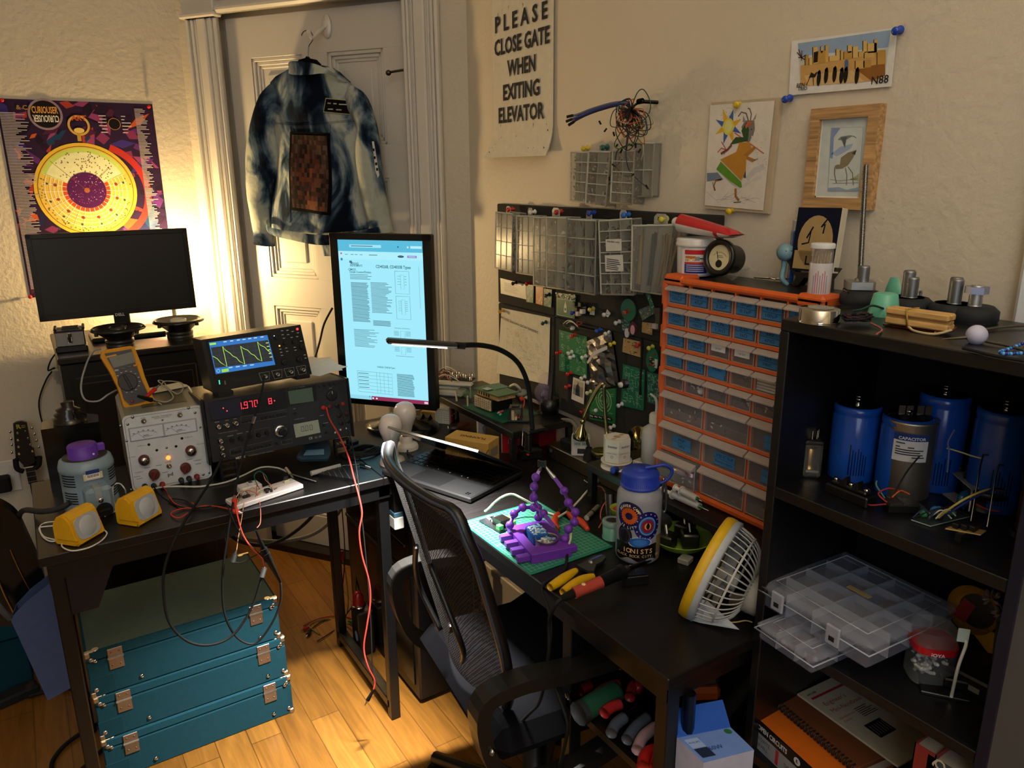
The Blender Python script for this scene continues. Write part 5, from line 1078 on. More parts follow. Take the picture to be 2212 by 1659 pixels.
# pictures
def art_frame(q,off,s):return LP(WR(0,0,off),1480,30,3.606)
f=LP(WR(0,0,.012),1480,30,3.606);M=WR(0,0)
m=MB('paper');Z=.0122
bd=[f(*p)for p in((200,690),(735,650),(640,1557),(150,1515))];pa=[f(*p)for p in((197,712),(698,675),(608,1532),(152,1490))]
m. prism(bd,.002,.010,'#b9a98e');m. poly([p+(Z,)for p in pa],'#d6d0c6');
def A(pts,col,k=1):m. poly([f(*p)+(Z+.00012*k,)for p in pts],col)
def SK(pts,w,col,k=1):m. stroke([f(*p)for p in pts],w,col,Z+.00012*k)
random. seed(2)
for i in range(70):a,b=f(*random. choice(((random. uniform(280,430),random. uniform(710,830)),(random. uniform(540,640),random. uniform(840,1250)))));m. disc(a,b,.001,'#a5a5a0',Z+.0001,n=5)
for i in range(8):SK([(190+40*i+random. uniform(-20,20),1380+random. uniform(0,90)),(260+40*i,1410+random. uniform(0,80)),(340+35*i,1370+random. uniform(0,110))],.0014,'#bcb9b4')
SK([(480,1290),(540,1220),(615,1190)],.012,'#c3c2c0');SK([(440,1350),(520,1300),(600,1270)],.006,'#cbc9c6')
for i in range(8):
 a=2*PI*i/8+.38;c_=(338,878);L_=(155 if i%2 else 148);A(((c_[0]+50*math. cos(a-.45),c_[1]+52*math. sin(a-.45)),(c_[0]+L_*.72*math. cos(a),c_[1]+L_*math. sin(a)),(c_[0]+50*math. cos(a+.45),c_[1]+52*math. sin(a+.45))),'#d3a72e' if i%2 else '#3f62a0',2)
m. disc(*f(338,878),.0135,'#d8c24e',Z+.0004,ry=.0165);m. disc(*f(338,878),.0095,'#cfd487',Z+.0005,ry=.012)
SK([(385,925),(615,1088)],.0024,'#b86a5c',3)
A(((462,980),(440,880),(470,830),(540,830),(545,900),(525,970),(500,1000)),'#7a7672',4);A(((455,960),(440,910),(480,840),(500,900),(490,990),(350,1020),(395,960)),'#35502f',5);A(((470,870),(490,840),(540,838),(500,870),(475,895)),'#b8643c',6)
SK([(495,835),(478,775),(440,765),(415,800)],.0026,'#6b6660',5);SK([(510,830),(518,780),(505,740),(490,735)],.0026,'#6b6660',5)
A(((450,845),(455,790),(475,840)),'#8d8780',5);A(((525,835),(558,772),(550,820)),'#8d8780',5);SK([(515,985),(525,965),(522,950)],.003,'#d9cfc6',6);m. disc(*f(520,900),.0015,'#3a3634',Z+.001,n=8)
A(((425,1000),(505,1000),(530,1070),(480,1110),(475,1220),(440,1300),(275,1135),(400,1075)),'#b98534',6);A(((455,1100),(540,1030),(555,1045),(490,1110)),'#a87530',7);A(((480,1105),(550,1135),(530,1155),(480,1130)),'#a87530',7);SK([(540,1140),(570,1128)],.002,'#8b8078',7)
A(((280,1150),(245,1210),(350,1300),(430,1355),(445,1350),(440,1310)),'#5d8f2f',7);A(((290,1260),(410,1360),(430,1370),(440,1345),(350,1310)),'#c9c4c4',5);A(((172,1240),(255,1235),(300,1290),(172,1305)),'#6f7f92',5);A(((475,1110),(475,1280),(455,1275),(460,1200)),'#3f4f60',5)
SK([(285,1290),(240,1300),(225,1340),(235,1375)],.004,'#9a6a34',5);SK([(395,1360),(395,1420),(420,1455)],.0055,'#9a6a34',5);SK([(380,1468),(438,1465)],.0018,'#55504c',6);SK([(215,1310),(225,1350),(238,1378)],.0014,'#55504c',6)
SK([(365,1020),(330,1060),(280,1090)],.005,'#6f4b40',5);SK([(325,1062),(285,1045),(255,1080)],.0016,'#a83c34',7);SK([(325,1062),(300,1020),(285,995)],.0016,'#a83c34',7);SK([(318,1065),(305,1095)],.0016,'#a83c34',7)
P_=S('art_print',m,'print of a skating goat in an orange coat carrying a star','picture',M)
f=LP(WR(0,0,.006),1480,30,3.606);m=MB('paper');Z=.0062
m. prism([f(*p)for p in((830,212),(1650,105),(1602,565),(808,635))],.004,.006,'#dad8d4');A(((880,230),(1605,125),(1560,470),(895,545)),'#c3c5c4',1)
A(((880,230),(1605,125),(1580,260),(890,330)),'#8ea6c4',2);A(((900,400),(1560,290),(1560,440),(1500,520),(900,560)),'#c39a5c',3);A(((1330,430),(1560,380),(1560,480),(1450,520)),'#8d5f2e',4);A(((930,480),(1300,440),(1400,530),(960,560)),'#cfae76',4)
for x0,x1,ya,yb_ in((940,965,320,395),(970,995,340,395),(1000,1035,255,385),(1035,1095,285,380),(1060,1075,250,300),(1095,1120,240,375),(1125,1180,325,365),(1180,1205,270,360),(1215,1235,280,355),(1240,1300,290,350),(1270,1300,240,300),(1310,1350,250,340),(1355,1390,290,330),(1390,1420,205,300),(1425,1495,225,300),(1475,1500,195,300),(1500,1565,280,390),(1400,1480,290,340),(1330,1400,360,425),(1390,1450,360,415)):
 A(((x0-7,ya+6),(x1-6,ya),(x1-6,yb_),(x0-7,yb_+6)),'#2d2218',5);A(((x0,ya+6),(x1,ya),(x1,yb_),(x0,yb_+6)),random. choice(('#c8a45c','#b98f46','#d2b06a')),6)
A(((1245,430),(1245,370),(1258,352),(1275,365),(1272,428)),'#4a6a9a',8);A(((1005,300),(1040,290),(1035,375),(1003,382)),'#241c16',8)
for x,y in((1045,500),(1102,480),(1168,470),(1222,480),(1255,475),(1342,480)):m. disc(*f(x,y),.0042,'#211a17',Z+.0012,ry=.0135);m. disc(*f(x,y-44),.0028,'#211a17',Z+.0012)
A(((965,500),(985,455),(1010,470),(1028,450),(1032,462),(1015,495),(985,495)),'#2b211b',8);SK([(975,495),(945,560)],.0014,'#2b211b',8);SK([(1000,495),(1003,558)],.0014,'#2b211b',8)
for a in range(7):SK([(910,340),(910+35*math. cos(a*.8),320+45*math. sin(a*.9))],.0016,'#4a2a22',8)
m. text('BEN',*f(905,555),.010,'#2d2622',Z+.0014,bold=.01);m. text('TRIO',*f(918,582),.009,'#2d2622',Z+.0014,bold=.01);m. text('N88',*f(1522,512),.018,'#2d2622',Z+.0014,bold=.01)
S('watercolour',m,'watercolour of a desert town pinned high on the right wall','picture',M)
bf=T('picture_frame','wooden framed print of two wading birds on the right wall','picture',M)
ou=[f(*p)for p in((1003,745),(1560,697),(1493,1540),(965,1500))];x0,x1,y0,y1=(ou[0][0]+ou[3][0])/2,(ou[1][0]+ou[2][0])/2-.004,(ou[2][1]+ou[3][1])/2,(ou[0][1]+ou[1][1])/2
tb=Matrix. Translation(V(((x0+x1)/2,(y0+y1)/2,0)));hw,hh,fw=(x1-x0)/2,(y1-y0)/2,.0195
m=MB('pine')
for q in(((-hw,-hh),(hw,-hh),(hw-fw,-hh+fw),(-hw+fw,-hh+fw)),((hw,-hh),(hw,hh),(hw-fw,hh-fw),(hw-fw,-hh+fw)),((hw,hh),(-hw,hh),(-hw+fw,hh-fw),(hw-fw,hh-fw)),((-hw,hh),(-hw,-hh),(-hw+fw,-hh+fw),(-hw+fw,hh-fw))):m. prism(q,0,.02,'#b08a5c',tb)
P('frame',m,bf)
m=MB('paper');m. rect(-hw+fw,-hh+fw,hw-fw,hh-fw,'#c3cdcb',.012,tb)
for q in((-hw+fw,-hh+fw,-hw+fw+.0025,hh-fw),(-hw+fw,-hh+fw,hw-fw,-hh+fw+.0025)):m. rect(*q,'#e3e2dc',.0125,tb)
f=LP(WR(0,0,.0125),1480,30,3.606);Z=.0126
A(((1140,890),(1388,880),(1352,1380),(1112,1382)),'#c4cdcb',1);SK([(1140,890),(1388,880),(1352,1380),(1112,1382),(1140,890)],.0006,'#8a9290',2)
A(((1142,892),(1210,890),(1160,960),(1150,1130),(1128,1120)),'#8095bd',2);A(((1140,1090),(1210,1035),(1310,1010),(1290,1050),(1180,1110)),'#9aabc9',2);A(((1115,1355),(1200,1350),(1260,1370),(1350,1350),(1350,1380),(1114,1380)),'#8da0c0',2)
A(((1205,1190),(1215,1120),(1270,1080),(1335,1060),(1310,1120),(1270,1180),(1225,1205)),'#857c63',4);A(((1165,1185),(1190,1172),(1230,1180),(1225,1205),(1180,1208)),'#857c63',5);A(((1300,1085),(1338,1060),(1325,1100)),'#4a4638',6);SK([(1168,1195),(1165,1250),(1180,1318)],.0022,'#857c63',5);SK([(1250,1200),(1262,1260),(1258,1335)],.0015,'#7a7460',5);SK([(1270,1190),(1305,1240),(1312,1335)],.0015,'#7a7460',5)
A(((1190,980),(1215,955),(1290,945),(1300,955),(1240,990),(1220,985)),'#7e8484',4);A(((1215,965),(1262,955),(1245,1045),(1232,1010)),'#5b6262',5);SK([(1290,948),(1320,955),(1335,968)],.0012,'#7e8484',5)
SK([(1130,1290),(1210,1300),(1340,1285)],.001,'#8d9795',4);SK([(1150,1320),(1350,1315)],.001,'#8d9795',4);A(((1280,1290),(1330,1265),(1355,1240),(1352,1300)),'#a8a77c',4)
P('print',m,bf)
for u,v,c_,lab in((1938,62,'#1d46b0','blue push pin at the upper right of the desert watercolour'),(1700,210,'#1d46b0','blue push pin at the lower left of the desert watercolour'),(1595,222,'#d8b81c','yellow push pin above the skating goat print'),(1578,452,'#d8b81c','yellow push pin below the skating goat print')):
 q=px(u,v,XW-.014);pushpin(WR(q. y,q. z,.0),c_,lab,(.2,.1),s=1.15)
 # ================= felt board with circuit boards
PB=.012
t=T('felt_board','black felt pin board of six tiles above the desk','pin board',WR(0,0))
ye=(2.016,1.711,1.406,1.12);ze=(1.414,1.109,.838)
for i in range(3):
 for j in range(2):m=MB('felt');m. box(-ye[i]+.0012,ze[j+1]+.0012,0,-ye[i+1]-.0012,ze[j]-.0012,PB,'#26241f',.003);P('tile',m,t)
B5=(1060,580,4.365)
def plate(q,o,th,col,base=B5):
 F=LP(WR(0,0,o+th),*base);p=[F(*c)for c in q];m=MB('satin');m. prism(p,o,o+th,col);e=lambda u,v:tuple(V(p[0]). lerp(V(p[1]),u). lerp(V(p[3]). lerp(V(p[2]),u),v))if len(p)==4 else None
 return m,F,e,o+th
def tracks(m,e,z,n,col,w=.0012,seed=1):
 random. seed(seed)
 for i in range(n):
  u,v=random. random()*.8+.05,random. random()*.85+.05;du,dv=random. choice(((.15,0),(0,.12),(.06,.06)));a,b=e(u,v),e(min(.97,u+du),min(.97,v+dv));m. stroke([a,b],w,col,z+.0003)
 return m
def board(q,col,art,n,lab,seed,o=PB+.004,name='circuit_board',w=.0012):
 m,F,e,z=plate(q,o,.0016,col);tracks(m,e,z,n,art,w,seed)
 for i in range(6):a,b=e(random. random()*.9+.05,random. random()*.9+.05);m. disc(a,b,.0016,'#c9c4a8',z+.0004,n=8)
 return S(name,m,lab,'circuit board',WR(0,0)),m,F,e,z
board(((335,150),(405,157),(400,325),(335,315)),'#1f5a44','#c9cfbd',30,'small green board left of the orange one on the felt board',1,w=.0018)
board(((425,168),(495,172),(490,347),(425,330)),'#c8702c','#e3d6a8',22,'small orange circuit board on the felt board',2,w=.0018)
board(((500,186),(578,200),(570,371),(498,350)),'#1d5242','#b9c4b0',26,'small green board right of the orange one on the felt board',3,w=.0018)
m,F,e,z=plate(((620,225),(800,250),(790,475),(618,440)),PB+.004,.002,'#1f5c46')
for i in range(26):a,b=e(random. random(),random. random()*.2+.01);m. box(a-.003,b-.002,z-.001,a+.003,b+.002,z+.002,random. choice(('#d6d0bc','#2a2a28','#b9b39c','#cfc9a4')))
m. stroke([e(.05,.26),e(.9,.26),e(.88,.97),e(.05,.96),e(.05,.26)],.0012,'#8fc0a4',z+.0004);a,b=e(.5,.62);m. poly([(a,b+.022),(a+.006,b+.006),(a+.006,b-.012),(a-.006,b-.012),(a-.006,b+.004)],'#c9cdb8',z+.0005);m. disc(a,b-.003,.004,'#1f5c46',z+.0008,n=12)
S('circuit_board',m,'square green board with pale drop symbol on the felt board','circuit board',WR(0,0))
m,F,e,z=plate(((90,90),(330,150),(335,292),(95,235)),PB+.001,.001,'#cfcab8');m. lines(e(.15,.8)[0],e(.15,.8)[1],e(.75,.8)[0],e(.2,.2)[1],7,'#9a968a',z+.0003)
S('paper_note',m,'small white printed note at the upper left of the felt board','note',WR(0,0))
F=LP(WR(0,0,PB+.003),*B5);pp=[F(*c)for c in((100,372),(560,465),(545,1095),(60,985))]
e=lambda u,v:tuple(V(pp[0]). lerp(V(pp[1]),u). lerp(V(pp[3]). lerp(V(pp[2]),u),v))
m=MB('paper');sh=lambda u,v:(*e(u,v),PB+.002+.014*max(0,v-.75)+.008*max(0,u-.85));m. surf(sh,10,10,'#d8d2bd');m. surf(lambda u,v:V(sh(1-u,v))-V((0,0,.0008)),6,6,'#d8d2bd')
zz=lambda u,v:PB+.0028+.014*max(0,v-.75)+.008*max(0,u-.85)
a,b=e(.38,.19);T2=basis((a,b,PB+.003),tuple((V(e(.9,.25))-V(e(.05,.11))). normalized())+(0,),tuple((V(e(.4,.1))-V(e(.4,.3))). normalized())+(0,),(0,0,1))
m. text('LabCoatz Staccato QCW DRSSTC',0,0,.011,'#4d4a44',.0004,T2,width=(V(e(.9,.2))-V(e(.08,.1))). length);m. stroke([e(.05,.165),e(.78,.245)],.0006,'#4d4a44',PB+.0034)
random. seed(4)
for cx_,cy_,n in((.4,.33,26),(.42,.5,14),(.35,.72,34),(.72,.72,26),(.82,.5,8)):
 for i in range(n):
  u,v=min(.93,max(.06,cx_+random. gauss(0,.13))),min(.86,max(.25,cy_+random. gauss(0,.055)));du,dv=random. choice(((.07,.01),(0,.05),(.03,0)))
  m. stroke([e(u,v),e(min(.95,u+du),v+dv)],.0006,'#98937f',zz(u,v)+.0006)
 for i in range(4):m. ring(*e(min(.9,max(.1,cx_+random. gauss(0,.1))),cy_+random. gauss(0,.04)),.006,.0066,'#98937f',zz(.5,cy_)+.001,14)
S('schematic_sheet',m,'large white circuit schematic sheet pinned to the felt board','paper',WR(0,0))
ob,m,F,e,z=board(((645,577),(905,645),(905,1025),(645,962)),'#187048','#1d8052',6,'large green panel of repeated small boards on the felt board',6)
m=MB('satin')
for c in(.12,.34,.68,.9):
 for r in range(4):
  for i in range(10):
   u,v=c-.08+.16*random. random(),.03+r*.24+.2*random. random();m. stroke([e(u,v),e(min(.98,u+random. choice((.0,.05))),v+random. choice((.03,.0)))],.0011,'#9fb8a2',z+.0004)
  m. ring(*e(c,.13+r*.24),.0035,.0043,'#b9ccb8',z+.0005,10)
o2=P('silkscreen',m,ob)
m,F,e,z=plate(((905,690),(1140,588),(1215,1100),(965,1142)),PB+.006,.001,'#6f7278')
m=MB('metal');random. seed(12);wr=[[random. uniform(-.004,.005)for _ in range(8)]for _ in range(12)]
m. surf(lambda u,v:(*e(u,v),PB+.009+.012*math. sin(PI*v)*math. sin(PI*u)+wr[int(v*11)][int(u*7)]*(0<u<1)),7,11,lambda u,v:'#8a7662' if u>.8 and v<.0 else('#7d7a76' if(u*7+v*5)%2<1 else '#6a6c72'),smooth=False)
m. surf(lambda u,v:(*e(1-u,v),PB+.003),2,2,'#55565a');m. use('paper');m. poly([e(.12,.42)+(PB+.026,),e(.45,.27)+(PB+.028,),e(.9,.24)+(PB+.02,),e(.9,.31)+(PB+.02,),e(.47,.34)+(PB+.028,),e(.15,.47)+(PB+.026,)],'#d3c6c0')
m. use('clear');m. stroke([e(.02,.1),e(.98,.06)],.003,'#d0d0d0',PB+.02);S('antistatic_bag',m,'silver antistatic zip bag pinned to the felt board','bag',WR(0,0))
m,F,e,z=plate(((778,1025),(887,1065),(876,1282),(760,1230)),PB+.003,.001,'#d8d4cc');m. poly([e(.08,.08),e(.92,.08),e(.92,.74),e(.08,.74)],'#8d8a7c',z+.0003);m. poly([e(.08,.08),e(.92,.08),e(.92,.3),e(.08,.3)],'#b9b49c',z+.0004)
m. poly([e(.3,.74),e(.33,.3),e(.45,.2),e(.6,.3),e(.68,.74)],'#23304c',z+.0006);m. disc(*e(.48,.19),.0032,'#8a6a54',z+.0007,ry=.004);S('instant_photo',m,'instant photo of a person in dark clothes on the felt board','photo',WR(0,0))
m,F,e,z=plate(((935,1150),(1182,1130),(1172,1470),(930,1420)),PB+.004,.002,'#1f6e3c');c_=e(.55,.33)
for r in(.013,.021,.03):m. ring(*c_,r,r+.0022,'#b9c9a8',z+.0005,30)
tracks(m,e,z,22,'#6fa06f',.002,9);
for i in range(5):a,b=e(.15+.17*i,.86);m. box(a-.007,b-.005,z,a+.007,b+.005,z+.005,'#232323',.001);m. box(a-.006,b-.001,z+.005,a+.006,b+.001,z+.0056,'#c9c9c9')
a,b=e(.3,.66);m. sph((a,b,z+.004),.006,'#d8d8d8',6);S('coil_board',m,'green board with spiral white coil at the bottom of the felt board','circuit board',WR(0,0))
F=LP(WR(0,0,PB+.006),*B5)
m=MB('satin');a,b=F(1302,390);m. disc(a,b,.0275,'#24684a',PB+.008,n=36);m. prism([(a+.0275*math. cos(i*.26),b+.0275*math. sin(i*.26))for i in range(24)],PB+.005,PB+.0078,'#1f5f43');m. ring(a,b,.007,.0078,'#3d8a66',PB+.0083)
S('round_board',m,'round green disc with red pin on the felt board','disc',WR(0,0))
board(((1392,392),(1530,332),(1547,420),(1430,492)),'#51605a','#8a958c',40,'grey green prototyping board tilted on the felt board',21)
board(((1458,240),(1500,236),(1547,380),(1520,388)),'#1d6a54','#9ac0a8',12,'narrow green board hanging tilted at the right of the felt board',22,PB+.01)
board(((1428,505),(1526,517),(1520,627),(1424,600)),'#b08d5c','#5a3a2a',6,'small tan board with red capacitor on the felt board',23)
board(((1252,655),(1427,695),(1412,838),(1240,786)),'#b8935c','#33281c',14,'tan handwritten board under a red pin on the felt board',24,w=.002)
board(((1228,480),(1312,470),(1318,600),(1240,585)),'#1c4a3c','#b9bdb4',22,'small green board below the round green disc',25)
board(((1247,900),(1452,957),(1440,1342),(1226,1290)),'#1c6a4c','#86b49a',90,'large green board right of the spiral coil board',26,w=.0015)
board(((1472,970),(1605,1003),(1603,1300),(1478,1260)),'#1b6050','#8ab5a5',60,'green board half hidden behind the drawer cabinet',27,PB+.009,w=.0015)
m=MB('satin');rr=[F(1535+58*math. cos(a),862+(112 if abs(math. sin(a))>.2 else 90)*math. sin(a))for a in[k*2*PI/22 for k in range(22)]];m. prism(rr,PB+.008,PB+.0105,'#1f6e50');z=PB+.0107
for i in range(14):a,b=F(random. uniform(1500,1570),random. uniform(790,940));m. box(a-.003,b-.002,z-.001,a+.003,b+.002,z+.003,random. choice(('#c9b9a0','#8a3a2a','#2a2a2a')))
a,b=F(1575,890);m. rect(a-.005,b-.012,a+.005,b+.01,'#d8d8d4',z+.001);S('oval_board',m,'rounded green board with white sticker beside the drawer cabinet','circuit board',WR(0,0))
m=MB('gloss');tp=[F(*c)for c in((1355,490),(1395,540),(1390,600),(1345,612),(1318,585),(1330,530))];m. prism(tp,PB+.01,PB+.014,'#5a2a34');m. disc(*F(1362,575),.008,'#c99aa0',PB+.0145,ry=.012);S('heart_charm',m,'pink and maroon drop charm below the round green disc','charm',WR(0,0))
m=MB('gloss');m. disc(*F(1302,605),.008,'#c4c0c4',PB+.013,ry=.012);m. prism([(F(1302,605)[0]+.008*math. cos(i*.5),F(1302,605)[1]+.012*math. sin(i*.5))for i in range(12)],PB+.01,PB+.0128,'#b0acb0');S('tag',m,'white oval tag below the small green board','tag',WR(0,0))
t=T('relay_module','dark electronic module under yellow and red pins on the felt board','module',WR(0,0));m=MB('satin');a=F(810,330);b=F(915,430);m. box(a[0],b[1],PB,b[0],a[1],PB+.012,'#141414',.001);P('body',m,t)
for i,(u,v,c)in enumerate(((830,330,'#1a1a1a'),(885,335,'#202020'),(850,380,'#2a2220'),(900,400,'#c9c6b9'),(860,420,'#b9b6b0'))):m=MB('satin');a,b=F(u,v);m. box(a-.006,b-.006,PB+.012,a+.006,b+.006,PB+.024,c,.001);P('component',m,t)
m,F1,e,z=plate(((935,390),(978,395),(977,440),(934,435)),PB+.003,.001,'#d2cdb8');S('paper_tag',m,'small cream tag below the yellow pin on the felt board','tag',WR(0,0))
m,F1,e,z=plate(((1097,385),(1130,425),(1105,460),(1075,440)),PB+.006,.001,'#d8d6d2');m. disc(*e(.5,.5),.004,'#55524c',z+.0004,n=6);S('paper_tag',m,'white diamond tag on the felt board','tag',WR(0,0))
t=T('battery_pack','black battery box with wires pinned by blue pin on the felt board','battery box',WR(0,0));m=MB('satin');a=F(850,540);b=F(1010,600);m. box(a[0],b[1],PB,b[0],a[1],PB+.018,'#0e0e0f',.002);P('box',m,t)
for pts,c in((((850,560),(790,500),(740,490),(700,520)),'#d6cdbd'),(((850,560),(800,510),(760,500),(730,520)),'#c9c4b4'),(((850,565),(830,500),(880,510),(850,530)),'#8a3226'),(((850,570),(780,530),(720,545),(690,530),(670,500)),'#1b1a18'),(((780,530),(745,560),(700,530)),'#3f6a4a')):m=MB('rubber');m. tube([F(*p)+(PB+.012,)for p in pts],.0014,c,5);P('wire',m,t)
m=MB('plas');m. lathe([(.006,0),(.006,.008),(.004,.01)],'#d8d2c0',12,tr(*F(765,562),PB));S('button',m,'round cream button beside the black battery box','button',WR(0,0))
m=MB('satin');m. lathe([(.012,0),(.012,.01),(.0001,.011)],'#121212',18,tr(*F(1275,1085),PB+.005));m. use('plas'). lathe([(.007,.012),(.007,.018),(.0001,.019)],'#d8d4c8',16,tr(*F(1263,1090),PB+.005));S('push_button',m,'black push button with white cap on the large green board','button',WR(0,0))
m=MB('satin');m. prism([F(*c)for c in((1550,370),(1612,370),(1606,580),(1552,575),(1572,470))],PB+.006,PB+.012,'#4a4338');m. box(*F(1560,560),PB+.012,F(1600,520)[0],F(1600,520)[1],PB+.02,'#b9b6ac',.001);S('circuit_board',m,'brown module with metal can at the right of the felt board','circuit board',WR(0,0))
m=MB('rubber');m. tube([F(1466,650)+(PB+.02,),F(1462,850)+(PB+.02,),F(1458,1060)+(PB+.022,),F(1455,1180)+(PB+.022,)],lambda t:.0028+.004*max(0,t-.75),'#0d0d0e',8);S('cable_tie',m,'long black probe hanging in front of the large green boards','probe',WR(0,0))
for u,v,c,w in((355,133,'#b8241c','above the small green board'),(225,130,'#151515','on the white printed note'),(535,245,'#173f38','on the right small green board'),(100,395,'#c8961e','at the left corner of the schematic'),(505,505,'#1d4a4c','at the right corner of the schematic'),(780,407,'#2348a8','below the square green board'),(832,422,'#b8241c','on the dark module'),(950,375,'#cfc04a','on the dark module'),(1085,422,'#d6d4ce','on the white diamond tag'),(1283,400,'#c2382a','in the round green disc'),(1015,576,'#2a50b8','on the black battery box'),(780,625,'#c22a1e','at the top of the large green panel'),(640,785,'#c22a1e','at the left of the large green panel'),(748,785,'#d8d6d0','in the middle of the large green panel, upper'),(765,826,'#d8d6d0','in the middle of the large green panel, lower'),(880,826,'#d8d6d0','at the right of the large green panel'),(740,982,'#c22a1e','at the bottom of the large green panel'),(870,1022,'#d8d6d0','at the lower right of the large green panel'),(1098,602,'#d8d6d0','at the top of the silver bag'),(1145,702,'#d2c238','at the right of the silver bag'),(725,1106,'#b8302a','left of the instant photo'),(870,1340,'#8a2420','below the instant photo'),(930,1060,'#d8d6d0','right of the instant photo'),(925,1160,'#cfc9a0','at the left of the coil board'),(1145,1485,'#dcdad6','at the lower right of the coil board'),(1220,1277,'#dcdad6','at the lower left of the large green board'),(1395,712,'#c2321e','on the tan handwritten board'),(1508,735,'#d8cc5a','on the rounded green board'),(1195,500,'#cfcdca','left of the small green board under the disc')):
 q=LP(WR(0,0,PB+.012),*B5)(u,v);pushpin(WR(0,0)@tr(q[0],q[1],PB),c,'push pin %s'%w,(.15,.1),group='pins on the felt board')
for u,v,c,w in((292,158,'#c2241c','red pin holding the leftmost clear organizer'),(530,188,'#dcdad4','white pin holding the second clear organizer'),(815,185,'#b8241c','red pin holding the clear organizer with white parts'),(1168,195,'#2a48a8','dark blue pin holding the heat shrink organizer'),(1545,215,'#2a6ac8','bright blue pin holding the organizer of screws'),(1955,262,'#d8cc3a','yellow pin holding the organizer of wooden sticks')):
 q=LP(WR(0,0,PB+.03),1040,420,5.027)(u,v);pushpin(WR(0,0)@tr(q[0],q[1],PB+.008),c,w,(.1,0),group='pins holding the organizers',s=1.2)
for u,v,c,w in((940,1150,'#d8c038','yellow pin above the left pinned clear box'),(1090,1142,'#2a6a5a','green pin above the middle pinned clear box')):
 q=LP(WR(0,0,.02),1000,0,3.606)(u,v);pushpin(WR(0,0)@tr(q[0],q[1],0),c,w,(.1,.1),s=1.2)
 # ================= portrait monitor
XM=V((.63435,-.77304,0));NM=V((-.77304,-.63435,0));M=basis((.905,2.0,.828),XM,(0,0,1),NM);f=LP(M)
t=T('monitor','portrait monitor showing a white electronic datasheet page','monitor',M)
x0,x1=f(717,690)[0],f(936,700)[0];y0,y1=f(935,887)[1],f(934,507)[1]
x0=(f(713.7,501.5)[0]+f(734,867)[0])/2
m=MB('satin');m. box(x0,y0,-.028,x1,y1,-.002,'#0c0c0d',.003);m. box(x0+.06,y0+.1,-.055,x1-.06,y1-.1,-.028,'#0c0c0d',.01);P('casing',m,t)
sx0,sx1,sy0,sy1=x0+.0165,x1-.0185,f(830,865)[1],f(830,515)[1]
sq=[f(*p)for p in((728,515.5),(917,521),(922,874),(753,853))];sx0=(sq[0][0]+sq[3][0])/2;sx1=(sq[1][0]+sq[2][0])/2;sy1=sq[1][1];sy0=sq[2][1]
m=MB('satin')
for q in((x0,y0,sx0,y1),(sx1,y0,x1,y1),(x0,y0,x1,sy0),(x0,sy1,x1,y1)):m. box(q[0],q[1],-.004,q[2],q[3],.002,'#0c0c0d',.0008)
P('bezel',m,t)
sw,sh=sx1-sx0,sy1-sy0;X=lambda u:sx0+sw*u;Y=lambda v:sy1-sh*v
m=MB('emit1.0');BGC=(.36,.83,.98);m. rect(sx0,sy0,sx1,sy1,BGC,.0005);D1=(.05,.17,.22);Zs=.0008
m. rect(X(0),Y(.068),X(1),Y(0),(.10,.50,.72),Zs);m. rect(X(.14),Y(.045),X(.52),Y(.028),(.35,.78,.92),Zs+.0002);m. rect(X(.86),Y(.045),X(.99),Y(.03),(.45,.85,.95),Zs+.0002);m. disc(X(.83),Y(.038),.003,(.45,.85,.95),Zs+.0002)
m. rect(X(.16),Y(.039),X(.42),Y(.034),D1,Zs+.0003);m. rect(X(.71),Y(.041),X(.725),Y(.033),(.02,.08,.3),Zs+.0003)
m. rect(X(0),Y(.115),X(1),Y(.068),(.42,.86,.98),Zs)
for u in(.08,.15,.2,.26):m. rect(X(u),Y(.089),X(u+.035),Y(.086),D1,Zs+.0002)
m. rect(X(.37),Y(.09),X(.47),Y(.086),D1,Zs+.0002);m. prism([(X(.745)+.006*math. cos(i*.5)*1.7,Y(.093)+.0035*math. sin(i*.5))for i in range(13)],Zs,Zs+.0002,(.04,.12,.16));m. rect(X(.82),Y(.1),X(.93),Y(.086),(.35,.22,.6),Zs+.0002);m. rect(X(.835),Y(.095),X(.915),Y(.091),BGC,Zs+.0004)
m. rect(X(.025),Y(.087),X(.045),Y(.077),(.75,.1,.2),Zs+.0002);m. rect(X(.025),Y(.125),X(.048),Y(.11),(.02,.25,.5),Zs+.0002)
m. text('TEXAS',X(.185),Y(.142),.010,D1,Zs+.0004,bold=.02);m. text('INSTRUMENTS',X(.21),Y(.154),.008,D1,Zs+.0004,width=sw*.15,bold=.02);m. poly([(X(.13),Y(.125)),(X(.16),Y(.125)),(X(.16),Y(.133)),(X(.172),Y(.136)),(X(.155),Y(.146)),(X(.145),Y(.138)),(X(.128),Y(.138))],D1,Zs+.0004)
m. text('CD4026B, CD4033B Types',X(.65),Y(.158),.012,D1,Zs+.0004,width=sw*.41,bold=.025);m. text('CMOS',X(.155),Y(.178),.009,D1,Zs+.0004,bold=.02);m. text('Decade Counters/Dividers',X(.255),Y(.192),.009,D1,Zs+.0004,width=sw*.26,bold=.02)
random. seed(8)
for v in(.207,.216,.225,.233):m. rect(X(.125),Y(v+.003),X(.33+.06*random. random()),Y(v),D1,Zs+.0004)
m. lines(X(.13),Y(.5),X(.345),Y(.255),34,D1,Zs+.0004,.5,jag=.12);m. lines(X(.37),Y(.44),X(.63),Y(.25),24,D1,Zs+.0004,.4,jag=.35);m. lines(X(.375),Y(.52),X(.59),Y(.485),5,D1,Zs+.0004,.5,jag=.1);m. lines(X(.13),Y(.66),X(.44),Y(.545),15,D1,Zs+.0004,.35,jag=.5)
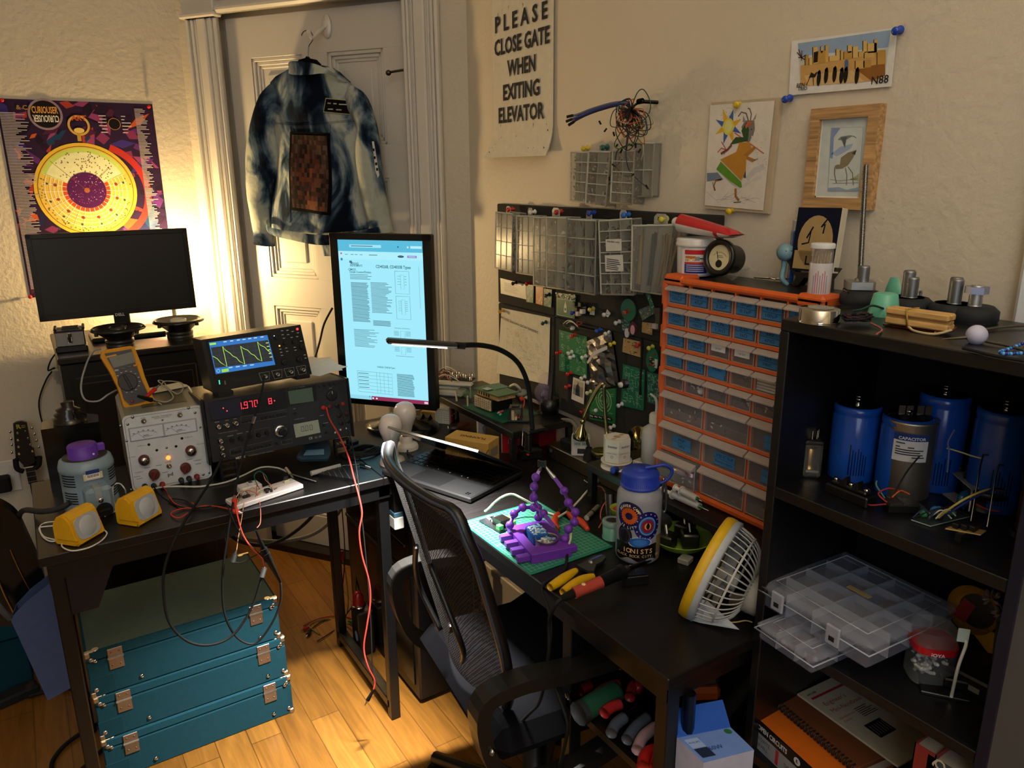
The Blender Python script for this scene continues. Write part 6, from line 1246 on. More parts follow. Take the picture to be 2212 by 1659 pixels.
for v0,v1,n in((.18,.315,4),(.33,.47,6)):
 q=[(X(.665),Y(v0)),(X(.83),Y(v0)),(X(.83),Y(v1)),(X(.665),Y(v1))];m. stroke(q+[q[0]],.0009,D1,Zs+.0004);q=[(X(.73),Y(v0+.022)),(X(.77),Y(v0+.022)),(X(.77),Y(v1-.028)),(X(.73),Y(v1-.028))];m. stroke(q+[q[0]],.0006,D1,Zs+.0004)
 for i in range(n):yv=v0+.03+(v1-v0-.07)*i/n;m. stroke([(X(.69),Y(yv)),(X(.73),Y(yv))],.0007,D1,Zs+.0004);m. rect(X(.775),Y(yv+.002),X(.80),Y(yv),D1,Zs+.0004)
for v0 in(.545,.645):q=[(X(.7),Y(v0)),(X(.75),Y(v0)),(X(.75),Y(v0+.045)),(X(.7),Y(v0+.045))];m. stroke(q+[q[0]],.0006,D1,Zs+.0004);[m. rect(X(.62+.14*k),Y(v0+.008*i+.003),X(.68+.14*k),Y(v0+.008*i+.001),D1,Zs+.0004)for i in range(4)for k in(0,1)]
m. text('TERMINAL DIAGRAMS',X(.72),Y(.527),.005,D1,Zs+.0004);m. rect(X(.63),Y(.702),X(.85),Y(.7),D1,Zs+.0004);m. text('CD4026B, CD4033B Types',X(.5),Y(.782),.007,D1,Zs+.0004,width=sw*.22,bold=.02)
q=[(X(.14),Y(.815)),(X(.57),Y(.82)),(X(.57),Y(.955)),(X(.14),Y(.95))];m. stroke(q+[q[0]],.0008,D1,Zs+.0004)
for i in range(1,6):m. stroke([(X(.14),Y(.815+.023*i)),(X(.57),Y(.82+.023*i))],.0006,D1,Zs+.0004);m. rect(X(.15),Y(.808+.023*i),X(.28),Y(.804+.023*i),D1,Zs+.0004)
for u in(.38,.42,.47,.52):m. stroke([(X(u),Y(.818)),(X(u),Y(.954))],.0006,D1,Zs+.0004)
m. lines(X(.63),Y(.96),X(.84),Y(.815),22,D1,Zs+.0004,.5,jag=.12)
m. rect(X(.30),Y(1),X(1),Y(.975),(.28,.03,.09),Zs+.0003);m. rect(X(0),Y(1),X(.30),Y(.975),(.30,.70,.85),Zs+.0003);m. rect(X(.27),Y(.985),X(.285),Y(.975),(.05,.4,.6),Zs+.0006);m. rect(X(.31),Y(.993),X(.33),Y(.983),(.8,.85,.9),Zs+.0006);m. disc(X(.365),Y(.988),.0028,(.85,.9,.95),Zs+.0006);m. rect(X(.95),Y(.996),X(.995),Y(.982),(.8,.6,.7),Zs+.0006);m. rect(X(.945),Y(.4),X(.95),Y(.15),(.2,.5,.6),Zs+.0004)
P('screen',m,t)
m=MB('plas');m. text('DELL',x0+.006,y0+.19,.009,'#2c2c2e',.0025,basis((x0+.007,y0+.2,.0026),(0,1,0),(-1,0,0),(0,0,1))@tr(-x0-.006,-y0-.19,-.0025));P('logo',m,t)
m=MB('satin');xc=(x0+x1)/2+.03;m. box(xc-.03,-.078+.02,-.07,xc+.03,y0+.2,-.05,'#0d0d0e',.004);P('stand',m,t)
m=MB('gloss');m. lathe([(.115,0),(.117,.008),(.10,.016),(.05,.026),(.034,.05),(.0001,.05)],'#0e0e0f',36,tr(xc,-.078,-.03)@rot('X',-PI/2)@scl(1,.82,1));P('base',m,t)
cable([pd(718,665,.03),pd(700,700,.05),pd(690,740,.1),pd(675,790,.2)],.004,'#101011','black monitor cable hanging left of the portrait monitor')
# ================= riser and what stands on it
ZR=.837
rs=T('monitor_riser','small black shelf raised on legs in the desk corner','riser')
m=MB('desk');m. box(1.03,1.60,ZR-.02,1.235,2.10,ZR,'#121213',.002);P('top_board',m,rs)
for x,y in((1.038,1.61),(1.226,1.61),(1.038,2.09),(1.226,2.09)):m=MB('satin');m. box(x-.008,y-.008,.75,x+.008,y+.008,ZR-.02,'#161616',.001);P('leg',m,rs)
r3=lambda a,b,z=ZR:pz(900+a/6.9125,780+b/6.9125,z)
o_=r3(450,530);t=T('foam_block','stack of white foam blocks on the riser beside the portrait monitor','foam',on(o_,-50))
for i,(dx_,dy_,z0,w,d,h,a)in enumerate(((0,0,0,.10,.05,.019,0),(-.005,.006,.019,.085,.04,.014,12),(.02,.0,.033,.12,.03,.012,4))):m=MB('matte');m. box(-w/2,0,0,w/2,d,h,'#c9c4b4',.005,tr(dx_,dy_,z0)@rot('Z',math. radians(a)));P('block',m,t)
t=T('sensor_array','board of silver cylinder sensors on the white foam blocks','sensors',on(o_+V((.02,.02,.045)),-50));m=MB('satin');m. box(-.03,.0,0,.075,.04,.003,'#2a2a2c');P('board',m,t)
for i in range(8):m=MB('chrome');x,y=.0+.022*(i%4),.008+.022*(i//4);m. lathe([(.0075,.003),(.0075,.014),(.006,.015),(.006,.0145),(.0001,.013)],'#b8b6b0',14,tr(x,y,.004*(i%3)));P('sensor',m,t)
random. seed(14)
for i in range(14):
 a=r3(280+random. uniform(-10,20),220+random. uniform(-60,90),ZR+.035);b=r3(520+random. uniform(-40,200),250+random. uniform(-60,60),ZR+.05);mid=(a+b)/2+V((0,0,random. uniform(.012,.03)));m=MB('rubber');m. tube([a,mid,b],.0012,['#c9c4ba','#8a2f28','#1a1a1a','#b34a3a','#d8d4cc','#3a2a28'][i%6],5);P('wire',m,t)if False else P('wire',MB('rubber'). raw([t. matrix_basis. inverted()@v for v in m. V],m. F,['#c9c4ba','#8a2f28','#1a1a1a','#b34a3a','#d8d4cc','#3a2a28'][i%6],True),t)
t=T('green_plate','translucent green plate on metal standoffs on the riser','plate');q=[r3(*p,ZR+.022)for p in((580,490),(800,440),(985,520),(760,580))];m=MB('clear');m. prism([(p. x,p. y)for p in q],ZR+.026,ZR+.029,'#3d7a5c');P('sheet',m,t)
for p in q:m=MB('metal');k=q[0]. lerp(q[2],.5);d=p+(k-p)*.08;m. cyl((d. x,d. y,ZR),(d. x,d. y,ZR+.034),.003,'#b0aea6',n=8);P('standoff',m,t)
t=T('terminal_stack','stack of black terminal block and cut wood tray on a green board','electronics');A_=r3(880,665,ZR+.004);B_=r3(1125,762,ZR+.004);C_=r3(1510,640,ZR+.004)
ax=(B_-A_);ax. z=0;wl=ax. length;ax. normalize();ay=V((-ax. y,ax. x,0));Mt=basis(A_,ax,ay,(0,0,1))
m=MB('satin');m. box(-.03,-.03,-.004,wl+.09,.10,-.0015,'#1f5e48');P('base_board',m,t);t. children[0]. matrix_basis=Mt
dl=.075;m=MB('satin');m. box(0,0,0,wl,dl,.035,'#131313',.001);o=P('block',m,t);o. matrix_basis=Mt
m=MB('satin')
for j in range(5):
 for i in range(8):m. box(.001+i*(wl-.002)/8,-.006,.002+j*.0064,.001+(i+.86)*(wl-.002)/8,0,.0075+j*.0064,'#cfb894',.0006);m. rect(.003+i*(wl-.002)/8,.0032+j*.0064,.006+i*(wl-.002)/8,.005+j*.0064,'#5a3a24',.0001,basis((0,-.0061,0),(1,0,0),(0,0,1),(0,-1,0)))
o=P('terminal_rows',m,t);o['kind']='stuff';o. matrix_basis=Mt
m=MB('pine');m. box(.004,.006,.035,wl+.02,dl-.004,.050,'#b8935e',.0005);m. use('matte')
for i in range(5):m. rect(.008+i*.012,.038,.015+i*.012,.047,'#2a1a10',.0001,basis((0,.0059,0),(1,0,0),(0,0,1),(0,-1,0)))
o=P('tray',m,t);o. matrix_basis=Mt
m=MB('satin');m. box(-.008,0,.051,wl+.03,dl,.053,'#2a6a4c');m. use('paper'). box(.0,.03,.053,.05,dl+.01,.055,'#6d8a7a');m. box(.02,.01,.055,.045,.03,.056,'#b4bcb0');o=P('top_board',m,t);o. matrix_basis=Mt
q=r3(1375,885,ZR+.006);t=T('transformer_cube','open black framed cube module at the riser front corner','module',on(q,-38));m=MB('satin');w=.036
m. box(-.004,0,-.004,w+.02,w+.012,0,'#17322a')
for x in(0,w-.003):
 for y in(0,w-.003):m. box(x,y,0,x+.003,y+.003,.034,'#121212')
m. box(0,0,.032,w,w,.036,'#1d1c1b',.001);m. box(.008,.008,.036,w-.008,w-.008,.039,'#1a1918',.001);P('frame',m,t)
random. seed(3)
for i in range(9):m=MB('satin');x,y=random. uniform(.005,.028),random. uniform(.004,.028);m. cyl((x,y,0),(x,y,random. uniform(.01,.028)),.004,random. choice(('#3a3632','#8a7a60','#5a2a20','#b9a284')),n=8);P('component',m,t)
m=MB('rubber');clipnose(m,r3(1290,745,ZR+.02),r3(1200,780,ZR+.02),'#c23a34',.004);S('push_switch',m,'small red lever left of the black framed cube','switch')
m=MB('plas');m. sph(r3(1250,795,ZR+.014),.0045,'#4fc39a',8);S('green_button',m,'small green button left of the black framed cube','button')
m=MB('rubber');a=r3(1545,575,ZR+.03);m. cyl(a,a+V((.008,-.004,.004)),.007,'#c83a24',n=10);m. tube([a+V((.004,0,.004)),r3(1600,570,ZR+.03),r3(1605,640,ZR+.02),r3(1560,760,ZR+.012),r3(1522,850,ZR+.01)],.0022,'#c8503c',6);S('banana_plug',m,'red banana plug and lead on the riser','plug')
m=MB('plas');m. tube([r3(1400,380,ZR+.04),r3(1470,355,ZR+.05),r3(1540,420,ZR+.035),r3(1545,470,ZR+.02)],.005,'#b9b4a2',8);m. sph(r3(1570,480,ZR+.016),.016,'#8f9484',8,(1.3,1,.8));S('cable_clump',m,'pale cable clump behind the terminal stack','cable')
bq=r3(1885,770);bb_=V((1.165,1.675,ZR));bb_=bq
t=T('decorative_bulb','clear lilac globe bulb in a black socket on the riser','light bulb',on(bb_));m=MB('satin');m. lathe([(.017,0),(.017,.006),(.0105,.008),(.0105,.022)],'#0f0f10',20);P('socket',m,t)
m=MB('glass');m. lathe([(.009,.022),(.011,.03),(.019,.041),(.0245,.054),(.025,.064),(.021,.076),(.012,.084),(.0001,.087)],'#b9a4c8',28,cap=False);P('globe',m,t);m=MB('metal');m. tube([(.002,0,.025),(.004,0,.05),(-.002,.003,.056),(-.004,0,.025)],.0007,'#8a8680',5);P('filament',m,t)
bb2=pz(1173,905,ZR);t=T('glass_globe','second lilac glass globe behind the clear bulb','globe',on(bb_+V((.035,.032,0))));m=MB('glass');m. sph((0,0,.082),.0255,'#c9b0d4',14);P('globe',m,t);m=MB('satin');m. lathe([(.014,0),(.014,.01),(.009,.014),(.009,.058)],'#101011',16);P('stem',m,t)
cp=r3(2065,745);t=T('holder_cup','black round cup on the riser against the felt board','cup',on((1.213,1.685,ZR)));m=MB('satin');m. lathe([(.0001,.002),(.024,.002),(.024,.0),(.026,0),(.027,.045),(.025,.045),(.0235,.004)],'#0f0f10',24,cap=False);P('cup',m,t)
a=px(1196,770,1.222);m=MB('satin');m. cyl((1.215,1.69,ZR+.004),(a. x,a. y,a. z),.007,'#131314',.005,12);S('antenna',m,'black rod standing in the black cup before the felt board','rod')
# under the riser
A_,B_,C_=pz(940,914,ZD),pz(971,917,ZD),pz(1022,910,ZD);ax=(B_-A_);ax. z=0;wl=ax. length;ax. normalize();Mt=basis((A_. x,A_. y,ZD),ax,(-ax. y,ax. x,0),(0,0,1))
t=T('component_box','white specification box with coloured tabs under the riser','box',Mt);m=MB('paper');m. box(0,0,0,wl,.085,.052,'#cfcabb',.001);m. text('Specification model',wl/2,.045,.006,'#3a3a38',.0005,basis((0,0,0),(1,0,0),(0,0,1),(0,-1,0)),width=wl*.85)
for i in range(10):x,y=.006+(i%2)*wl*.5,.006+.007*(i//2);m. stroke([(x,y),(x+wl*.4,y),(x+wl*.4,y+.005),(x,y+.005),(x,y)],.0005,'#6a6a66',.0004,basis((0,0,0),(1,0,0),(0,0,1),(0,-1,0)))
P('carton',m,t)
for i,c in enumerate(('#b8241f','#151515','#8a7a24','#1d2c50')):m=MB('paper');m. box(wl,.012+i*.017,.001,wl+.0012,.026+i*.017,.046,c);m. disc(.019+i*.017,.024,.003,'#d8d4c8',.0001,M=basis((wl+.0013,0,0),(0,1,0),(0,0,1),(1,0,0)),n=12);P('colour_tab',m,t)
m=MB('paper');q=[pz(*p,ZD+.002)for p in((908,905),(930,890),(945,893),(942,915))];mq=basis(pz(922,912,ZD),XM,(0,0,1),NM);m. box(-.02,0,-.02,.04,.035,-.0,'#b89a5c',.002,mq)
for x in(-.012,.012):m. poly([(x-.008,.012),(x+.01,.012),(x+.002,.028)],'#15130f',.0003,mq)
S('warning_box',m,'small tan box with black triangles behind the monitor base','box')
p=r3(970,1075,ZD);t=T('white_bottle','small white bottle with black branch print under the riser','bottle',on(p));m=MB('gloss');m. lathe([(.013,0),(.0145,.004),(.0145,.04),(.011,.046),(.011,.052),(.0001,.053)],'#c9c5bc',20);P('bottle',m,t);m=MB('satin');m. box(-.016,-.01,.048,.018,.012,.056,'#161617',.002);m. tube([(.002,-.015,.006),(-.004,-.0152,.02),(.004,-.0152,.03),(-.003,-.015,.042)],.0008,'#1c1c1c',5);P('cap',m,t)
m=MB('glass');a=pz(1008,925,ZD);m. lathe([(.02,0),(.03,.012),(.02,.022)],'#b8501c',18,on(a)@scl(1.2,.6,1));m. use('satin'). lathe([(.031,.006),(.032,.014)],'#1a1a18',18,on(a+V((-.02,.012,0)))@scl(1.2,.6,1));S('goggles',m,'dark goggles with orange lens beside the tan cardboard box','goggles')
L6=lambda a,b,z=ZD:pz(820+a/6.9125,900+b/6.9125,z)
def carton(A_,B_,C_,h,z0=ZD):ax=(B_-A_);ax. z=0;w=ax. length;ax. normalize();ay=(C_-B_);ay. z=0;d=abs(ay. dot(V((-ax. y,ax. x,0))));return basis((A_. x,A_. y,z0),ax,(-ax. y,ax. x,0),(0,0,1)),w,d
hT=.066;Mt,w,d=carton(L6(970,300,ZD+hT),L6(1620,405,ZD+hT),L6(1765,290,ZD+hT),hT)
t=T('cardboard_box','tan cardboard box printed TUOFENG beside the laptop','box',Mt);m=MB('paper');m. box(0,0,0,w,d,hT,'#c9a054',.0015);FB=basis((0,-.0003,0),(1,0,0),(0,0,1),(0,-1,0))
m. text('TUOFENG',w*.55,d*.45,.017,'#2a2018',hT+.0004,tr(w*1.1,d*.9,0)@rot('Z',PI),bold=.02,width=w*.6)
for i,c in enumerate(('#c8502c','#e0d8c0','#8a7a9a','#4a5a4a','#c9a040','#5a1a24')):x=.02+i*w*.145;m. stroke([(x,.02),(x+.018,.05)],.0018,c,.0002,FB);m. stroke([(x+.018,.05),(x+.022,.03)],.0006,'#6a5a3a',.0002,FB)
m. text('TUOFENG',w*.72,.012,.015,'#2a2018',.0003,FB,bold=.02,width=w*.4);m. rect(d*.2,.02,d*.85,.045,'#8a8478',.0004,basis((w,0,0),(0,1,0),(0,0,1),(1,0,0)));P('carton',m,t)
A_=L6(1850,545);Mt=basis((1.047,1.683,ZD),(.8,-.6,0),(.6,.8,0),(0,0,1));hB=.062;m=MB('paper');t=T('product_box','white and red product box under the riser','box',Mt);m. box(-.0,0,0,.05,.11,hB,'#cfc9c4',.001);m. rect(.002,.001,.05,hB-.001,'#b01c24',.0004,basis((0,0,0),(1,0,0),(0,0,1),(0,-1,0)));m. stroke([(.02,.028),(.036,.028),(.036,.04),(.02,.04),(.02,.028)],.0012,'#d8a0a0',.0008,basis((0,0,0),(1,0,0),(0,0,1),(0,-1,0)));P('carton',m,t)
m=MB('metal');a=pz(1123,975,ZD);m. cyl((a. x+.02,a. y,ZD),(a. x+.02,a. y,ZD+.03),.0095,'#a81a16',n=16);S('red_can',m,'shiny red cylinder under the right end of the riser','can')
m=MB('satin');a=pz(1128,996,ZD);m. box(-.03,-.006,0,.03,.04,.028,'#0d0d0e',.002,on((a. x+.03,a. y+.0,ZD),-20));m. use('metal'). lathe([(.006,0),(.006,.002),(.0001,.0025)],'#c83c20',14,on((a. x+.03,a. y,ZD),-20)@tr(-.01,-.006,.014)@rot('X',PI/2));S('black_box',m,'black box with small copper button under the riser','box')
m=MB('paper');m. box(1.16,1.66,ZD,1.22,1.75,ZD+.045,'#7d1218',.002);S('red_box',m,'dark red box at the back under the riser','box')
# ================= on the main desk
# white bulbs in lamp holders
def bulb(p,lab):
 t=T('socket_bulb',lab,'light bulb',on(p),'bulbs in white holders');m=MB('plas');m. lathe([(.034,0),(.0345,.006),(.032,.013),(.02,.018),(.0185,.022),(.0185,.036),(.017,.038)],'#d5cdc0',32);P('holder',m,t)
 m=MB('metal');m. lathe([(.0125,.038),(.0125,.043)],'#a8a49a',18);P('screw_base',m,t)
 m=MB('satin');m. lathe([(.0145,.042),(.0165,.052),(.021,.068),(.026,.08)],'#cdc8c0',28,cap=False);P('collar',m,t)
 m=MB('gloss');m. lathe([(.026,.08),(.0305,.092),(.032,.104),(.030,.118),(.023,.130),(.012,.136),(.0001,.138)],'#dcd3cf',32,cap=False);P('dome',m,t)
bulb(pz(848,1000,ZD),'white globe bulb in a holder, the nearer one beside the laptop');bulb(pz(878,968,ZD)+V((.0,.0,0)),'white globe bulb in a holder, the farther one behind the other')
# laptop
A_,B_,D_=pz(1016,1090,ZD),pz(1116,1032,ZD),pz(878,1045,ZD);ax=(A_-D_);ax. z=0;ax. normalize();ay=V((-ax. y,ax. x,0));LW,LD=.302,.208
o_=A_-ax*LW;M=basis((o_. x,o_. y,ZD),ax,ay,(0,0,1));t=T('laptop','black laptop with half closed lid on the main desk','laptop',M)
m=MB('satin');m. box(0,0,.002,LW,LD,.016,'#151516',.003);m. rect(.095,.008,.195,.072,'#0d0d0e',.0162);P('base',m,t)
m=MB('satin')
for r in range(6):
 n=14;yk=.082+r*.0178
 for i in range(n):
  xk=.012+i*.0199;m. box(xk,yk,.016,xk+.0175,yk+.0152,.0172,'#0a0a0b',.0006)
  if random. random()<.5:m. rect(xk+.006,yk+.006,xk+.0085,yk+.009,'#8d9098',.0174)
k=P('keyboard',m,t)
m=MB('chrome');[m. box(LW-.028+(i%2)*.007,.013+(i//2)*.006,.016,LW-.023+(i%2)*.007,.0175+(i//2)*.006,.0164,'#b9c4d4')for i in range(4)];P('sticker',m,t)
# lid: hinge along the far edge, leaning back over the keyboard side
th=math. radians(31);Ml=basis((0,LD-.004,.017),(1,0,0),(0,-math. cos(th),math. sin(th)),(0,-math. sin(th),-math. cos(th)))
m=MB('satin');m. box(0,0,-.006,LW,LD-.006,0,'#131314',.002,Ml);m. box(-.0004,LD-.0075,-.006,LW+.0004,LD-.0055,-.0002,'#8a857c',0,Ml);P('lid',m,t)
m=MB('gloss');m. rect(.008,.018,LW-.008,LD-.014,'#07070a',.0004,Ml);P('screen',m,t)
cable([L6(520,350,ZD+.01),L6(440,450,ZD+.006),L6(420,540,ZD+.005),L6(520,610,ZD+.005),L6(600,625,ZD+.005)],.0024,'#161616','black USB cable behind the laptop');m=MB('metal');a,b=L6(570,610,ZD+.005),L6(650,640,ZD+.005);m. cyl(a,b,.004,'#9a968c',n=6);S('usb_plug',m,'silver USB plug beside the laptop corner','plug')
# gooseneck lamp with white light
N_=[px(1150,925,1.06),px(1146,880,1.055),px(1140,830,1.04),px(1120,785,1.0),px(1085,758,.94),px(1040,746,.86),px(985,746,.76)];tip=px(834,736,.62);hb=px(985,746,.76)
t=T('gooseneck_lamp','black gooseneck desk lamp with bar head clamped to the riser','desk lamp');m=MB('rubber');m. tube(N_,.0062,'#0e0e0f',10,k=8);P('neck',m,t)
hd=(tip-hb);hl=hd. length;hx_=hd. normalized();hy=V((0,0,1)). cross(hx_). normalized();hz=hx_. cross(hy);Mh=basis(hb,hx_,hy,hz);m=MB('satin');m. box(-.005,-.012,-.005,hl,.012,.006,'#0d0d0e',.004,Mh);m. cyl(hb+hx_*-.02,hb+hx_*.002,.0075,'#101011',n=12);P('head',m,t)
m=MB('emit14');m. box(.02,-.009,-.0065,hl-.012,.009,-.0052,(1.,.97,.88),0,Mh);P('light_strip',m,t,'glowing white strip')
b=N_[0];m=MB('satin');m. box(b. x-.025,b. y-.018,b. z-.012,b. x+.035,b. y+.018,b. z,'#0f0f10',.004);m. box(b. x-.02,b. y-.012,b. z-.06,b. x-.008,b. y+.012,b. z-.01,'#0f0f10',.002);m. box(b. x-.02,b. y-.012,b. z-.066,b. x+.02,b. y+.012,b. z-.058,'#0f0f10',.002);m. use('chrome'). tube([(b. x-.024,b. y-.008,b. z-.005),(b. x-.028,b. y-.008,b. z-.045),(b. x-.028,b. y+.008,b. z-.045),(b. x-.024,b. y+.008,b. z-.005)],.0014,'#a8a49c',6,k=0);P('clamp',m,t)
lo=light('gooseneck_light','AREA',(hb+hx_*(hl*.5)-hz*.009),17.,(1.,.96,.88),shape='RECTANGLE',size=hl*.8,size_y=.018);lo. matrix_world=basis(hb+hx_*(hl*.5)-hz*.009,hx_,hy,hz);lo. data. spread=math. radians(82);lo. parent=t
# cutting mat
m=MB('satin');m. box(.738,1.085,ZD,.945,1.36,ZD+.003,'#1f7a62',.001)
for i in range(20):x=.745+i*.0102;m. rect(x,1.092,x+.0006,1.353,'#a6d8c4',ZD+.0033)
for i in range(26):y=1.093+i*.0103;m. rect(.742,y,.941,y+.0006,'#a6d8c4',ZD+.0033)
m. rect(.742,1.22,.941,1.2215,'#cfeadd',ZD+.0035);S('cutting_mat',m,'green gridded cutting mat under the purple stand','cutting mat')
ZM=ZD+.003
# purple third hand
A_=pz(1087,1138,ZM+.021);ax=V((.088,-.018,0)). normalized();ay=V((.018,.088,0)). normalized();Bq=pz(1149,1199,ZM+.021);M=basis((Bq. x,Bq. y,ZM),ax,ay,(0,0,1))
PU='#6a2fa8';t=T('helping_hands','purple printed helping hands stand with three ball jointed arms','soldering stand',M);WX,WY,hP=.088,.137,.021
m=MB('plas')
for q in((0,0,WX,.03),(0,WY-.032,WX,WY),(0,.03,.02,WY-.032),(WX-.02,.03,WX,WY-.032)):m. box(q[0],q[1],0,q[2],q[3],hP,PU,.0008)
m. box(.02,.03,0,WX-.02,WY-.032,.008,PU)
for i in range(4):m. box(-.026,.008+i*.032,.004,.001,.022+i*.032,.016,PU,.0006)
m. box(WX,.008,.004,WX+.016,.022,.016,PU,.0006);P('base',m,t)
mi=M. inverted()
def arm(pts,clipc=None):
 bw=[py(1000+u/5.924,980+v/5.924,y)for u,v,y in pts];bl=[mi@p for p in bw]
 for i,p in enumerate(bl):
  m=MB('plas');m. sph(p,.0092,PU,12)
  if i+1<len(bl):d=bl[i+1]-p;m. cyl(p+d*.2,p+d*.8,.0042,PU,.0038,8)
  P('ball_joint',m,t)
 return bl
y0_=(M@V((.012,.12,0))). y;bl=arm([(600,915,y0_),(655,770,y0_),(765,690,y0_),(905,690,y0_-.01),(1030,765,y0_-.04)]);e_=mi@py(1000+1230/5.924,980+1010/5.924,y0_-.09)
m=MB('plas');d=e_-bl[-1];m. cyl(bl[-1],bl[-1]+d*.75,.0062,PU,.005,4,smooth=False);P('arm_stick',m,t);m=MB('metal');m. cyl(bl[-1]+d*.72,e_,.005,'#a9a9a4',.002,6);P('arm_clip',m,t)
y1_=(M@V((.075,.125,0))). y;bl=arm([(965,815,y1_),(960,690,y1_),(905,560,y1_),(910,420,y1_),(932,300,y1_)]);e_=mi@py(1000+1005/5.924,980+165/5.924,y1_)
m=MB('plas');d=e_-bl[-1];m. cyl(bl[-1],bl[-1]+d*.7,.0062,'#a98ac9',.004,4,smooth=False);P('arm_stick',m,t);m=MB('metal');m. cyl(bl[-1]+d*.6,e_,.0045,'#b9b5be',.002,6);P('arm_clip',m,t)
y2_=(M@V((.08,.03,0))). y;bl=arm([(1305,1090,y2_),(1350,965,y2_),(1425,875,y2_),(1437,750,y2_),(1350,625,y2_+.03),(1295,475,y2_+.07)]);s_=mi@py(1000+1165/5.924,980+300/5.924,y2_+.10);e_=mi@py(1000+1050/5.924,980+155/5.924,y1_)
m=MB('plas');m. cyl(bl[-1],s_,.0062,PU,.0055,4,smooth=False);P('arm_stick',m,t);m=MB('metal');m. cyl(s_,e_,.0055,'#a9a59a',.002,6);m. cyl(s_-(e_-s_)*.1+V((0,0,-.004)),s_+(e_-s_)*.5,.002,'#c0bcb0',n=6);P('arm_clip',m,t)
m=MB('satin');e_=py(1000+1012/5.924,980+130/5.924,y1_);Mb=basis(e_,XM,(0,0,1),NM);m. box(-.0085,-.007,-.002,.0085,.007,.002,'#1a2a30',.001,Mb);m. use('chrome'). box(-.009,-.007,-.001,-.006,.008,.003,'#c9d0d4',0,Mb);m. box(.006,-.007,-.001,.009,.008,.003,'#c9d0d4',0,Mb);S('tiny_circuit',m,'tiny circuit board held between the two purple arms','circuit board')
# sponge, tin, cable, board, pliers
m=MB('cloth');m. box(.028,.056,.008,.062,.105,.032,'#2a5aa0',.003,rot('Z',0));m. use('matte')
for i in range(60):x,y=.03+.03*random. random(),.058+.045*random. random();m. sph((x,y,.032),.0028,random. choice(('#9ac4de','#b9ccd4','#c4bfa4','#7fb0d8')),4,(1,1,.5))
S('sponge',m,'blue sponge with pale flecks in the purple stand','sponge',M)
t=T('tin','round silver tin of small parts in the purple stand','tin',M@tr(.052,.045,.008));m=MB('metal');m. lathe([(.0001,.001),(.023,.001),(.0235,0),(.0235,.018),(.0245,.0195),(.0235,.0205),(.022,.018),(.022,.003)],'#b9b4a8',28,cap=False);P('body',m,t)
random. seed(6);m=MB('plas');m. lathe([(.0215,.009),(.0001,.01)],'#8d8878',16)
for i in range(16):a,r=random. random()*6.3,.018*random. random()**.5;x,y=r*math. cos(a),r*math. sin(a);m. box(x-.004,y-.002,.011,x+.004,y+.002,.0155+.003*random. random(),random. choice(('#d4d0c0','#c9c3ac','#8fb0c9','#b9b49c','#e0dccf')),.0006,tr(x,y,0)@rot('Z',a)@tr(-x,-y,0))
P('parts',m,t);t. children[1]['kind']='stuff'
q5=lambda u,v,z=ZM:pz(1000+u/5.924,980+v/5.924,z)
A_,B_,C_=q5(200,870),q5(470,1025),q5(540,905);Mt,w,d=carton(A_,B_,C_,0,ZM);Mt=Mt@tr(0,0,.002);t=T('driver_board','dark circuit board with black heatsink and green terminal on the mat','circuit board',Mt);m=MB('satin');m. box(0,0,0,w,d,.0016,'#16181f');P('board',m,t)
m=MB('satin')
for i in range(9):m. box(.035,.012+i*.0032,.0016,.035+.03,.0135+i*.0032,.018,'#1a1614')
m. box(.035,.012,.0016,.065,.041,.006,'#1a1614');P('heatsink',m,t)
m=MB('plas');m. box(w-.016,.002,.0016,w-.003,.014,.013,'#3f9a4c',.001);P('terminal',m,t);m=MB('plas');m. box(w-.03,.04,.0016,w-.004,.05,.012,'#58b03c',.001);P('terminal',m,t);m=MB('plas');m. box(.04,.044,.0016,.06,.052,.013,'#a8b83a',.001);P('terminal',m,t)
for i in range(9):x,y=random. uniform(.003,.03),random. uniform(.003,.04);m=MB('plas');m. box(x,y,.0016,x+.006,y+.005,.005+.005*random. random(),random. choice(('#b9c4d4','#2a2a30','#8aa4c9','#d4d0c4','#7a2420')),.0006);P('component',m,t)
cable([q5(280,740,ZM+.012),q5(330,700,ZM+.02),q5(420,610,ZM+.04),q5(530,540,ZM+.055),q5(640,520,ZM+.055),q5(760,575,ZM+.045),q5(880,640,ZM+.03),q5(1000,720,ZM+.012),q5(1100,760,ZM+.004),q5(1200,790,ZM+.004)],.0026,'#d4cfba','white cable arching over the green cutting mat',kind='plas',n=8)
cable([q5(1680,420,ZM+.02),q5(1600,470,ZM+.012),q5(1510,570,ZM+.008),q5(1420,670,ZM+.006),q5(1380,710,ZM+.01),q5(1220,810,ZM+.012)],.0024,'#d4cfba','white cable running from the mat to the wired microphone',kind='plas',n=8)
cable([q5(1380,1010,ZM+.03),q5(1375,1090,ZM+.02),q5(1350,1170,ZM+.01)],.003,'#cfc9b2','pale end of the cable beside the purple stand',kind='plas')
k8=lambda a,b,z=ZD:pz(980+a/3.253,960+b/3.253,z)
cable([q5(1350,1170,ZM+.01),q5(1335,1300,ZD+.008),q5(1310,1460,ZD+.004),k8(740,915,ZD+.003),k8(640,970,ZD+.003),k8(620,1030,ZD-.01),px(1182,1310,.725),px(1190,1350,.72),px(1185,1420,.715),px(1168,1510,.70),px(1140,1545,.68),px(1090,1595,.66)],.003,'#141414','black cable running from the purple stand over the desk edge',k=6,n=8)
t=T('pliers','orange handled pliers lying on the green cutting mat','pliers');OR='#d2401a'
for nm,pts in(('handle',((1230,760),(1180,830),(1175,900),(1210,960))),('handle',((1340,760),(1420,830),(1520,880),(1595,970)))):m=MB('plas');m. tube([q5(*p,ZM+.008)for p in pts],lambda s_:.0052+.003*math. sin(PI*s_),OR,10);P(nm,m,t)
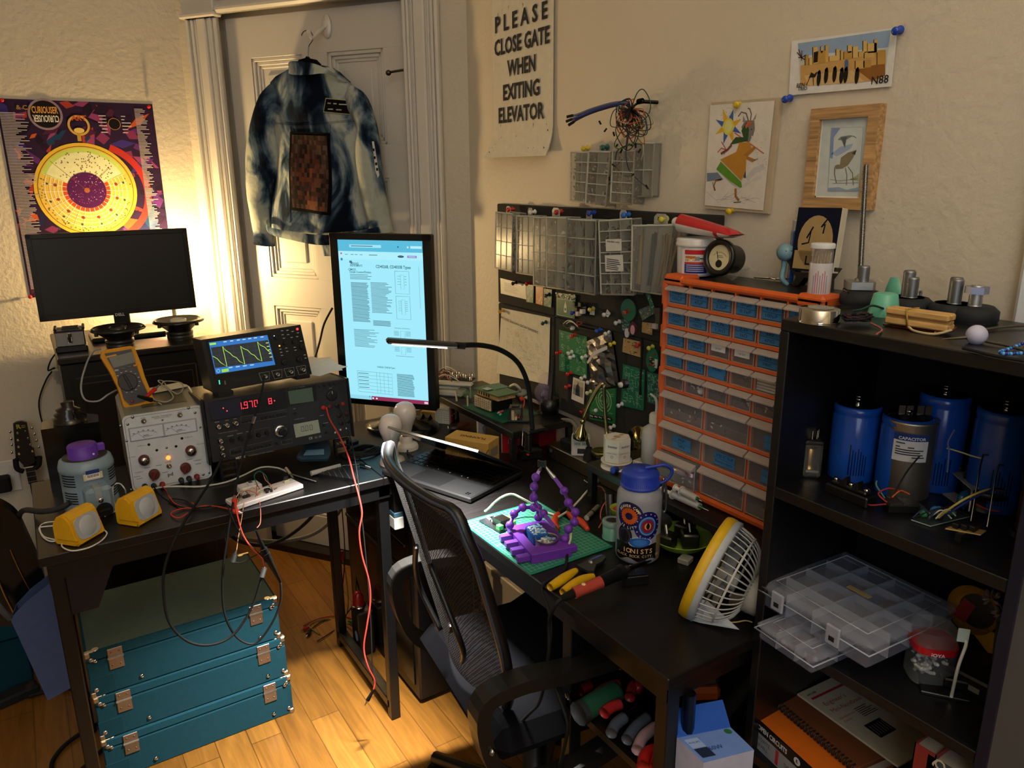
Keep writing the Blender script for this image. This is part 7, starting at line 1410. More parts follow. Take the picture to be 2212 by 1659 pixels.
m=MB('satin');m. tube([q5(1225,770,ZM+.008),q5(1290,715,ZM+.009),q5(1350,700,ZM+.009),q5(1345,765,ZM+.008)],.006,'#1d1d1d',8);m. use('metal'). cyl(q5(1250,740,ZM+.009),q5(1222,695,ZM+.012),.004,'#8d8a84',.001,8);P('jaw',m,t)
# wire strippers, soldering iron and stand
t=T('wire_stripper','wire stripper with yellow handles at the desk edge','wire stripper');YE='#cfa30f'
for pts in(((675,1005),(740,965),(800,925),(862,885)),((765,1040),(840,990),(910,950),(985,925))):m=MB('satin');m. tube([k8(*p,ZD+.010)for p in pts],lambda s_:.0075+.0035*math. sin(PI*s_)-.002*s_,YE,10);P('handle',m,t)
m=MB('brushed');q=[k8(*p)for p in((865,885),(900,870),(980,820),(1050,810),(1070,830),(1040,862),(1000,880),(985,925),(940,925),(900,905))];m. prism([(p. x,p. y)for p in q],ZD+.006,ZD+.012,'#6d6f70');a=k8(965,865);m. lathe([(.005,0),(.005,.003),(.0001,.004)],'#8d8d8c',12,tr(a. x,a. y,ZD+.012));a,b=k8(960,850),k8(1040,815);m. use('plas'). stroke([(a. x,a. y),(b. x,b. y)],.004,'#3a5aa0',ZD+.0124);P('jaw',m,t)
t=T('soldering_iron','soldering iron with salmon handle resting on its black stand','soldering iron');p1,p2,p3,p4,p5,p0=k8(845,1045,ZD+.028),k8(1037,965,ZD+.036),k8(1195,892,ZD+.042),k8(1225,875,ZD+.043),k8(1390,815,ZD+.05),k8(762,1083,ZD+.022)
m=MB('satin');m. cyl(p1,p2,.0105,'#c9564a',.011,18);m. sph(p1+(p2-p1)*.35+V((0,0,.0095)),.0045,'#e0c49a',8,(1,1,.5));P('handle',m,t)
m=MB('satin');m. cyl(p2,p3,.0115,'#15171c',.012,18);m. cyl(p3-(p3-p2)*.22,p3-(p3-p2)*.02,.0145,'#15171c',n=18);P('grip',m,t)
m=MB('metal');m. cyl(p3,p4,.0075,'#a8a49c',n=12);m. cyl(p4,p4+(p5-p4)*.75,.0045,'#4a4440',.0042,12);m. cyl(p4+(p5-p4)*.75,p5,.003,'#6d6660',.001,10);P('tip',m,t)
m=MB('rubber');m. cyl(p0,p1,.0062,'#131313',.0085,12);P('strain_relief',m,t)
m=MB('rubber');m. tube([p0,k8(720,1120,ZD+.014),k8(690,1180,ZD-.005),px(1186,1345,.715),px(1186,1400,.71),px(1184,1440,.71),px(1205,1500,.71),px(1225,1560,.71),px(1222,1600,.71),px(1208,1659,.72)],.0034,'#131314',8,k=6);P('cord',m,t)
m=MB('satin');a=k8(1235,975);Ms=on((a. x+.006,a. y,ZD),-22);m. box(-.024,-.014,0,.028,.018,.019,'#0d0d0e',.001);m. box(-.018,-.01,.019,.022,.014,.0205,'#050505');m. use('metal'). tube([(-.01,.0,.018),(-.008,0,.034),(.004,.0,.034),(.008,0,.018)],.0012,'#8a8880',6);S('iron_stand',m,'small black soldering iron stand in front of the stickered bottle','stand',Ms)
# stickered water bottle
BP=(.962,1.03);t=T('water_bottle','stickered frosted water bottle with blue loop lid','bottle',on((BP[0],BP[1],ZD),-136));m=MB('frost')
m. lathe([(.0001,.002),(.040,.002),(.0435,.006),(.0445,.014),(.0445,.132),(.043,.143),(.037,.152),(.034,.156),(.034,.165)],'#a9abb4',44,cap=False);P('body',m,t)
BL='#1d3aa8';m=MB('plas');m. lathe([(.0375,.155),(.039,.157),(.039,.160),(.0365,.161),(.0362,.183),(.034,.188),(.0001,.1885)],BL,40)
for i in range(60):a=2*PI*i/60;m. box(.036,-.0006,.162,.0372,.0006,.182,'#2444bc',0,rot('Z',a))
m. lathe([(.014,.188),(.013,.192),(.0001,.1925)],BL,24);P('lid',m,t)
m=MB('plas');vd=V((.84,-.543,0));loc=t. matrix_basis. inverted(). to_3x3();rd=loc@vd
m. tube([V((0,0,.191))+rd*.008,V((0,0,.195))+rd*.03,V((0,0,.197))+rd*.048,V((0,0,.186))+rd*.062,V((0,0,.168))+rd*.055,V((0,0,.158))+rd*.038],.0034,BL,8);P('strap',m,t)
m=MB('metal');b0=V((0,0,.165))+rd*.046;m. tube([b0+V((0,0,.004)),b0+rd*.006+V((0,0,-.02)),b0+rd*.008+V((0,0,-.06)),b0+rd*.003+V((0,0,-.068)),b0-rd*.001+V((0,0,-.055)),b0-rd*.0+V((0,0,-.01))],.0026,'#8f9296',8,closed=True);P('carabiner',m,t)
def wrap(M_,r):return lambda a,z,o=0.:(r*math. cos(a)+o*math. cos(a),r*math. sin(a)+o*math. sin(a),z)
def sticker(name,cx_,cz,rx,rz,layers,lab,extra=None):
 m=MB('gloss');f_=lambda x,z,o:((.0447+o)*math. sin(cx_+x/.0445),-(.0447+o)*math. cos(cx_+x/.0445),cz+z)
 for k,(s_,c)in enumerate(layers):
  n=28;m. raw([f_(0,0,.0002*(k+1))]+[f_(rx*s_*j/3*math. cos(2*PI*i/n),rz*s_*j/3*math. sin(2*PI*i/n),.0002*(k+1))for j in(1,2,3)for i in range(n)],[(0,1+i,1+(i+1)%n)for i in range(n)]+[(1+j*n+i,1+j*n+n+i,1+j*n+n+(i+1)%n,1+j*n+(i+1)%n)for j in(0,1)for i in range(n)],c)
 if extra:extra(m,f_)
 P(name,m,t,lab)
 # the sticker angle is measured from the side that faces the camera
OFF=math. atan2(0-BP[1],0-BP[0])-math. radians(-136)+PI/2
def letters(s_,cx0,z,size,col,gap,arc=None):
 def g(m,f_):
  for i,ch in enumerate(s_):
   vs,fs=glyphs(ch,.02);
   if not vs:continue
   mx=sum(v. x for v in vs)/len(vs);my=.0
   if arc:a=arc[1]+arc[2]*i;X0,Z0,ro=arc[0]*math. cos(a),arc[0]*math. sin(a),a-PI/2 if arc[2]<0 else a+PI/2
   else:X0,Z0,ro=cx0+gap*i,z,0
   co,si=math. cos(ro),math. sin(ro);m. raw([f_(X0+((v. x-mx)*co-v. y*si)*size,Z0+((v. x-mx)*si+v. y*co)*size,.0014)for v in vs],fs,col)
 return g
def gear(m,f_):
 pts=[]
 for i in range(44):a=2*PI*i/44;r=.0185 if i%2 else .0155;pts. append(f_(r*math. cos(a),r*math. sin(a),.0010))
 m. raw([f_(0,0,.001)]+pts,[(0,1+i,1+(i+1)%44)for i in range(44)],'#c9591c');m. raw([f_(0,0,.0012)]+[f_(.0075*math. cos(2*PI*i/20),.0075*math. sin(2*PI*i/20),.0012)for i in range(20)],[(0,1+i,1+(i+1)%20)for i in range(20)],'#1b1a48')
 letters('BEAVER CAMP',0,0,.0075,'#e3d8a8',0,(.0215,2.6,-.22))(m,f_);letters('IS LIT!',0,0,.0075,'#cfe0e0',0,(.0245,-2.2,.2))(m,f_)
sticker('sticker',OFF-.42,.106,.0285,.0295,((1,'#1b1a48'),),'round sticker with an orange gear',gear)
def dots(m,f_):
 for i in range(14):a=2*PI*i/14;m. raw([f_(.023*math. cos(a)+.0018*math. cos(b),.0255*math. sin(a)+.0018*math. sin(b),.0016)for b in[k*PI/4 for k in range(8)]],[tuple(range(8))],'#8a8ad8')
 m. raw([f_(.0032*math. cos(a),.005*math. sin(a)-.001 if math. sin(a)<0 else .008*math. sin(a),.002)for a in[k*PI/6 for k in range(12)]],[tuple(range(12))],'#17121a')
sticker('sticker',OFF+.42,.087,.0275,.0305,((1,'#20185e'),(.64,'#5a9ad0'),(.54,'#2f5aa0'),(.46,'#8d1d3a'),(.24,'#d8b84a'),(.16,'#c9501c')),'round blue sticker with a red flame eye',dots)
sticker('sticker',OFF-.62,.062,.0165,.0225,((1,'#1a1a1f'),(.8,'#34343c'),(.6,'#1d1d24')),'dark oval sticker')
sticker('sticker',OFF+.1,.052,.0235,.0115,((1,'#d8dce4'),(.92,'#2a5aa8'),(.6,'#3a74c0')),'blue rounded sticker')
def band(m,f_):
 letters('IONISTS',-.026,.0022,.0135,'#d8b07a',.0088)(m,f_);letters('BLACK ROCK CITY, NV',-.042,-.0085,.0075,'#c9a878',.0049)(m,f_)
m=MB('gloss');f_=lambda x,z,o:((.0447+o)*math. sin(OFF+x/.0445),-(.0447+o)*math. cos(OFF+x/.0445),.031+z);m. surf(lambda u,v:f_(-.05+.098*u,(.014+.003*math. sin(u*9))if v else(-.017-.004*math. sin(u*14)),.0007),20,1,'#141312');band(m,lambda x,z,o:f_(x,z,o));P('sticker',m,t,'black band sticker with tan lettering')
m=MB('gloss');m. surf(lambda u,v:f_(.040+.016*u,-.02+.052*v,.0011),4,1,'#7d6748');P('sticker',m,t,'brown paper sticker')
# yellow fan
FC=V((.915,.822,.0));n_=V((-.42,.907,0)). normalized();tl=math. radians(17);axis=(n_*math. cos(tl)+V((0,0,math. sin(tl)))). normalized();side=V((0,0,1)). cross(axis). normalized();up=axis. cross(side)
Fc=py(1535,1228,.822);FM=basis(Fc,side,up,axis);t=T('desk_fan','small grey desk fan with yellow front ring seen from behind','fan',FM);RF=.098
m=MB('plas');m. lathe([(RF*.86,.012),(RF*.98,.012),(RF,.006),(RF,-.004),(RF*.97,-.006),(RF*.86,.004)],'#d2a816',48,cap=False);P('front_ring',m,t)
m=MB('plas');m. lathe([(RF*.99,-.004),(RF*.995,-.014),(RF*.9,-.018),(RF*.86,-.006)],'#a9b0ba',48,cap=False);P('rear_ring',m,t)
GC='#b4b5b4'
for i in range(40):
 a=2*PI*i/40;m=MB('plas');m. tube([(RF*.93*math. cos(a),RF*.93*math. sin(a),-.014),(RF*.84*math. cos(a),RF*.84*math. sin(a),-.045),(RF*.62*math. cos(a),RF*.62*math. sin(a),-.066),(RF*.4*math. cos(a),RF*.4*math. sin(a),-.074)],.0013,GC,5,k=3);P('grille_bar',m,t)
for r,z in((.84,-.045),):m=MB('plas');m. tube([(RF*r*math. cos(a),RF*r*math. sin(a),z)for a in[2*PI*i/24 for i in range(24)]],.0022,GC,6,k=2,closed=True);P('grille_ring',m,t)
m=MB('plas');m. lathe([(.0001,-.104),(.03,-.104),(.036,-.098),(.038,-.07),(.0001,-.068)],'#9d9c94',28,cap=False);P('motor_housing',m,t)
m=MB('plas');m. lathe([(.0001,-.012),(.014,-.014),(.016,-.05)],'#8d8f8f',18,cap=False);P('hub',m,t)
for i in range(4):m=MB('plas');a=i*PI/2;m. surf(lambda u,v:((.014+.06*u)*math. cos(a+(v-.5)*.9*u+v*.2),(.014+.06*u)*math. sin(a+(v-.5)*.9*u+v*.2),-.02-.016*v),4,4,'#8a8d90');P('blade',m,t)
m=MB('rubber');m. lathe([(.0001,-.108),(.024,-.108),(.026,-.104)],'#1c1c1c',24,cap=False);P('back_cap',m,t)
gi=FM. inverted();fl=[k8(1615,1190),k8(1650,1225),k8(1905,1285),k8(1918,1262)];m=MB('plas')
w0,w1,w2_,w3=(py(980+1640/3.253,960+1150/3.253,.83),py(980+1700/3.253,960+1075/3.253,.82),k8(1918,1275,ZD+.012),k8(1645,1228,ZD+.003))
q=[gi@(p+s_)for s_ in(side*.0-n_*-.004,n_*-.022)for p in(w0,w1,w2_,w3)];m. raw(q,[(0,1,2,3),(7,6,5,4),(0,4,5,1),(1,5,6,2),(2,6,7,3),(3,7,4,0)],'#a3acb8');P('foot',m,t)
m=MB('plas');q=[gi@p for p in(py(980+1790/3.253,960+1095/3.253,.80),k8(1900,1262,ZD+.02),k8(1960,1180,ZD),k8(1800,1120,ZD))];m. cyl(gi@(Fc-axis*.085-up*.03),gi@V((Fc. x+.045,Fc. y-.03,ZD+.004)),.011,'#a3a29a',.02,8);P('foot',m,t)
cable([k8(1920,1252,ZD+.004),k8(1990,1248,ZD+.003),k8(2050,1238,ZD+.003),k8(2100,1250,ZD+.003)],.0013,'#b8a468','thin tan cord running from the fan foot',kind='plas')
# power strip, adapters, brass lamp
s6=lambda a,b,z=ZD:pz(1100+a/4.608,820+b/4.608,z)
t=T('power_strip','long beige metal power strip on the desk along the wall','power strip');m=MB('metal');m. box(1.135,1.16,ZD,1.19,1.59,ZD+.038,'#b3a488',.002);P('body',m,t)  # beige is warm light reflected in aluminium, put into the colour
m=MB('satin');m. lathe([(.009,0),(.009,.006),(.0001,.0065)],'#101010',16,basis((1.135,1.572,ZD+.022),(0,-1,0),(0,0,1),(-1,0,0)));P('switch',m,t)
m=MB('plas');m. box(-.024,-.02,0,.024,.02,.052,'#cfc4b8',.003);m. text('IIII III',0,.035,.01,'#2a2a2a',.0004,basis((0,-.0202,0),(1,0,0),(0,0,1),(0,-1,0)),width=.03);m. rect(-.008,.008,.012,.022,'#1a1a1c',.0004,basis((0,-.0202,0),(1,0,0),(0,0,1),(0,-1,0)));S('usb_charger',m,'white plug adapter block standing on the power strip','charger',on((1.163,1.475,ZD+.038),-40))
m=MB('rubber');m. box(-.03,-.012,0,.02,.012,.026,'#141414',.005);m. cyl((-.03,0,.012),(-.06,0,.014),.006,'#141414',.004,8);S('black_plug',m,'black plug lying on the left end of the power strip','plug',on((1.16,1.53,ZD+.038),95))
m=MB('rubber');m. cyl((0,0,0),(0,0,.03),.016,'#151413',.008,14);m. tube([(0,0,.03),(0,.01,.05),(.01,.03,.06),(.03,.06,.03)],.004,'#171716',6);S('black_plug',m,'black cone shaped plug standing on the power strip','plug',on((1.16,1.437,ZD+.038)))
m=MB('gloss');m. lathe([(.018,0),(.02,.02),(.021,.028)],'#1a1714',24);m. use('metal'). lathe([(.0235,.028),(.025,.034),(.024,.036),(.018,.033),(.0001,.031)],'#a39454',28,cap=False);S('jar',m,'dark jar with gold rim lid on the power strip','jar',on((1.163,1.392,ZD+.038)))
m=MB('metal');m. lathe([(.0001,.002),(.014,.002),(.0145,0),(.0145,.011),(.0135,.011)],'#a89a58',24,cap=False);S('tin_lid',m,'small shallow gold tin lid at the front of the power strip','lid',on((1.143,1.352,ZD+.0385)))
cable([s6(140,450,ZD+.12)if 0 else px(1190,975,1.2),px(1188,930,1.21),px(1205,910,1.21),px(1235,910,1.21),px(1248,935,1.2),px(1242,955,1.17)],.006,'#7d786c','thick grey cord arching behind the power strip',n=8)
t=T('brass_lamp','small brass reading lamp with bent stem before the felt board','lamp');bt=[px(1311,938,1.19),px(1308,900,1.19),px(1306,860,1.185),px(1305,832,1.175)];m=MB('metal');m. tube(bt,.0048,'#a8976a',10,k=4);P('stem',m,t)
b2=[px(1305,832,1.175),px(1300,829,1.17),px(1288,845,1.16),px(1272,875,1.15),px(1260,905,1.145)];m=MB('metal');m. tube(b2,.0052,'#b09d6a',10,k=4);P('arm',m,t)
h0,h1=px(1259,910,1.145),px(1252,950,1.14);m=MB('chrome');m. sph(h0,.0075,'#b5a874',10);d=(h1-h0);qd=d. to_track_quat('Z','Y'). to_matrix(). to_4x4();m. lathe([(.0055,.006),(.0075,.016),(.0145,.03),(.0185,.042),(.0185,.048),(.015,.050)],'#b5a874',26,tr(h0)@qd,cap=False);P('shade',m,t)
m=MB('metal');a=px(1311,938,1.19);m. lathe([(.02,0),(.02,.006),(.007,.012),(.006,a. z-ZD-.04)],'#8a7a50',20,on((a. x+.005,a. y,ZD)))if 0 else m. cyl((a. x,a. y,ZD+.038),a,.005,'#8a7a50',n=10);P('stem',m,t)
# second riser with spool, bottle
t=T('drawer_riser','black low platform under the orange drawer cabinet','riser');m=MB('desk');m. box(1.04,.735,.83,1.245,1.30,.847,'#0f0f10',.001);P('top_board',m,t)
for x,y in((1.05,1.285),(1.235,1.285),(1.05,.745),(1.235,.745)):m=MB('satin');m. box(x-.008,y-.008,ZD,x+.008,y+.008,.83,'#0f0f10');P('leg',m,t)
Z2=.847;sp=V((1.085,1.243,Z2));t=T('solder_spool','white hexagonal solder box on a spool at the platform end','solder',on(sp,-20));m=MB('gloss');m. lathe([(.036,0),(.036,.004),(.028,.006),(.028,.012),(.036,.014),(.036,.017)],'#c9c2b6',30);P('spool',m,t)
hexa=[(.033*math. cos(i*PI/3+.3),.033*math. sin(i*PI/3+.3))for i in range(6)];m=MB('paper');m. prism(hexa,.018,.072,'#cfcbc2');m. disc(0,0,.026,'#b9b5ac',.0722);m. ring(0,0,.009,.024,'#cfcbc2',.0724);m. disc(0,0,.008,'#9a968e',.0725);m. disc(.014,.01,.006,'#c08a24',.0726,ry=.004);m. disc(-.012,-.012,.006,'#c08a24',.0726,ry=.004)
vdir=math. atan2(0-sp. y,0-sp. x)-math. radians(-20)
for i in range(6):
 a=i*PI/3+.3+PI/6
 if abs((a-vdir+PI)%(2*PI)-PI)<.9:Mf=rot('Z',a)@basis((.0287,0,.045),(0,1,0),(0,0,1),(1,0,0));m. text('kester',.002,.012,.009,'#4a4a4e',.0004,Mf,bold=.01);m. text('Leaded Solder',0,-.004,.0045,'#6a6a6c',.0004,Mf);m. ring(0,-.013,.0022,.003,'#3a3a3c',.0004,12,Mf)
P('carton',m,t)
sq=V((1.142,1.178,Z2+.02));m=MB('satin');m. box(-.03,-.035,0,.035,.035,.02,'#bdb8ac',.003);S('white_box',m,'flat white box under the squeeze bottle','box',on((1.142,1.185,Z2),8))
t=T('squeeze_bottle','tall translucent squeeze bottle with bent nozzle on a white box','bottle',on(sq));m=MB('frost');m. lathe([(.0001,.001),(.029,.001),(.031,.004),(.031,.068),(.028,.08),(.02,.086),(.015,.09),(.0145,.104)],'#c9c9c8',36,cap=False);P('body',m,t)
m=MB('frost');m. lathe([(.0295,.003),(.0295,.062),(.0001,.0625)],'#9a9ca2',30);P('liquid',m,t)
m=MB('plas');m. lathe([(.016,.094),(.016,.112),(.013,.116),(.006,.118)],'#c4c2bc',24);P('cap',m,t);m=MB('plas');m. tube([(0,0,.116),(0,0,.135),(-.002,.003,.15),(-.008,.008,.157),(-.012,.011,.160)],lambda s_:.0042-.002*s_,'#cfcdc8',8);P('nozzle',m,t)
m=MB('chrome');m. lathe([(.006,0),(.052,0),(.052,.001),(.006,.001)],'#a8a878',48,basis((1.222,1.315,Z2+.048-.05),(0,-1,0),(.15,0,.99),(-.99,0,.15)),cap=False);m. raw([tuple(basis((1.2205,1.315,Z2-.002),(0,-1,0),(.15,0,.99),(-.99,0,.15))@V((r*math. cos(a),r*math. sin(a),.0012)))for a,r in((1.9,.01),(1.75,.05),(2.05,.05))],[(0,1,2)],'#d8882a');S('compact_disc',m,'shiny compact disc leaning behind the squeeze bottle','disc')  # orange wedge is an iridescent reflection painted on the disc
a,b=s6(1030,905,Z2+.007),s6(1165,855,Z2+.007);t=T('marker','silver marker with blue cap at the platform edge','marker');m=MB('plas');m. cyl(a,a+(b-a)*.3,.0075,'#1f44b4',n=14);P('cap',m,t);m=MB('satin');m. cyl(a+(b-a)*.3,b+(b-a)*.6,.0062,'#a9adb2',n=12);P('barrel',m,t)
# odds in front of the platform
t=T('wired_microphone','small circuit with red and black wires before the platform leg','electronics');a=s6(850,1035,ZD+.03);m=MB('satin');m. box(-.012,-.008,0,.014,.008,.003,'#2a2a26',0,tr(a));m. sph(a+V((.006,0,.006)),.006,'#a8a48c',8);m. cyl(a+V((-.012,0,0)),a+V((-.025,.01,.012)),.0012,'#b9b5a4',n=5);P('board',m,t)
for pts,c in((((860,1060,.02),(920,1070,.03),(960,1120,.03),(1040,1135,.03)),'#c8705c'),(((900,1050,.03),(970,1080,.03),(1010,1130,.03)),'#1d2c2c'),(((1030,1215,.03),(960,1220,.04),(915,1300,.03),(910,1380,.02),(925,1410,.01),(890,1475,.004)),'#c85a4a'),(((1000,1180,.03),(930,1200,.03),(910,1270,.03)),'#1a2426')):m=MB('rubber');m. tube([s6(p[0],p[1],ZD+p[2])for p in pts],.0013,c,5);P('wire',m,t)
m=MB('satin');a,b=s6(930,1370),s6(905,1120,ZD+.05);m. cyl((1.04,1.205,ZD),(1.03,1.2,ZD+.062),.0105,'#101011',n=14);S('black_post',m,'black cylinder standing beside the platform leg','cylinder')
m=MB('satin');m. cyl(s6(770,1378,ZD+.006),s6(885,1265,ZD+.006),.0062,'#b9b5a8',.006,12);m. cyl(s6(820,1330,ZD+.006),s6(828,1322,ZD+.006),.0066,'#2a2a2a',n=12);S('marker',m,'white marker pen lying before the black cylinder','marker')
pt=V((1.035,1.165,ZD));m=MB('plas');m. lathe([(.0001,.002),(.017,.002),(.018,0),(.024,.035),(.025,.037),(.023,.037),(.019,.006)],'#a3b83a',28,cap=False);m. use('matte'). sph((0,0,.03),.019,'#a8382a',8,(1,1,.5));S('green_cup',m,'lime green cup of red parts behind the stickered bottle','cup',on(pt))
t=T('teal_tin','round mint green tin with window lid beside the bottle','tin',on(pz(1322,1160,ZD)));m=MB('satin');m. lathe([(.0215,0),(.0215,.003),(.0205,.004),(.0205,.03)],'#6aa890',28);P('body',m,t);m=MB('satin');m. lathe([(.0215,.03),(.0215,.04),(.014,.041),(.0135,.039),(.0001,.039)],'#7d9a90',28,cap=False);m. use('gloss'). disc(0,0,.0135,'#3a2a24',.0393);P('lid',m,t)
t=T('motor_dish','lime green dish of black motors and a disc behind the fan','dish',on((1.06,1.005,ZD)));m=MB('plas');m. lathe([(.0001,.003),(.03,.003),(.03,0),(.048,.012),(.064,.028),(.066,.030),(.062,.029),(.045,.014)],'#8fae3a',36,cap=False);P('dish',m,t)
for x,y,a,z in((-.03,.012,20,.006),(.012,-.012,-35,.008),(.03,.02,10,.008)):m=MB('satin');m. box(-.017,-.017,z,.017,.017,z+.03,'#121213',.003,tr(x,y,0)@rot('Z',math. radians(a)));m. use('metal'). box(-.0175,-.0175,z+.024,.0175,.0175,z+.031,'#8d8a84',.003,tr(x,y,0)@rot('Z',math. radians(a)));m. cyl((x,y,z+.03),(x-.004,y,z+.052),.0024,'#b9b6b0',n=8);P('motor',m,t)
m=MB('gloss');m. lathe([(.007,0),(.030,0),(.030,.001),(.007,.001)],'#3a3836',36,tr(-.02,.05,.045)@rot('Z',2.4)@rot('X',1.2),cap=False);P('platter',m,t)
for a,b,lab in(((1470,318),(1790,465),'white plastic syringe in front of the orange cabinet, the nearer one'),((1560,305),(1745,400),'white plastic syringe in front of the orange cabinet, the farther one')):
 t=T('syringe',lab,'syringe');z=Z2+.009;p,q=px(980+a[0]/3.253,960+a[1]/3.253,1.062),px(980+b[0]/3.253,960+b[1]/3.253,1.062);p. z=max(p. z,z);q. z=max(q. z,z);d=q-p;m=MB('frost');m. cyl(p+d*.25,p+d*.82,.0072,'#b9b6ae',n=14);m. cyl(p+d*.22,p+d*.25,.0105,'#c9c6be',n=14);P('barrel',m,t);m=MB('plas');m. cyl(p,p+d*.4,.004,'#d4d0c6',n=10);m. cyl(p-d*.02,p,.008,'#d4d0c6',n=14);P('plunger',m,t);m=MB('metal');m. cyl(p+d*.82,p+d*.9,.004,'#4a8a5a',.002,8);m. cyl(p+d*.9,q,.0008,'#c0c0bc',n=5);P('needle',m,t)
m=MB('satin');q=[k8(*p,ZD+.004)for p in((1690,560),(1690,480),(1850,520),(1880,600))];m. prism([(p. x,p. y)for p in q],ZD+.002,ZD+.006,'#6a4426');S('brown_card',m,'brown card behind the top of the fan','card')
m=MB('gloss');m. cyl(k8(1925,490,ZD+.008),k8(2010,590,ZD+.008),.008,'#1f7a72',n=4,smooth=False);m. use('satin'). cyl(k8(2010,590,ZD+.008),k8(2060,640,ZD+.008),.006,'#141414',n=8);S('lighter',m,'teal lighter in front of the orange cabinet','lighter')
m=MB('plas');m. cyl(k8(2110,560,ZD+.007),k8(2150,620,ZD+.007),.0075,'#2a62b8',n=10);S('blue_marker',m,'blue pen end beside the bookshelf','pen')
m=MB('plas');m. box(-.012,-.012,0,.014,.012,.012,'#8d8a84',.002);S('grey_block',m,'small grey block behind the yellow fan ring','block',on(k8(1625,830),20))
# ================= orange drawer cabinet
XC=1.10;Z0,Z1=.8475,1.298;YL,YR=1.131,.757
M=WR(YL,Z0,XW-XC);W_,H_=YL-YR,Z1-Z0;t=T('drawer_cabinet','orange and black small parts cabinet with clear drawers','drawer cabinet',M);OG='#c9571a'
m=MB('satin');m. box(.006,.006,-.143,W_-.006,H_-.005,-.008,'#1a1a1c',.006);P('body',m,t)
m=MB('plas');b_=.014;SH,LH=.0441,.0665;top=H_-.014;rows=[top-SH*i for i in range(6)]+[top-SH*5-LH*i for i in range(1,4)]
for q in((0,0,b_,H_),(W_-b_,0,W_,H_),(0,0,W_,rows[-1]),(0,top,W_,H_)):m. box(q[0],q[1],-.012,q[2],q[3],.004,OG,.005)
for x0,x1 in((0,.055),(W_-.055,W_)):m. box(x0,H_-.02,-.05,x1,H_+.004,.004,OG,.006)
m. box(0,0,-.05,.01,H_,0,OG,.004)
for z in(.02,.11,.21,.30,.39):m. box(-.004,z,-.03,.004,z+.05,.002,OG,.003)
for y in rows[1:-1]:m. box(b_-.002,y-.003,-.012,W_-b_+.002,y+.004,.001,OG,.001)
iw=W_-2*b_
for i in range(1,6):m. box(b_+iw*i/6-.0018,rows[5],-.012,b_+iw*i/6+.0018,top,-.001,OG)
for i in range(1,3):m. box(b_+iw*i/3-.0022,rows[-1],-.012,b_+iw*i/3+.0022,rows[5],-.001,OG)
P('frame',m,t)
LB={(0,0):'100pF|100µF',(0,1):'47nF|47µF',(0,2):'.22µF|2.2µF',(0,3):'.01µF|0.1µF',(0,4):'4.7µF|100µF',(0,5):'22µF|10µF',(1,0):'220k|100kΩ',(1,1):'68k|10kΩ',(1,2):'4.7k|3.3kΩ',(1,3):'2.2k|1kΩ',(1,4):'680|470Ω',(1,5):'330|100Ω',(2,0):'1mH|4.7mH',(2,1):'22µH|100µH',(2,2):'w',(2,3):'w',(2,4):'555|74HC',(3,0):'|Diodes',(3,1):'2N2222|2N3904',(3,2):'MISC|',(6,0):'PNP|NPN',(6,1):'SMD IC Stuff|Electrolytic',(6,2):'IC|74',(5,2):'LED|7'}
random. seed(17)
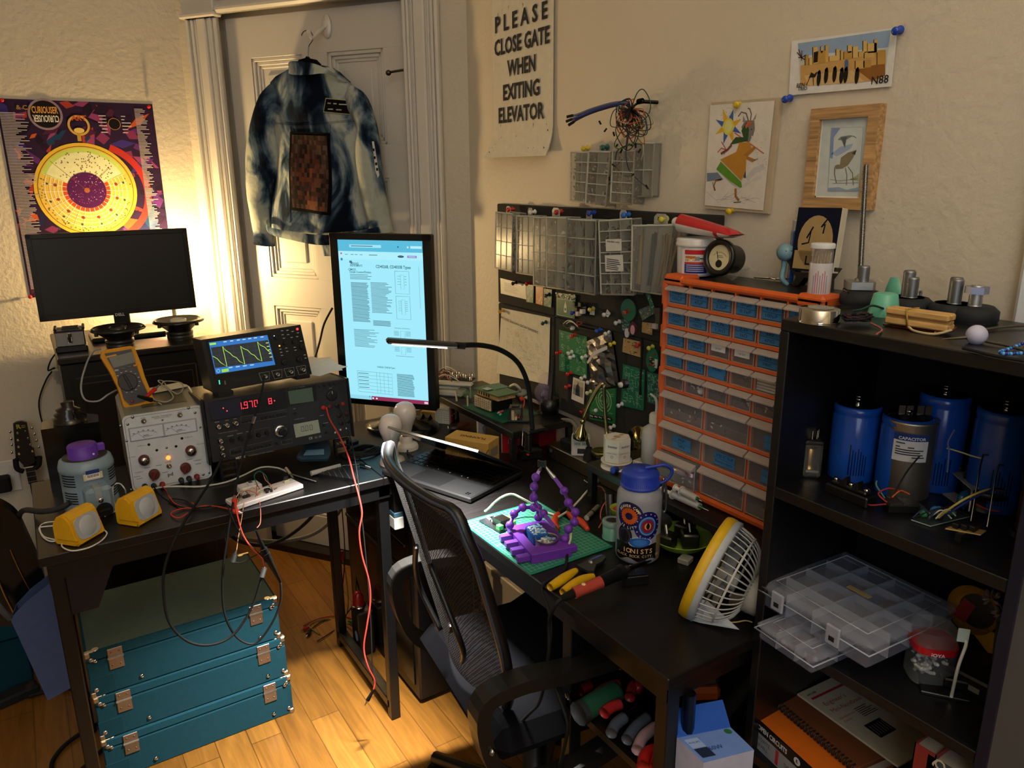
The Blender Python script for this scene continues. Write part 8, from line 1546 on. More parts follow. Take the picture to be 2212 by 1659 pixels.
for r in range(8):
 big=r>4;n=3 if big else 6;y1=rows[r]-.004;y0=rows[r+1]+.004
 for c in range(n):
  x0=b_+iw*c/n+.003;x1=b_+iw*(c+1)/n-.003;d=T('drawer','','',tr(0,0,.012 if(r,c)==(7,0)else 0));del d['label'];del d['category'];d. parent=t
  m=MB('clear');m. box(x0,y0,-.12,x1,y1,.0,'#b7a9a6');m. use('frost');h=.0085 if not big else .012
  m. prism([(0,0),(.013,-h*.75),(.013,-h),(0,-h)],x0-.001,x1+.001,'#b5aaa4',basis((0,y1,0),(0,0,1),(0,1,0),(1,0,0)))
  for q in((x0,y0,x0+.0013,y1),(x1-.0013,y0,x1,y1),(x0,y0,x1,y0+.0013)):m. box(q[0],q[1],-.0005,q[2],q[3],.0012,'#b5a8a2')
  P('tray',m,d);lb=LB. get((r,c));ym=y1-h;cx_=(x0+x1)/2
  if lb=='w':m=MB('paper');m. rect(x0+.006,y0+.012,x1-.010,ym-.002,'#d6d6d4',.0014);m. text('1uF',cx_-.002,y0+.021,.0055,'#333',.0016)if 0 else m. text('1uF 50V',cx_-.002,y0+.018,.005,'#333333',.0016);P('label',m,d,'white label')
  elif lb:
   a,b=lb. split('|');m=MB('paper');q=(x0+.004,y0+.004,x1-.006,ym)if not big else(x0+.032,y0+.008,x1-.026,y0+.034)
   if(r,c)==(3,2):m. poly([(q[0]-.003,q[1]+.002),(q[2]-.004,q[1]-.002),(q[2]+.001,q[3]-.008),(q[2]-.002,q[3]),(q[0]-.003,q[3])],'#3a76ae',.0014)
   else:m. rect(*q,'#3a72a4',.0014)
   ym2=(q[1]+q[3])/2;sz=.0085 if not big else .009;w=(q[2]-q[0])
   if a and b:m. stroke([(q[0],ym2+.001),(q[2],ym2-.001)],.0007,'#1a2c44',.0016)
   for s_,y in((a,(ym2+q[3])/2),(b,(q[1]+ym2)/2)):
    if s_:m. text(s_,(q[0]+q[2])/2,y,sz,'#182a44',.0016,width=min(w*.86,sz*.62*len(s_)))
   P('label',m,d,'blue tape label')
  elif r>2 and c<5:
   m=MB('plas');cc_=[('#2a2628','#3c3438','#6a5f60','#1c1a1c'),('#4a4448','#b9b4b0','#2a2a2c')][(r+c)%2]
   if(r,c)==(3,4):
    for i in range(5):m. box(x0+.002,y0+.003+i*.0055,-.03,x1-.002,y0+.007+i*.0055,-.002,'#c9c7c2')
   else:
    m. box(x0+.003,y0+.002,-.10,x1-.003,y0+(y1-y0)*.35,-.006,cc_[0])
    for i in range(12 if big else 7):a=random. random()*6.3;x,y=random. uniform(x0+.01,x1-.01),random. uniform(y0+.006,y0+(y1-y0)*.55);m. cyl((x,y,-.006),(x+.007*math. cos(a),y+.005*math. sin(a),-.004),.0013,random. choice(cc_+('#c9c4bc',)),n=5)
    if(r,c)==(7,0):m. use('metal'). sph((x0+.06,y0+.02,-.02),.022,'#b59ab4',8,(1.5,.7,.6));
    if(r,c)==(4,1):m. sph((x1-.014,y0+.01,-.006),.007,'#cfcac2',8)
   o=P('contents',m,d);o['kind']='stuff'
   # ================= on top of the cabinet
ZT=1.295;XT=1.155
def top(u,v,z=ZT):return pz(u,v,z)
p=px(1500,583,1.165);p. z=ZT;t=T('spackle_tub','white and red spackle tub with lid on the orange cabinet','tub',on((p. x,p. y,ZT),-140))
m=MB('gloss');m. lathe([(.0001,.001),(.0335,.001),(.035,.004),(.0375,.062)],'#cfcdcc',40,cap=False);P('tub',m,t)
m=MB('gloss');m. lathe([(.0378,.060),(.0405,.061),(.0405,.066),(.039,.068),(.0395,.074),(.037,.0765),(.0001,.0765)],'#d3d1cf',40,cap=False);P('lid',m,t)
a0=math. atan2(-p. y,-p. x)+math. radians(140)+.08;cv=lambda x,z,o:((.0355+.035*z/.9+o)*math. cos(a0-x/.0365),-(-1)*(.0355+.035*z/.9+o)*math. sin(a0-x/.0365),z)
cv=lambda x,z,o:((.0352+.04*z+o)*math. cos(a0+x/.0365),(.0352+.04*z+o)*math. sin(a0+x/.0365),z)
m=MB('gloss')
def cp(x0,z0,x1,z1,c,o):m. surf(lambda u,v:cv(x0+(x1-x0)*u,z0+(z1-z0)*v,o),8,1,c)
cp(-.030,.006,.026,.056,'#d4d4d6',.0003);cp(-.024,.008,.024,.028,'#28307c',.0006);cp(-.024,.046,.018,.055,'#b8242c',.0006);cp(-.024,.027,.02,.031,'#c23a2c',.0008);cp(-.022,.033,-.002,.043,'#b8702c',.0008);cp(-.002,.034,.006,.042,'#8d9094',.0009);cp(.006,.037,.016,.039,'#22242a',.0009)
for i,c in enumerate(('#151515','#2a3070','#a8242c','#c2303a','#5aa0d0','#d8b050')):cp(.0265,.018+i*.0052,.0292,.0212+i*.0052,c,.0009)
for z in(.012,.016,.02,.024):cp(-.02,z,.016,z+.0016,'#b9bcd8',.0009)
for s_,x,z,h_,c in(('TIME',-.012,.0375,.009,'#f0e0c8'),):
 vs,fs=glyphs(s_,.02);m. raw([cv(x+v. x*h_,z-.003+v. y*h_,.0012)for v in vs],fs,c)
P('label',m,t)
q0,q1=px(1463,480,1.16),px(1592,508,1.15);d=(q1-q0);L_=d. length;ax=d. normalized();az=V((0,0,1));ay=az. cross(ax). normalized();az=ax. cross(ay);M=basis(q0,ax,ay,az)
t=T('paint_tube','red and white squeeze tube lying on the spackle tub','tube',M);m=MB('gloss')
def tb(u,v):a=2*PI*v;f_=u;h=.0175*(1-f_)**.4+.0012;w=.0165*(1-f_)+.021*f_;return(.012+(L_-.012)*u,w*math. cos(a),h*math. sin(a)+.0)
m. surf(tb,14,24,lambda u,v:'#cfcac8' if(.5<v<.93 and u<.72)or(.5<v<.97 and .8<u)else('#d8d4d4' if .76<u<.8 else '#b8222a'));m. lathe([(.0162,0),(.008,-.004)],'#b8222a',20,basis((.012,0,0),(0,1,0),(0,0,1),(1,0,0)),cap=False);P('tube_body',m,t)
m=MB('plas');m. lathe([(.0085,-.012),(.0095,-.010),(.0095,.006),(.007,.008)],'#d4d0cc',20,basis((.004,0,0),(0,1,0),(0,0,1),(1,0,0)));P('cap',m,t)
p=px(1552,556,1.145);ndir=(V((-.98,-.12,.15))). normalized();sx=V((0,0,1)). cross(ndir). normalized();M=basis(p,sx,ndir. cross(sx),ndir);t=T('panel_meter','round black panel meter with cream dial on the orange cabinet','meter',M)
m=MB('satin');m. lathe([(.0001,-.055),(.024,-.055),(.028,-.05),(.028,-.012),(.0355,-.010),(.0355,.0),(.033,.003),(.0255,.001),(.0245,-.004)],'#121110',40,cap=False);P('case',m,t)
m=MB('paper');m. disc(0,0,.0248,'#cfc49c',-.004);m. ring(0,-.008,.018,.0186,'#4a4638',-.0036,20,a0=.6,a1=2.5);m. disc(0,-.012,.0075,'#2a241c',-.0036);m. stroke([(0,-.012),(-.008,.012)],.0012,'#2a241c',-.0033);m. rect(-.006,.0,.008,.001,'#6a6450',-.0035);m. rect(-.005,.003,.007,.0038,'#6a6450',-.0035);P('dial',m,t)
m=MB('satin');p=top(1592,575);m. box(-.03,-.02,0,.035,.02,.012,'#1f6e4c',.001);m. box(-.02,-.012,.012,.0,.012,.02,'#1a1a1a');m. box(.005,-.015,.012,.03,.012,.016,'#2a8a5a');m. use('metal'). tube([(.012,0,.016),(.016,.004,.036),(.034,.012,.07),(.046,.018,.088)],.0006,'#8a8780',5);m. use('rubber'). cyl((.030,.010,.062),(.035,.0125,.072),.0016,'#141414',n=6);S('radio_board',m,'green circuit board with thin antenna wire on the orange cabinet','circuit board',on((1.19,top(1610,575). y-.04,ZT),-60))
m=MB('clear');q=[top(*c,ZT+.002)for c in((1541,588),(1582,606),(1625,590),(1612,572))];q[2]. z+=.012;q[3]. z+=.02;m. surf(lambda u,v:(V(q[0]). lerp(V(q[1]),u)). lerp(V(q[3]). lerp(V(q[2]),u),v)+V((0,0,.005*math. sin(7*u)*math. sin(5*v)+.004)),6,6,'#c9c7c0');m. surf(lambda u,v:(V(q[0]). lerp(V(q[1]),u)). lerp(V(q[3]). lerp(V(q[2]),u),v),2,2,'#b9b7b0');S('zip_bag',m,'small clear zip bag before the round meter','bag')
p=top(1651,597);M=on((p. x+.004,p. y,ZT),-110)@rot('X',math. radians(82));t=T('drawing_toy','tiny red drawing toy with grey screen on the orange cabinet','toy',M);m=MB('gloss');m. box(-.026,0,-.009,.026,.040,0,'#a81c28',.005);P('frame',m,t);m=MB('satin');m. rect(-.016,.010,.016,.034,'#9aa3ac',.0004);m. lines(-.008,.018,.008,.026,3,'#6a7480',.0006);P('screen',m,t)
for x in(-.02,.02):m=MB('plas');m. lathe([(.005,0),(.0045,.004)],'#d8d0d0',12,tr(x,.005,0));P('knob',m,t)
p=top(1662,606);m=MB('chrome');M=on((p. x,p. y,ZT),-62);m. box(-.03,-.004,.003,.008,.004,.007,'#c4bca8',.002);m. tube([(.008,-.005,.004),(.028,-.006,.005),(.03,.004,.005),(.01,.005,.004)],.0018,'#c0bab0',6);m. tube([(0,-.006,.005),(.004,-.012,.006),(.014,-.012,.004)],.0018,'#c0bab0',6);S('keyring_clip',m,'shiny metal keyring clip at the cabinet front edge','clip',M)
p=px(1697,545,1.20);t=T('figurine','pale blue round headed figurine on the orange cabinet','figurine',on((p. x,p. y,ZT)));m=MB('satin');m. sph((0,0,p. z-ZT),.0165,'#6f97a6',14);m. cyl((-.012,-.010,p. z-ZT+.004),(-.0128,-.0108,p. z-ZT+.004),.0012,'#22303a',n=8);m. cyl((-.004,-.0158,p. z-ZT+.004),(-.0042,-.0164,p. z-ZT+.004),.0012,'#22303a',n=8);P('head',m,t)
m=MB('satin');m. tube([(0,0,p. z-ZT-.012),(.001,.002,.03),(-.004,0,.012),(.004,-.008,.0)],lambda s_:.0055-.001*s_,'#6f97a6',8);P('body',m,t)
p=px(1718,480,1.235);t=T('glue_tube','blue and white glue tube standing behind the canvas','tube',on((1.235,p. y,ZT),-130));m=MB('gloss');m. box(-.011,-.004,0,.011,.004,p. z-ZT-.016,'#1d5ca8',.002);m. text('Weld',0,0,.016,'#d8dce0',.0043,rot('X',PI/2)@tr(0,.05,0)@rot('Z',PI/2));P('tube_body',m,t);m=MB('plas');m. box(-.009,-.003,p. z-ZT-.016,.009,.003,p. z-ZT+.004,'#c9c9c6',.001);P('cap',m,t)
c4=[px(*c,1.195)for c in((1733,448),(1828,450),(1797,575),(1707,570))];ax=(c4[1]-c4[0]);ax. z=0;ax. normalize();w=(c4[1]-c4[0]). length;M=basis((c4[3]. x,c4[3]. y,ZT+.03),ax,V((.10,.04,1)). normalized(),ax. cross(V((.10,.04,1)). normalized()));h=c4[0]. z-ZT-.03
t=T('canvas','small navy canvas with tan arch and brush lettering on a stand','painting',M);m=MB('cloth');m. box(0,0,-.018,w,h,0,'#c9c4b4',.001);m. rect(0,0,w,h,'#14182a',.0004);m. disc(w*.5,h*.48,w*.4,'#a88f62',.0006,ry=h*.40);m. rect(w*.06,h*.03,w*.94,h*.32,'#a88f62',.0006);m. text('LI',w*.42,h*.17,h*.2,'#14182a',.0008,bold=.02);m. stroke([(w*.2,h*.42),(w*.36,h*.45),(w*.38,h*.62),(w*.3,h*.52),(w*.42,h*.7)],.003,'#14182a',.0008);m. stroke([(w*.66,h*.6),(w*.68,h*.75),(w*.6,h*.7),(w*.74,h*.85)],.003,'#14182a',.0008);P('panel',m,t)
t=T('display_stand','black scroll shaped stand under the small navy canvas','stand',M);m=MB('satin');q=[(-.015,.02),(.0,.0),(.012,-.012),(.006,-.03),(.02,-.027),(.03,-.012),(w-.03,-.012),(w-.02,-.027),(w-.006,-.03),(w-.008,-.01),(w+.004,.01),(w-.01,.012),(w-.014,-.003),(.01,-.003),(-.004,.03)];m. prism(q,-.022,-.004,'#0d0d0e');P('base',m,t)
p=px(1770,612,1.125);t=T('toothpick_jar','tall toothpick dispenser with white lid on the cabinet corner','jar',on((p. x,p. y,ZT)));m=MB('clear');m. lathe([(.018,.05),(.018,.082)],'#c9c4bc',24,cap=False);P('jar',m,t);m=MB('gloss');m. lathe([(.0001,.001),(.018,.001),(.0184,.002),(.0184,.058)],'#d0ccd0',28,cap=False)
av=math. atan2(-p. y,-p. x);f_=lambda x,z:(.0187*math. cos(av+x/.0184),.0187*math. sin(av+x/.0184),z)
for i in range(7):x=-.011+i*.0035;m. surf(lambda u,v:f_(x+.0014*u,.008+(.03+.012*((i*7)%3)/3)*v),1,1,'#b9707a' if i%3 else '#8d8a94')
P('label',m,t);m=MB('plas');m. lathe([(.0195,.082),(.0195,.088),(.018,.090),(.0001,.0905)],'#cfd2d4',28,cap=False);P('lid',m,t)
m=MB('pine')
for i in range(14):a=i*.45;m. cyl((.012*math. cos(a),.012*math. sin(a),.052),(.011*math. cos(a+.2),.011*math. sin(a+.2),.079),.0012,'#9a7a54',n=5)
o=P('toothpicks',m,t);o['kind']='stuff'
# ================= on the bookshelf top
S0=lambda u,v,z=ZS0:pz(u,v,z)
p=S0(1845,660);M=on((p. x+.016,p. y+.005,ZS0),-45);t=T('stepper_motor','stepper motor with tall threaded rod on the bookshelf','motor',M);m=MB('satin');m. box(-.021,-.021,.009,.021,.021,.026,'#111112',.003);m. use('paper');
for Mf in(basis((0,-.0212,.0175),(1,0,0),(0,0,1),(0,-1,0)),basis((-.0212,0,.0175),(0,-1,0),(0,0,1),(-1,0,0))):m. box(-.010,-.005,0,.010,.005,.0003,'#b9bcc0',0,Mf);m. lines(-.008,-.004,.009,.004,4,'#55585c',.0005,M=Mf)
P('body',m,t)
for z0,z1 in((0,.009),(.026,.038)):m=MB('brushed');c_=.021;k=.005;m. prism([(-c_+k,-c_),(c_-k,-c_),(c_,-c_+k),(c_,c_-k),(c_-k,c_),(-c_+k,c_),(-c_,c_-k),(-c_,-c_+k)],z0,z1,'#a9abac');P('end_plate',m,t)
r1=px(1871,355,p. x+.02);rl=r1. z-ZS0;m=MB('chrome');dr=(M. inverted()@r1);n=84
for i in range(n):a=V((0,0,.038)). lerp(dr,i/n);b=V((0,0,.038)). lerp(dr,(i+.5)/n);c_=V((0,0,.038)). lerp(dr,(i+1)/n);m. cyl(a,b,.0034,'#8f8f8c',.005,8);m. cyl(b,c_,.005,'#b5b4b0',.004,8)
P('threaded_rod',m,t);m=MB('metal');m. lathe([(.009,.038),(.008,.042),(.006,.043)],'#b0b0ae',16);P('collar',m,t)
p=S0(1757,697);m=MB('chrome');m. lathe([(.0285,0),(.0295,.001),(.028,.003),(.028,.019),(.026,.0205),(.0001,.0205)],'#b9b4a8',36);m. use('paper'). disc(.002,0,.018,'#8d8880',.0208,n=20);S('metal_tin',m,'round silver tin at the front edge of the bookshelf','tin',on((p. x+.012,p. y,ZS0)))
random. seed(23);p=S0(1850,700);m=MB('rubber')
for i in range(26):a=random. random()*6.3;r=random. uniform(.012,.027);m. tube([p+V((r*math. cos(a+b)*1.0,r*.7*math. sin(a+b)+.0,.006+.008*random. random()))for b in(0,1.1,2.2,3.4,4.6)],.0012,random. choice(('#14121a','#1c1620','#0f0e14','#3a2020')),4,k=3)
m. tube([p+V((.0,-.02,.005)),S0(1885,700,ZS0+.004),S0(1905,712,ZS0+.003),S0(1893,722,ZS0+.003)],.0014,'#a05a5c',5);o=S('wire_tangle',m,'tangle of thin dark wire at the shelf front','wire');
cable([S0(1843,672,ZS0+.012),S0(1862,668,ZS0+.016),S0(1885,660,ZS0+.02),S0(1912,668,ZS0+.012)],.0016,'#1c4034','dark green twisted wire before the stepper motor')
for u,v,lab in((1898,683,'translucent mint silicone cup nearer the front of the bookshelf'),(1930,640,'translucent mint silicone cup at the back of the bookshelf')):p=S0(u,v);m=MB('satin');m. lathe([(.0001,.034),(.013,.034),(.017,.032),(.0225,.002),(.0225,0)],'#5fae96',32,cap=False);S('silicone_cup',m,lab,'cup',on((p. x+.012,p. y,ZS0)),'mint silicone cups')
p=S0(1962,668);m=MB('plas');m. lathe([(.024,0),(.025,.01),(.018,.016),(.0001,.017)],'#24347c',24);m. use('satin'). tube([(-.012,-.004,.012),(-.006,-.006,.028),(.006,-.006,.028),(.014,-.002,.012)],.0026,'#a9a49e',6);S('bottle_top',m,'dark blue cap with grey loop behind the wooden block','cap',on((p. x+.012,p. y,ZS0)))
for u,v,bh,k,lab in((1968,640,.05,0,'rubber levelling foot with bolt, farthest left at the shelf back'),(2010,665,.038,0,'rubber levelling foot with pale smooth bolt, second from left'),(2047,690,.044,0,'rubber levelling foot with bolt right behind the wooden block'),(2078,650,.05,0,'rubber levelling foot with dark bolt at the shelf back'),(2117,690,.036,1,'rubber levelling foot with a nut on its bolt'),(2150,668,.046,0,'rubber levelling foot with dark bolt, farthest right on the bookshelf')):
 p=S0(u,v);x=min(p. x+.012,1.14);t=T('levelling_foot',lab,'levelling foot',on((x,p. y-.0,ZS0)),'levelling feet on the bookshelf');m=MB('rubber');m. lathe([(.030,0),(.0325,.003),(.0325,.016),(.025,.0225),(.008,.0225)],'#202328',32);P('base',m,t)
 m=MB('brushed');bh*=.8;pr=[(.0095,.022)]+[(.0092-.0007*(i%2),.023+(bh-.003)*i/24)for i in range(25)]+[(.0075,.023+bh),(.0001,.0235+bh)];m. lathe(pr,'#8a8c90' if k==0 else '#b5b7b9',16,cap=False);P('bolt',m,t)
 if k:m=MB('metal');m. lathe([(.0155,.040),(.0155,.050)],'#9a9cb0',6,smooth=False);P('nut',m,t)
p=S0(1985,716);q=S0(1908,704);ax=(p-q);ax. z=0;ax. normalize();M=basis((q. x,q. y,ZS0+.004),ax,(-ax. y,ax. x,0),(0,0,1));t=T('wooden_block','slotted wooden block wrapped by a rubber band on the bookshelf','wood block',M);m=MB('pine');lw=.085;m. box(0,0,0,lw,.022,.0095,'#c29a5e',.002);m. box(.0,.005,.0095,lw,.017,.0135,'#a8804a');m. box(0,0,.0135,lw,.022,.023,'#c29a5e',.002);P('block',m,t)
m=MB('rubber');m. tube([(.034,-.0012,-.001),(.030,-.0012,.0235),(.034,.0232,.0235),(.038,.0232,-.001)],.0016,'#a8823c',6,k=0,closed=True);m. tube([(.036,-.001,.0),(.05,-.012,-.002),(.075,-.012,-.002),(.09,.002,.004)],.0018,'#b9a47c',6);P('rubber_band',m,t);m=MB('metal');m. box(.0,-.002,-.003,.07,.02,-.001,'#8a4a30');m. tube([(.07,.0,-.002),(.088,.004,.002),(.09,.014,.006)],.0014,'#8a4a30',6);P('copper_strip',m,t)
p=S0(2107,742);m=MB('plas');m. sph((0,0,.011),.0125,'#b9b9d4',12);m. lathe([(.006,.0),(.007,.006)],'#b9b9d4',12);m. use('chrome'). cyl((-.006,.004,.008),(-.022,.03,.003),.0025,'#c0c0bc',.0006,8);S('ball_pin',m,'large white ball headed pin lying on the bookshelf','pin',on((p. x,p. y,ZS0)))
cable([S0(2080,752,ZS0+.003),S0(2120,762,ZS0+.003),S0(2160,771,ZS0+.003),S0(2215,780,ZS0+.003)],.0022,'#101012','black cord lying at the front right of the bookshelf');cable([S0(2215,703,ZS0+.004),S0(2160,707,ZS0+.004),S0(2110,717,ZS0+.004),S0(2118,733,ZS0+.004),S0(2170,745,ZS0+.004),S0(2215,757,ZS0+.004)],.002,'#4f4a3c','olive cord looping at the right of the bookshelf')
m=MB('gloss');bp=spline([S0(*c,ZS0+.004)for c in((2218,738),(2195,748),(2172,756),(2160,760),(2168,764),(2190,764),(2218,762))],8)
for i,b in enumerate(bp[::2]):m. sph(b,.0023,('#2a6ac0','#5aa4e8','#1d2c7a')[i%3],6)
S('bead_string',m,'string of blue glass beads at the right of the bookshelf','beads')
# ================= first shelf
S1=lambda u,v,z=ZS1:pz(u,v,z)
def cap_(x,y,h,r,lab):
 t=T('capacitor',lab,'capacitor',on((x,y,ZS1)),'blue can capacitors');m=MB('gloss');m. lathe([(.0001,.0),(r*.97,0),(r,.003),(r,h*.86),(r*.965,h*.88),(r*.965,h*.90),(r,h*.92),(r*.98,h*.985),(r*.9,h)],'#174aa8',40,cap=False)
 a=math. atan2(-y,-x);P('can',m,t);m=MB('satin');m. lathe([(r*.92,h),(r*.78,h-.002),(.0001,h-.002)],'#101012',36,cap=False);P('top_plate',m,t)
 for s_ in(-1,1):m=MB('chrome');X_,Y_=.008*s_*math. cos(a),.008*s_*math. sin(a);m. lathe([(.0045,0),(.005,.003),(.003,.005),(.003,.009),(.0055,.010),(.0055,.013),(.002,.0135)],'#b5b1a6',14,tr(X_,Y_,h-.002));P('terminal',m,t)
 m=MB('gloss');random. seed(int(x*1000))
 for i in range(7):
  z1=.012+random. uniform(.03,.055);m. surf(lambda u,v:((r+.0003)*math. cos(a-.12+i*.11+.05*u),(r+.0003)*math. sin(a-.12+i*.11+.05*u),.014+(z1-.012)*v),1,1,'#10204a' if i else '#0c1838')
 P('printing',m,t)
b1,b2=S1(1790,1020),S1(1893,1048);cap_(1.072,.66,.122,.0355,'blue can capacitor standing behind the glass relay');cap_(1.078,.582,.122,.0355,'blue can capacitor between the left one and the silver capacitor')
cap_(1.142,.565,.150,.0355,'blue can capacitor at the back corner of the first shelf');cap_(1.140,.478,.148,.0365,'tall blue can capacitor behind the silver capacitor')
p=S1(1955,1085);cx_,cy_=p. x+.028,p. y+.02;t=T('silver_capacitor','silver oval capacitor with white label on the first shelf','capacitor',on((cx_,cy_,ZS1),-40));m=MB('brushed');m. lathe([(.034,0),(.035,.002),(.035,.115),(.036,.117),(.036,.121),(.033,.119),(.0001,.119)],'#b9b4a8',40,scl(1,.85,1));P('can',m,t)
a0=math. atan2(-cy_,-cx_)+math. radians(40);f_=lambda x,z,o:((.0354+o)*math. cos(a0+x/.033),(.0354+o)*.86*math. sin(a0+x/.033),z);m=MB('paper')
def cp2(x0,z0,x1,z1,c,o):m. surf(lambda u,v:f_(x0+(x1-x0)*u,z0+(z1-z0)*v,o),8,1,c)
cp2(-.020,.062,.026,.105,'#c4c4c6',.0003);cp2(-.020,.094,.026,.105,'#24386e',.0006)
vs,fs=glyphs('CAPACITOR',.02);m. raw([f_(.004+v. x*.0062,.0975+v. y*.0062,.0009)for v in vs],fs,'#d4d6da')
for i,(x0,x1,z)in enumerate(((-.016,-.004,.089),(-.016,-.01,.083),(0,.008,.083),(-.016,.02,.079),(-.016,.016,.0755),(-.016,.02,.072),(.006,.022,.068))):cp2(x0,z,x1,z+.0018,'#3a3a40',.0006)
P('label',m,t)
for x in(-.012,.014):m=MB('satin');m. lathe([(.009,.119),(.009,.126),(.0001,.127)],'#121213',18,tr(x,0,0));m. use('metal'). box(x-.010,-.001,.126,x-.001,.001,.14,'#8a8478',0);m. box(x+.001,-.001,.126,x+.010,.001,.14,'#8a8478',0);P('terminal',m,t)
p=S1(1735,1028);t=T('relay','clear cased relay with pins on top at the shelf left','relay',on((p. x+.012,p. y,ZS1),-48));m=MB('glass');m. box(-.017,-.017,0,.017,.017,.058,'#b9b4aa',.004);P('cover',m,t);m=MB('metal');m. lathe([(.009,.012),(.010,.02),(.010,.044),(.008,.048)],'#b08a54',18);m. box(-.014,-.012,.008,.014,.012,.012,'#8a867c');m. box(-.014,.009,.008,-.008,.013,.055,'#a8a49a');P('coil',m,t);m=MB('satin');m. box(-.0175,-.0175,.056,.0175,.0175,.062,'#1a1918',.002);m. lathe([(.014,.062),(.013,.064)],'#1a1918',20)
P('base',m,t);m=MB('chrome')
for i in range(8):a=i*PI/4;m. cyl((.010*math. cos(a),.010*math. sin(a),.063),(.010*math. cos(a),.010*math. sin(a),.078),.0011,'#b9b6ae',n=6);m. cut()
PP('pin',m,t)
a,b=S1(1780,1063),S1(1870,1100);ax=(b-a);ax. z=0;L_=ax. length;ax. normalize();t=T('terminal_strip','black terminal strip with steel screws at the shelf front','terminal strip',basis((a. x,a. y,ZS1),ax,(-ax. y,ax. x,0),(0,0,1)));m=MB('satin');m. box(0,0,0,L_,.024,.016,'#0e0e0f',.002);m. box(.006,.004,.016,L_-.006,.02,.022,'#0e0e0f',.002)
for x in(.02,L_-.03):m. prism([(0,0),(.012,0),(.010,.014)],0,.012,'#0e0e0f',basis((x,.016,.02),(1,0,0),(0,0,1),(0,-1,0)))
P('body',m,t)
for x in(.010,L_/2,L_-.010):m=MB('chrome');m. sph((x,.012,.023),.0045,'#b4b1a8',8,(1,1,.8));P('screw',m,t)
p=S1(1925,1105);t=T('power_module','small dark grey module with red wires at the first shelf front','module',on((p. x+.006,p. y,ZS1),-35));m=MB('satin');m. box(-.012,-.012,0,.032,.014,.014,'#141415',.002);m. box(.004,-.012,.012,.040,.016,.017,'#2f3032',.001,rot('Y',.25));P('case',m,t)
for pts,c in((((-.01,0,.012),(-.02,.01,.022),(.0,.02,.026),(.02,.018,.02)),'#a03028'),(((-.012,.0,.01),(-.03,.0,.008),(-.034,.006,.006)),'#8a2420'),(((.0,.01,.016),(.014,.016,.024),(.026,.012,.02)),'#c2582c'),(((.034,-.01,.004),(.046,-.016,.003),(.05,-.014,.003)),'#c9b83a'),(((-.01,.01,.015),(-.02,.018,.03),(-.018,.024,.036)),'#4f7a6a'),(((.0,.012,.012),(.02,.02,.05),(.034,.016,.078)),'#16161a')):m=MB('rubber');m. tube(pts,.0013,c,5);P('wire',m,t)
def brd(q,z,col,lab,edge='#9aa3a0'):
 q=[S1(*c,z)for c in q];t=T('circuit_board',lab,'circuit board',tr(q[0]. x,q[0]. y,z));m=MB('satin');m. prism([(c. x-q[0]. x,c. y-q[0]. y)for c in q],0,.0016,col,side=edge);P('board',m,t);return t,(lambda u,v:(lambda w:(w. x-q[0]. x,w. y-q[0]. y))(q[0]. lerp(q[1],u). lerp(q[3]. lerp(q[2],u),v)))
t,e=brd(((1968,1124),(2010,1138),(2095,1117),(2030,1100)),ZS1+.001,'#26302c','circuit board of blue and green parts at the first shelf front');random. seed(2)
for u,v,s_,c in((.3,.55,.007,'#2a78b8'),(.62,.8,.006,'#3a7a4a'),(.15,.3,.006,'#2f7a4a'),(.2,.75,.005,'#3a84c0'),(.55,.45,.006,'#16181a'),(.45,.8,.005,'#b9b6ae')):a=e(u,v);m=MB('plas');m. sph((a[0],a[1],s_+.001),s_,c,8);P('component',m,t)
for i in range(6):a,b=e(random. random(),random. random()),e(random. random(),random. random());m=MB('rubber');m. tube([a+(.004,),((a[0]+b[0])/2,(a[1]+b[1])/2,.016),b+(.004,)],.0012,('#1a1a1a','#d0cdc4','#26304a')[i%3],5);P('wire',m,t)
t,e=brd(((2042,1010),(2100,1060),(2155,1045),(2105,1003)),ZS1+.034,'#7d8184','pale board of black knobs raised on standoffs on the first shelf')
for u,v in((.2,.3),(.3,.7),(.6,.3),(.65,.72),(.9,.5)):a=e(u,v);m=MB('satin');m. lathe([(.008,.0016),(.008,.008),(.006,.009)],'#0f0f10',14,tr(*a,0));P('knob',m,t)
for u,v in((.05,.08),(.95,.08),(.05,.92),(.95,.92)):a=e(u,v);m=MB('metal');m. cyl(a+(-.034,),a+(0,),.0022,'#9a9a96',n=8);P('standoff',m,t)
m=MB('satin');q=[S1(*c,ZS1+.001)for c in((2028,1062),(2050,1058),(2095,1085),(2082,1100))];m. prism([(c. x,c. y)for c in q],ZS1+.0005,ZS1+.003,'#83868c');S('grey_plate',m,'grey metal plate under the raised knob board','plate')
t,e=brd(((2042,1143),(2118,1157),(2130,1148),(2062,1136)),ZS1+.012,'#8a6a3c','tan circuit board edge at the front of the first shelf','#b89a5c')
for u in(.2,.45,.7):a=e(u,.5);m=MB('satin');m. box(a[0]-.006,a[1]-.004,.0016,a[0]+.006,a[1]+.004,.009,'#141312',.001);P('component',m,t)
a=e(.5,.5);m=MB('satin');m. box(a[0]-.02,a[1]-.004,-.011,a[0]+.02,a[1]+.004,0,'#131313');P('connector',m,t)
p=S1(2140,1105);m=MB('satin');m. lathe([(.026,0),(.026,.02),(.032,.024),(.033,.030),(.028,.033),(.020,.030),(.0001,.031)],'#17171a',32);m. use('rubber'). tube([(-.03,.0,.012),(-.026,-.016,.008),(-.01,-.028,.006)],.0016,'#8a3a2a',5);S('buzzer',m,'black round speaker lying at the right of the first shelf','speaker',on((p. x+.01,p. y+.012,ZS1)))
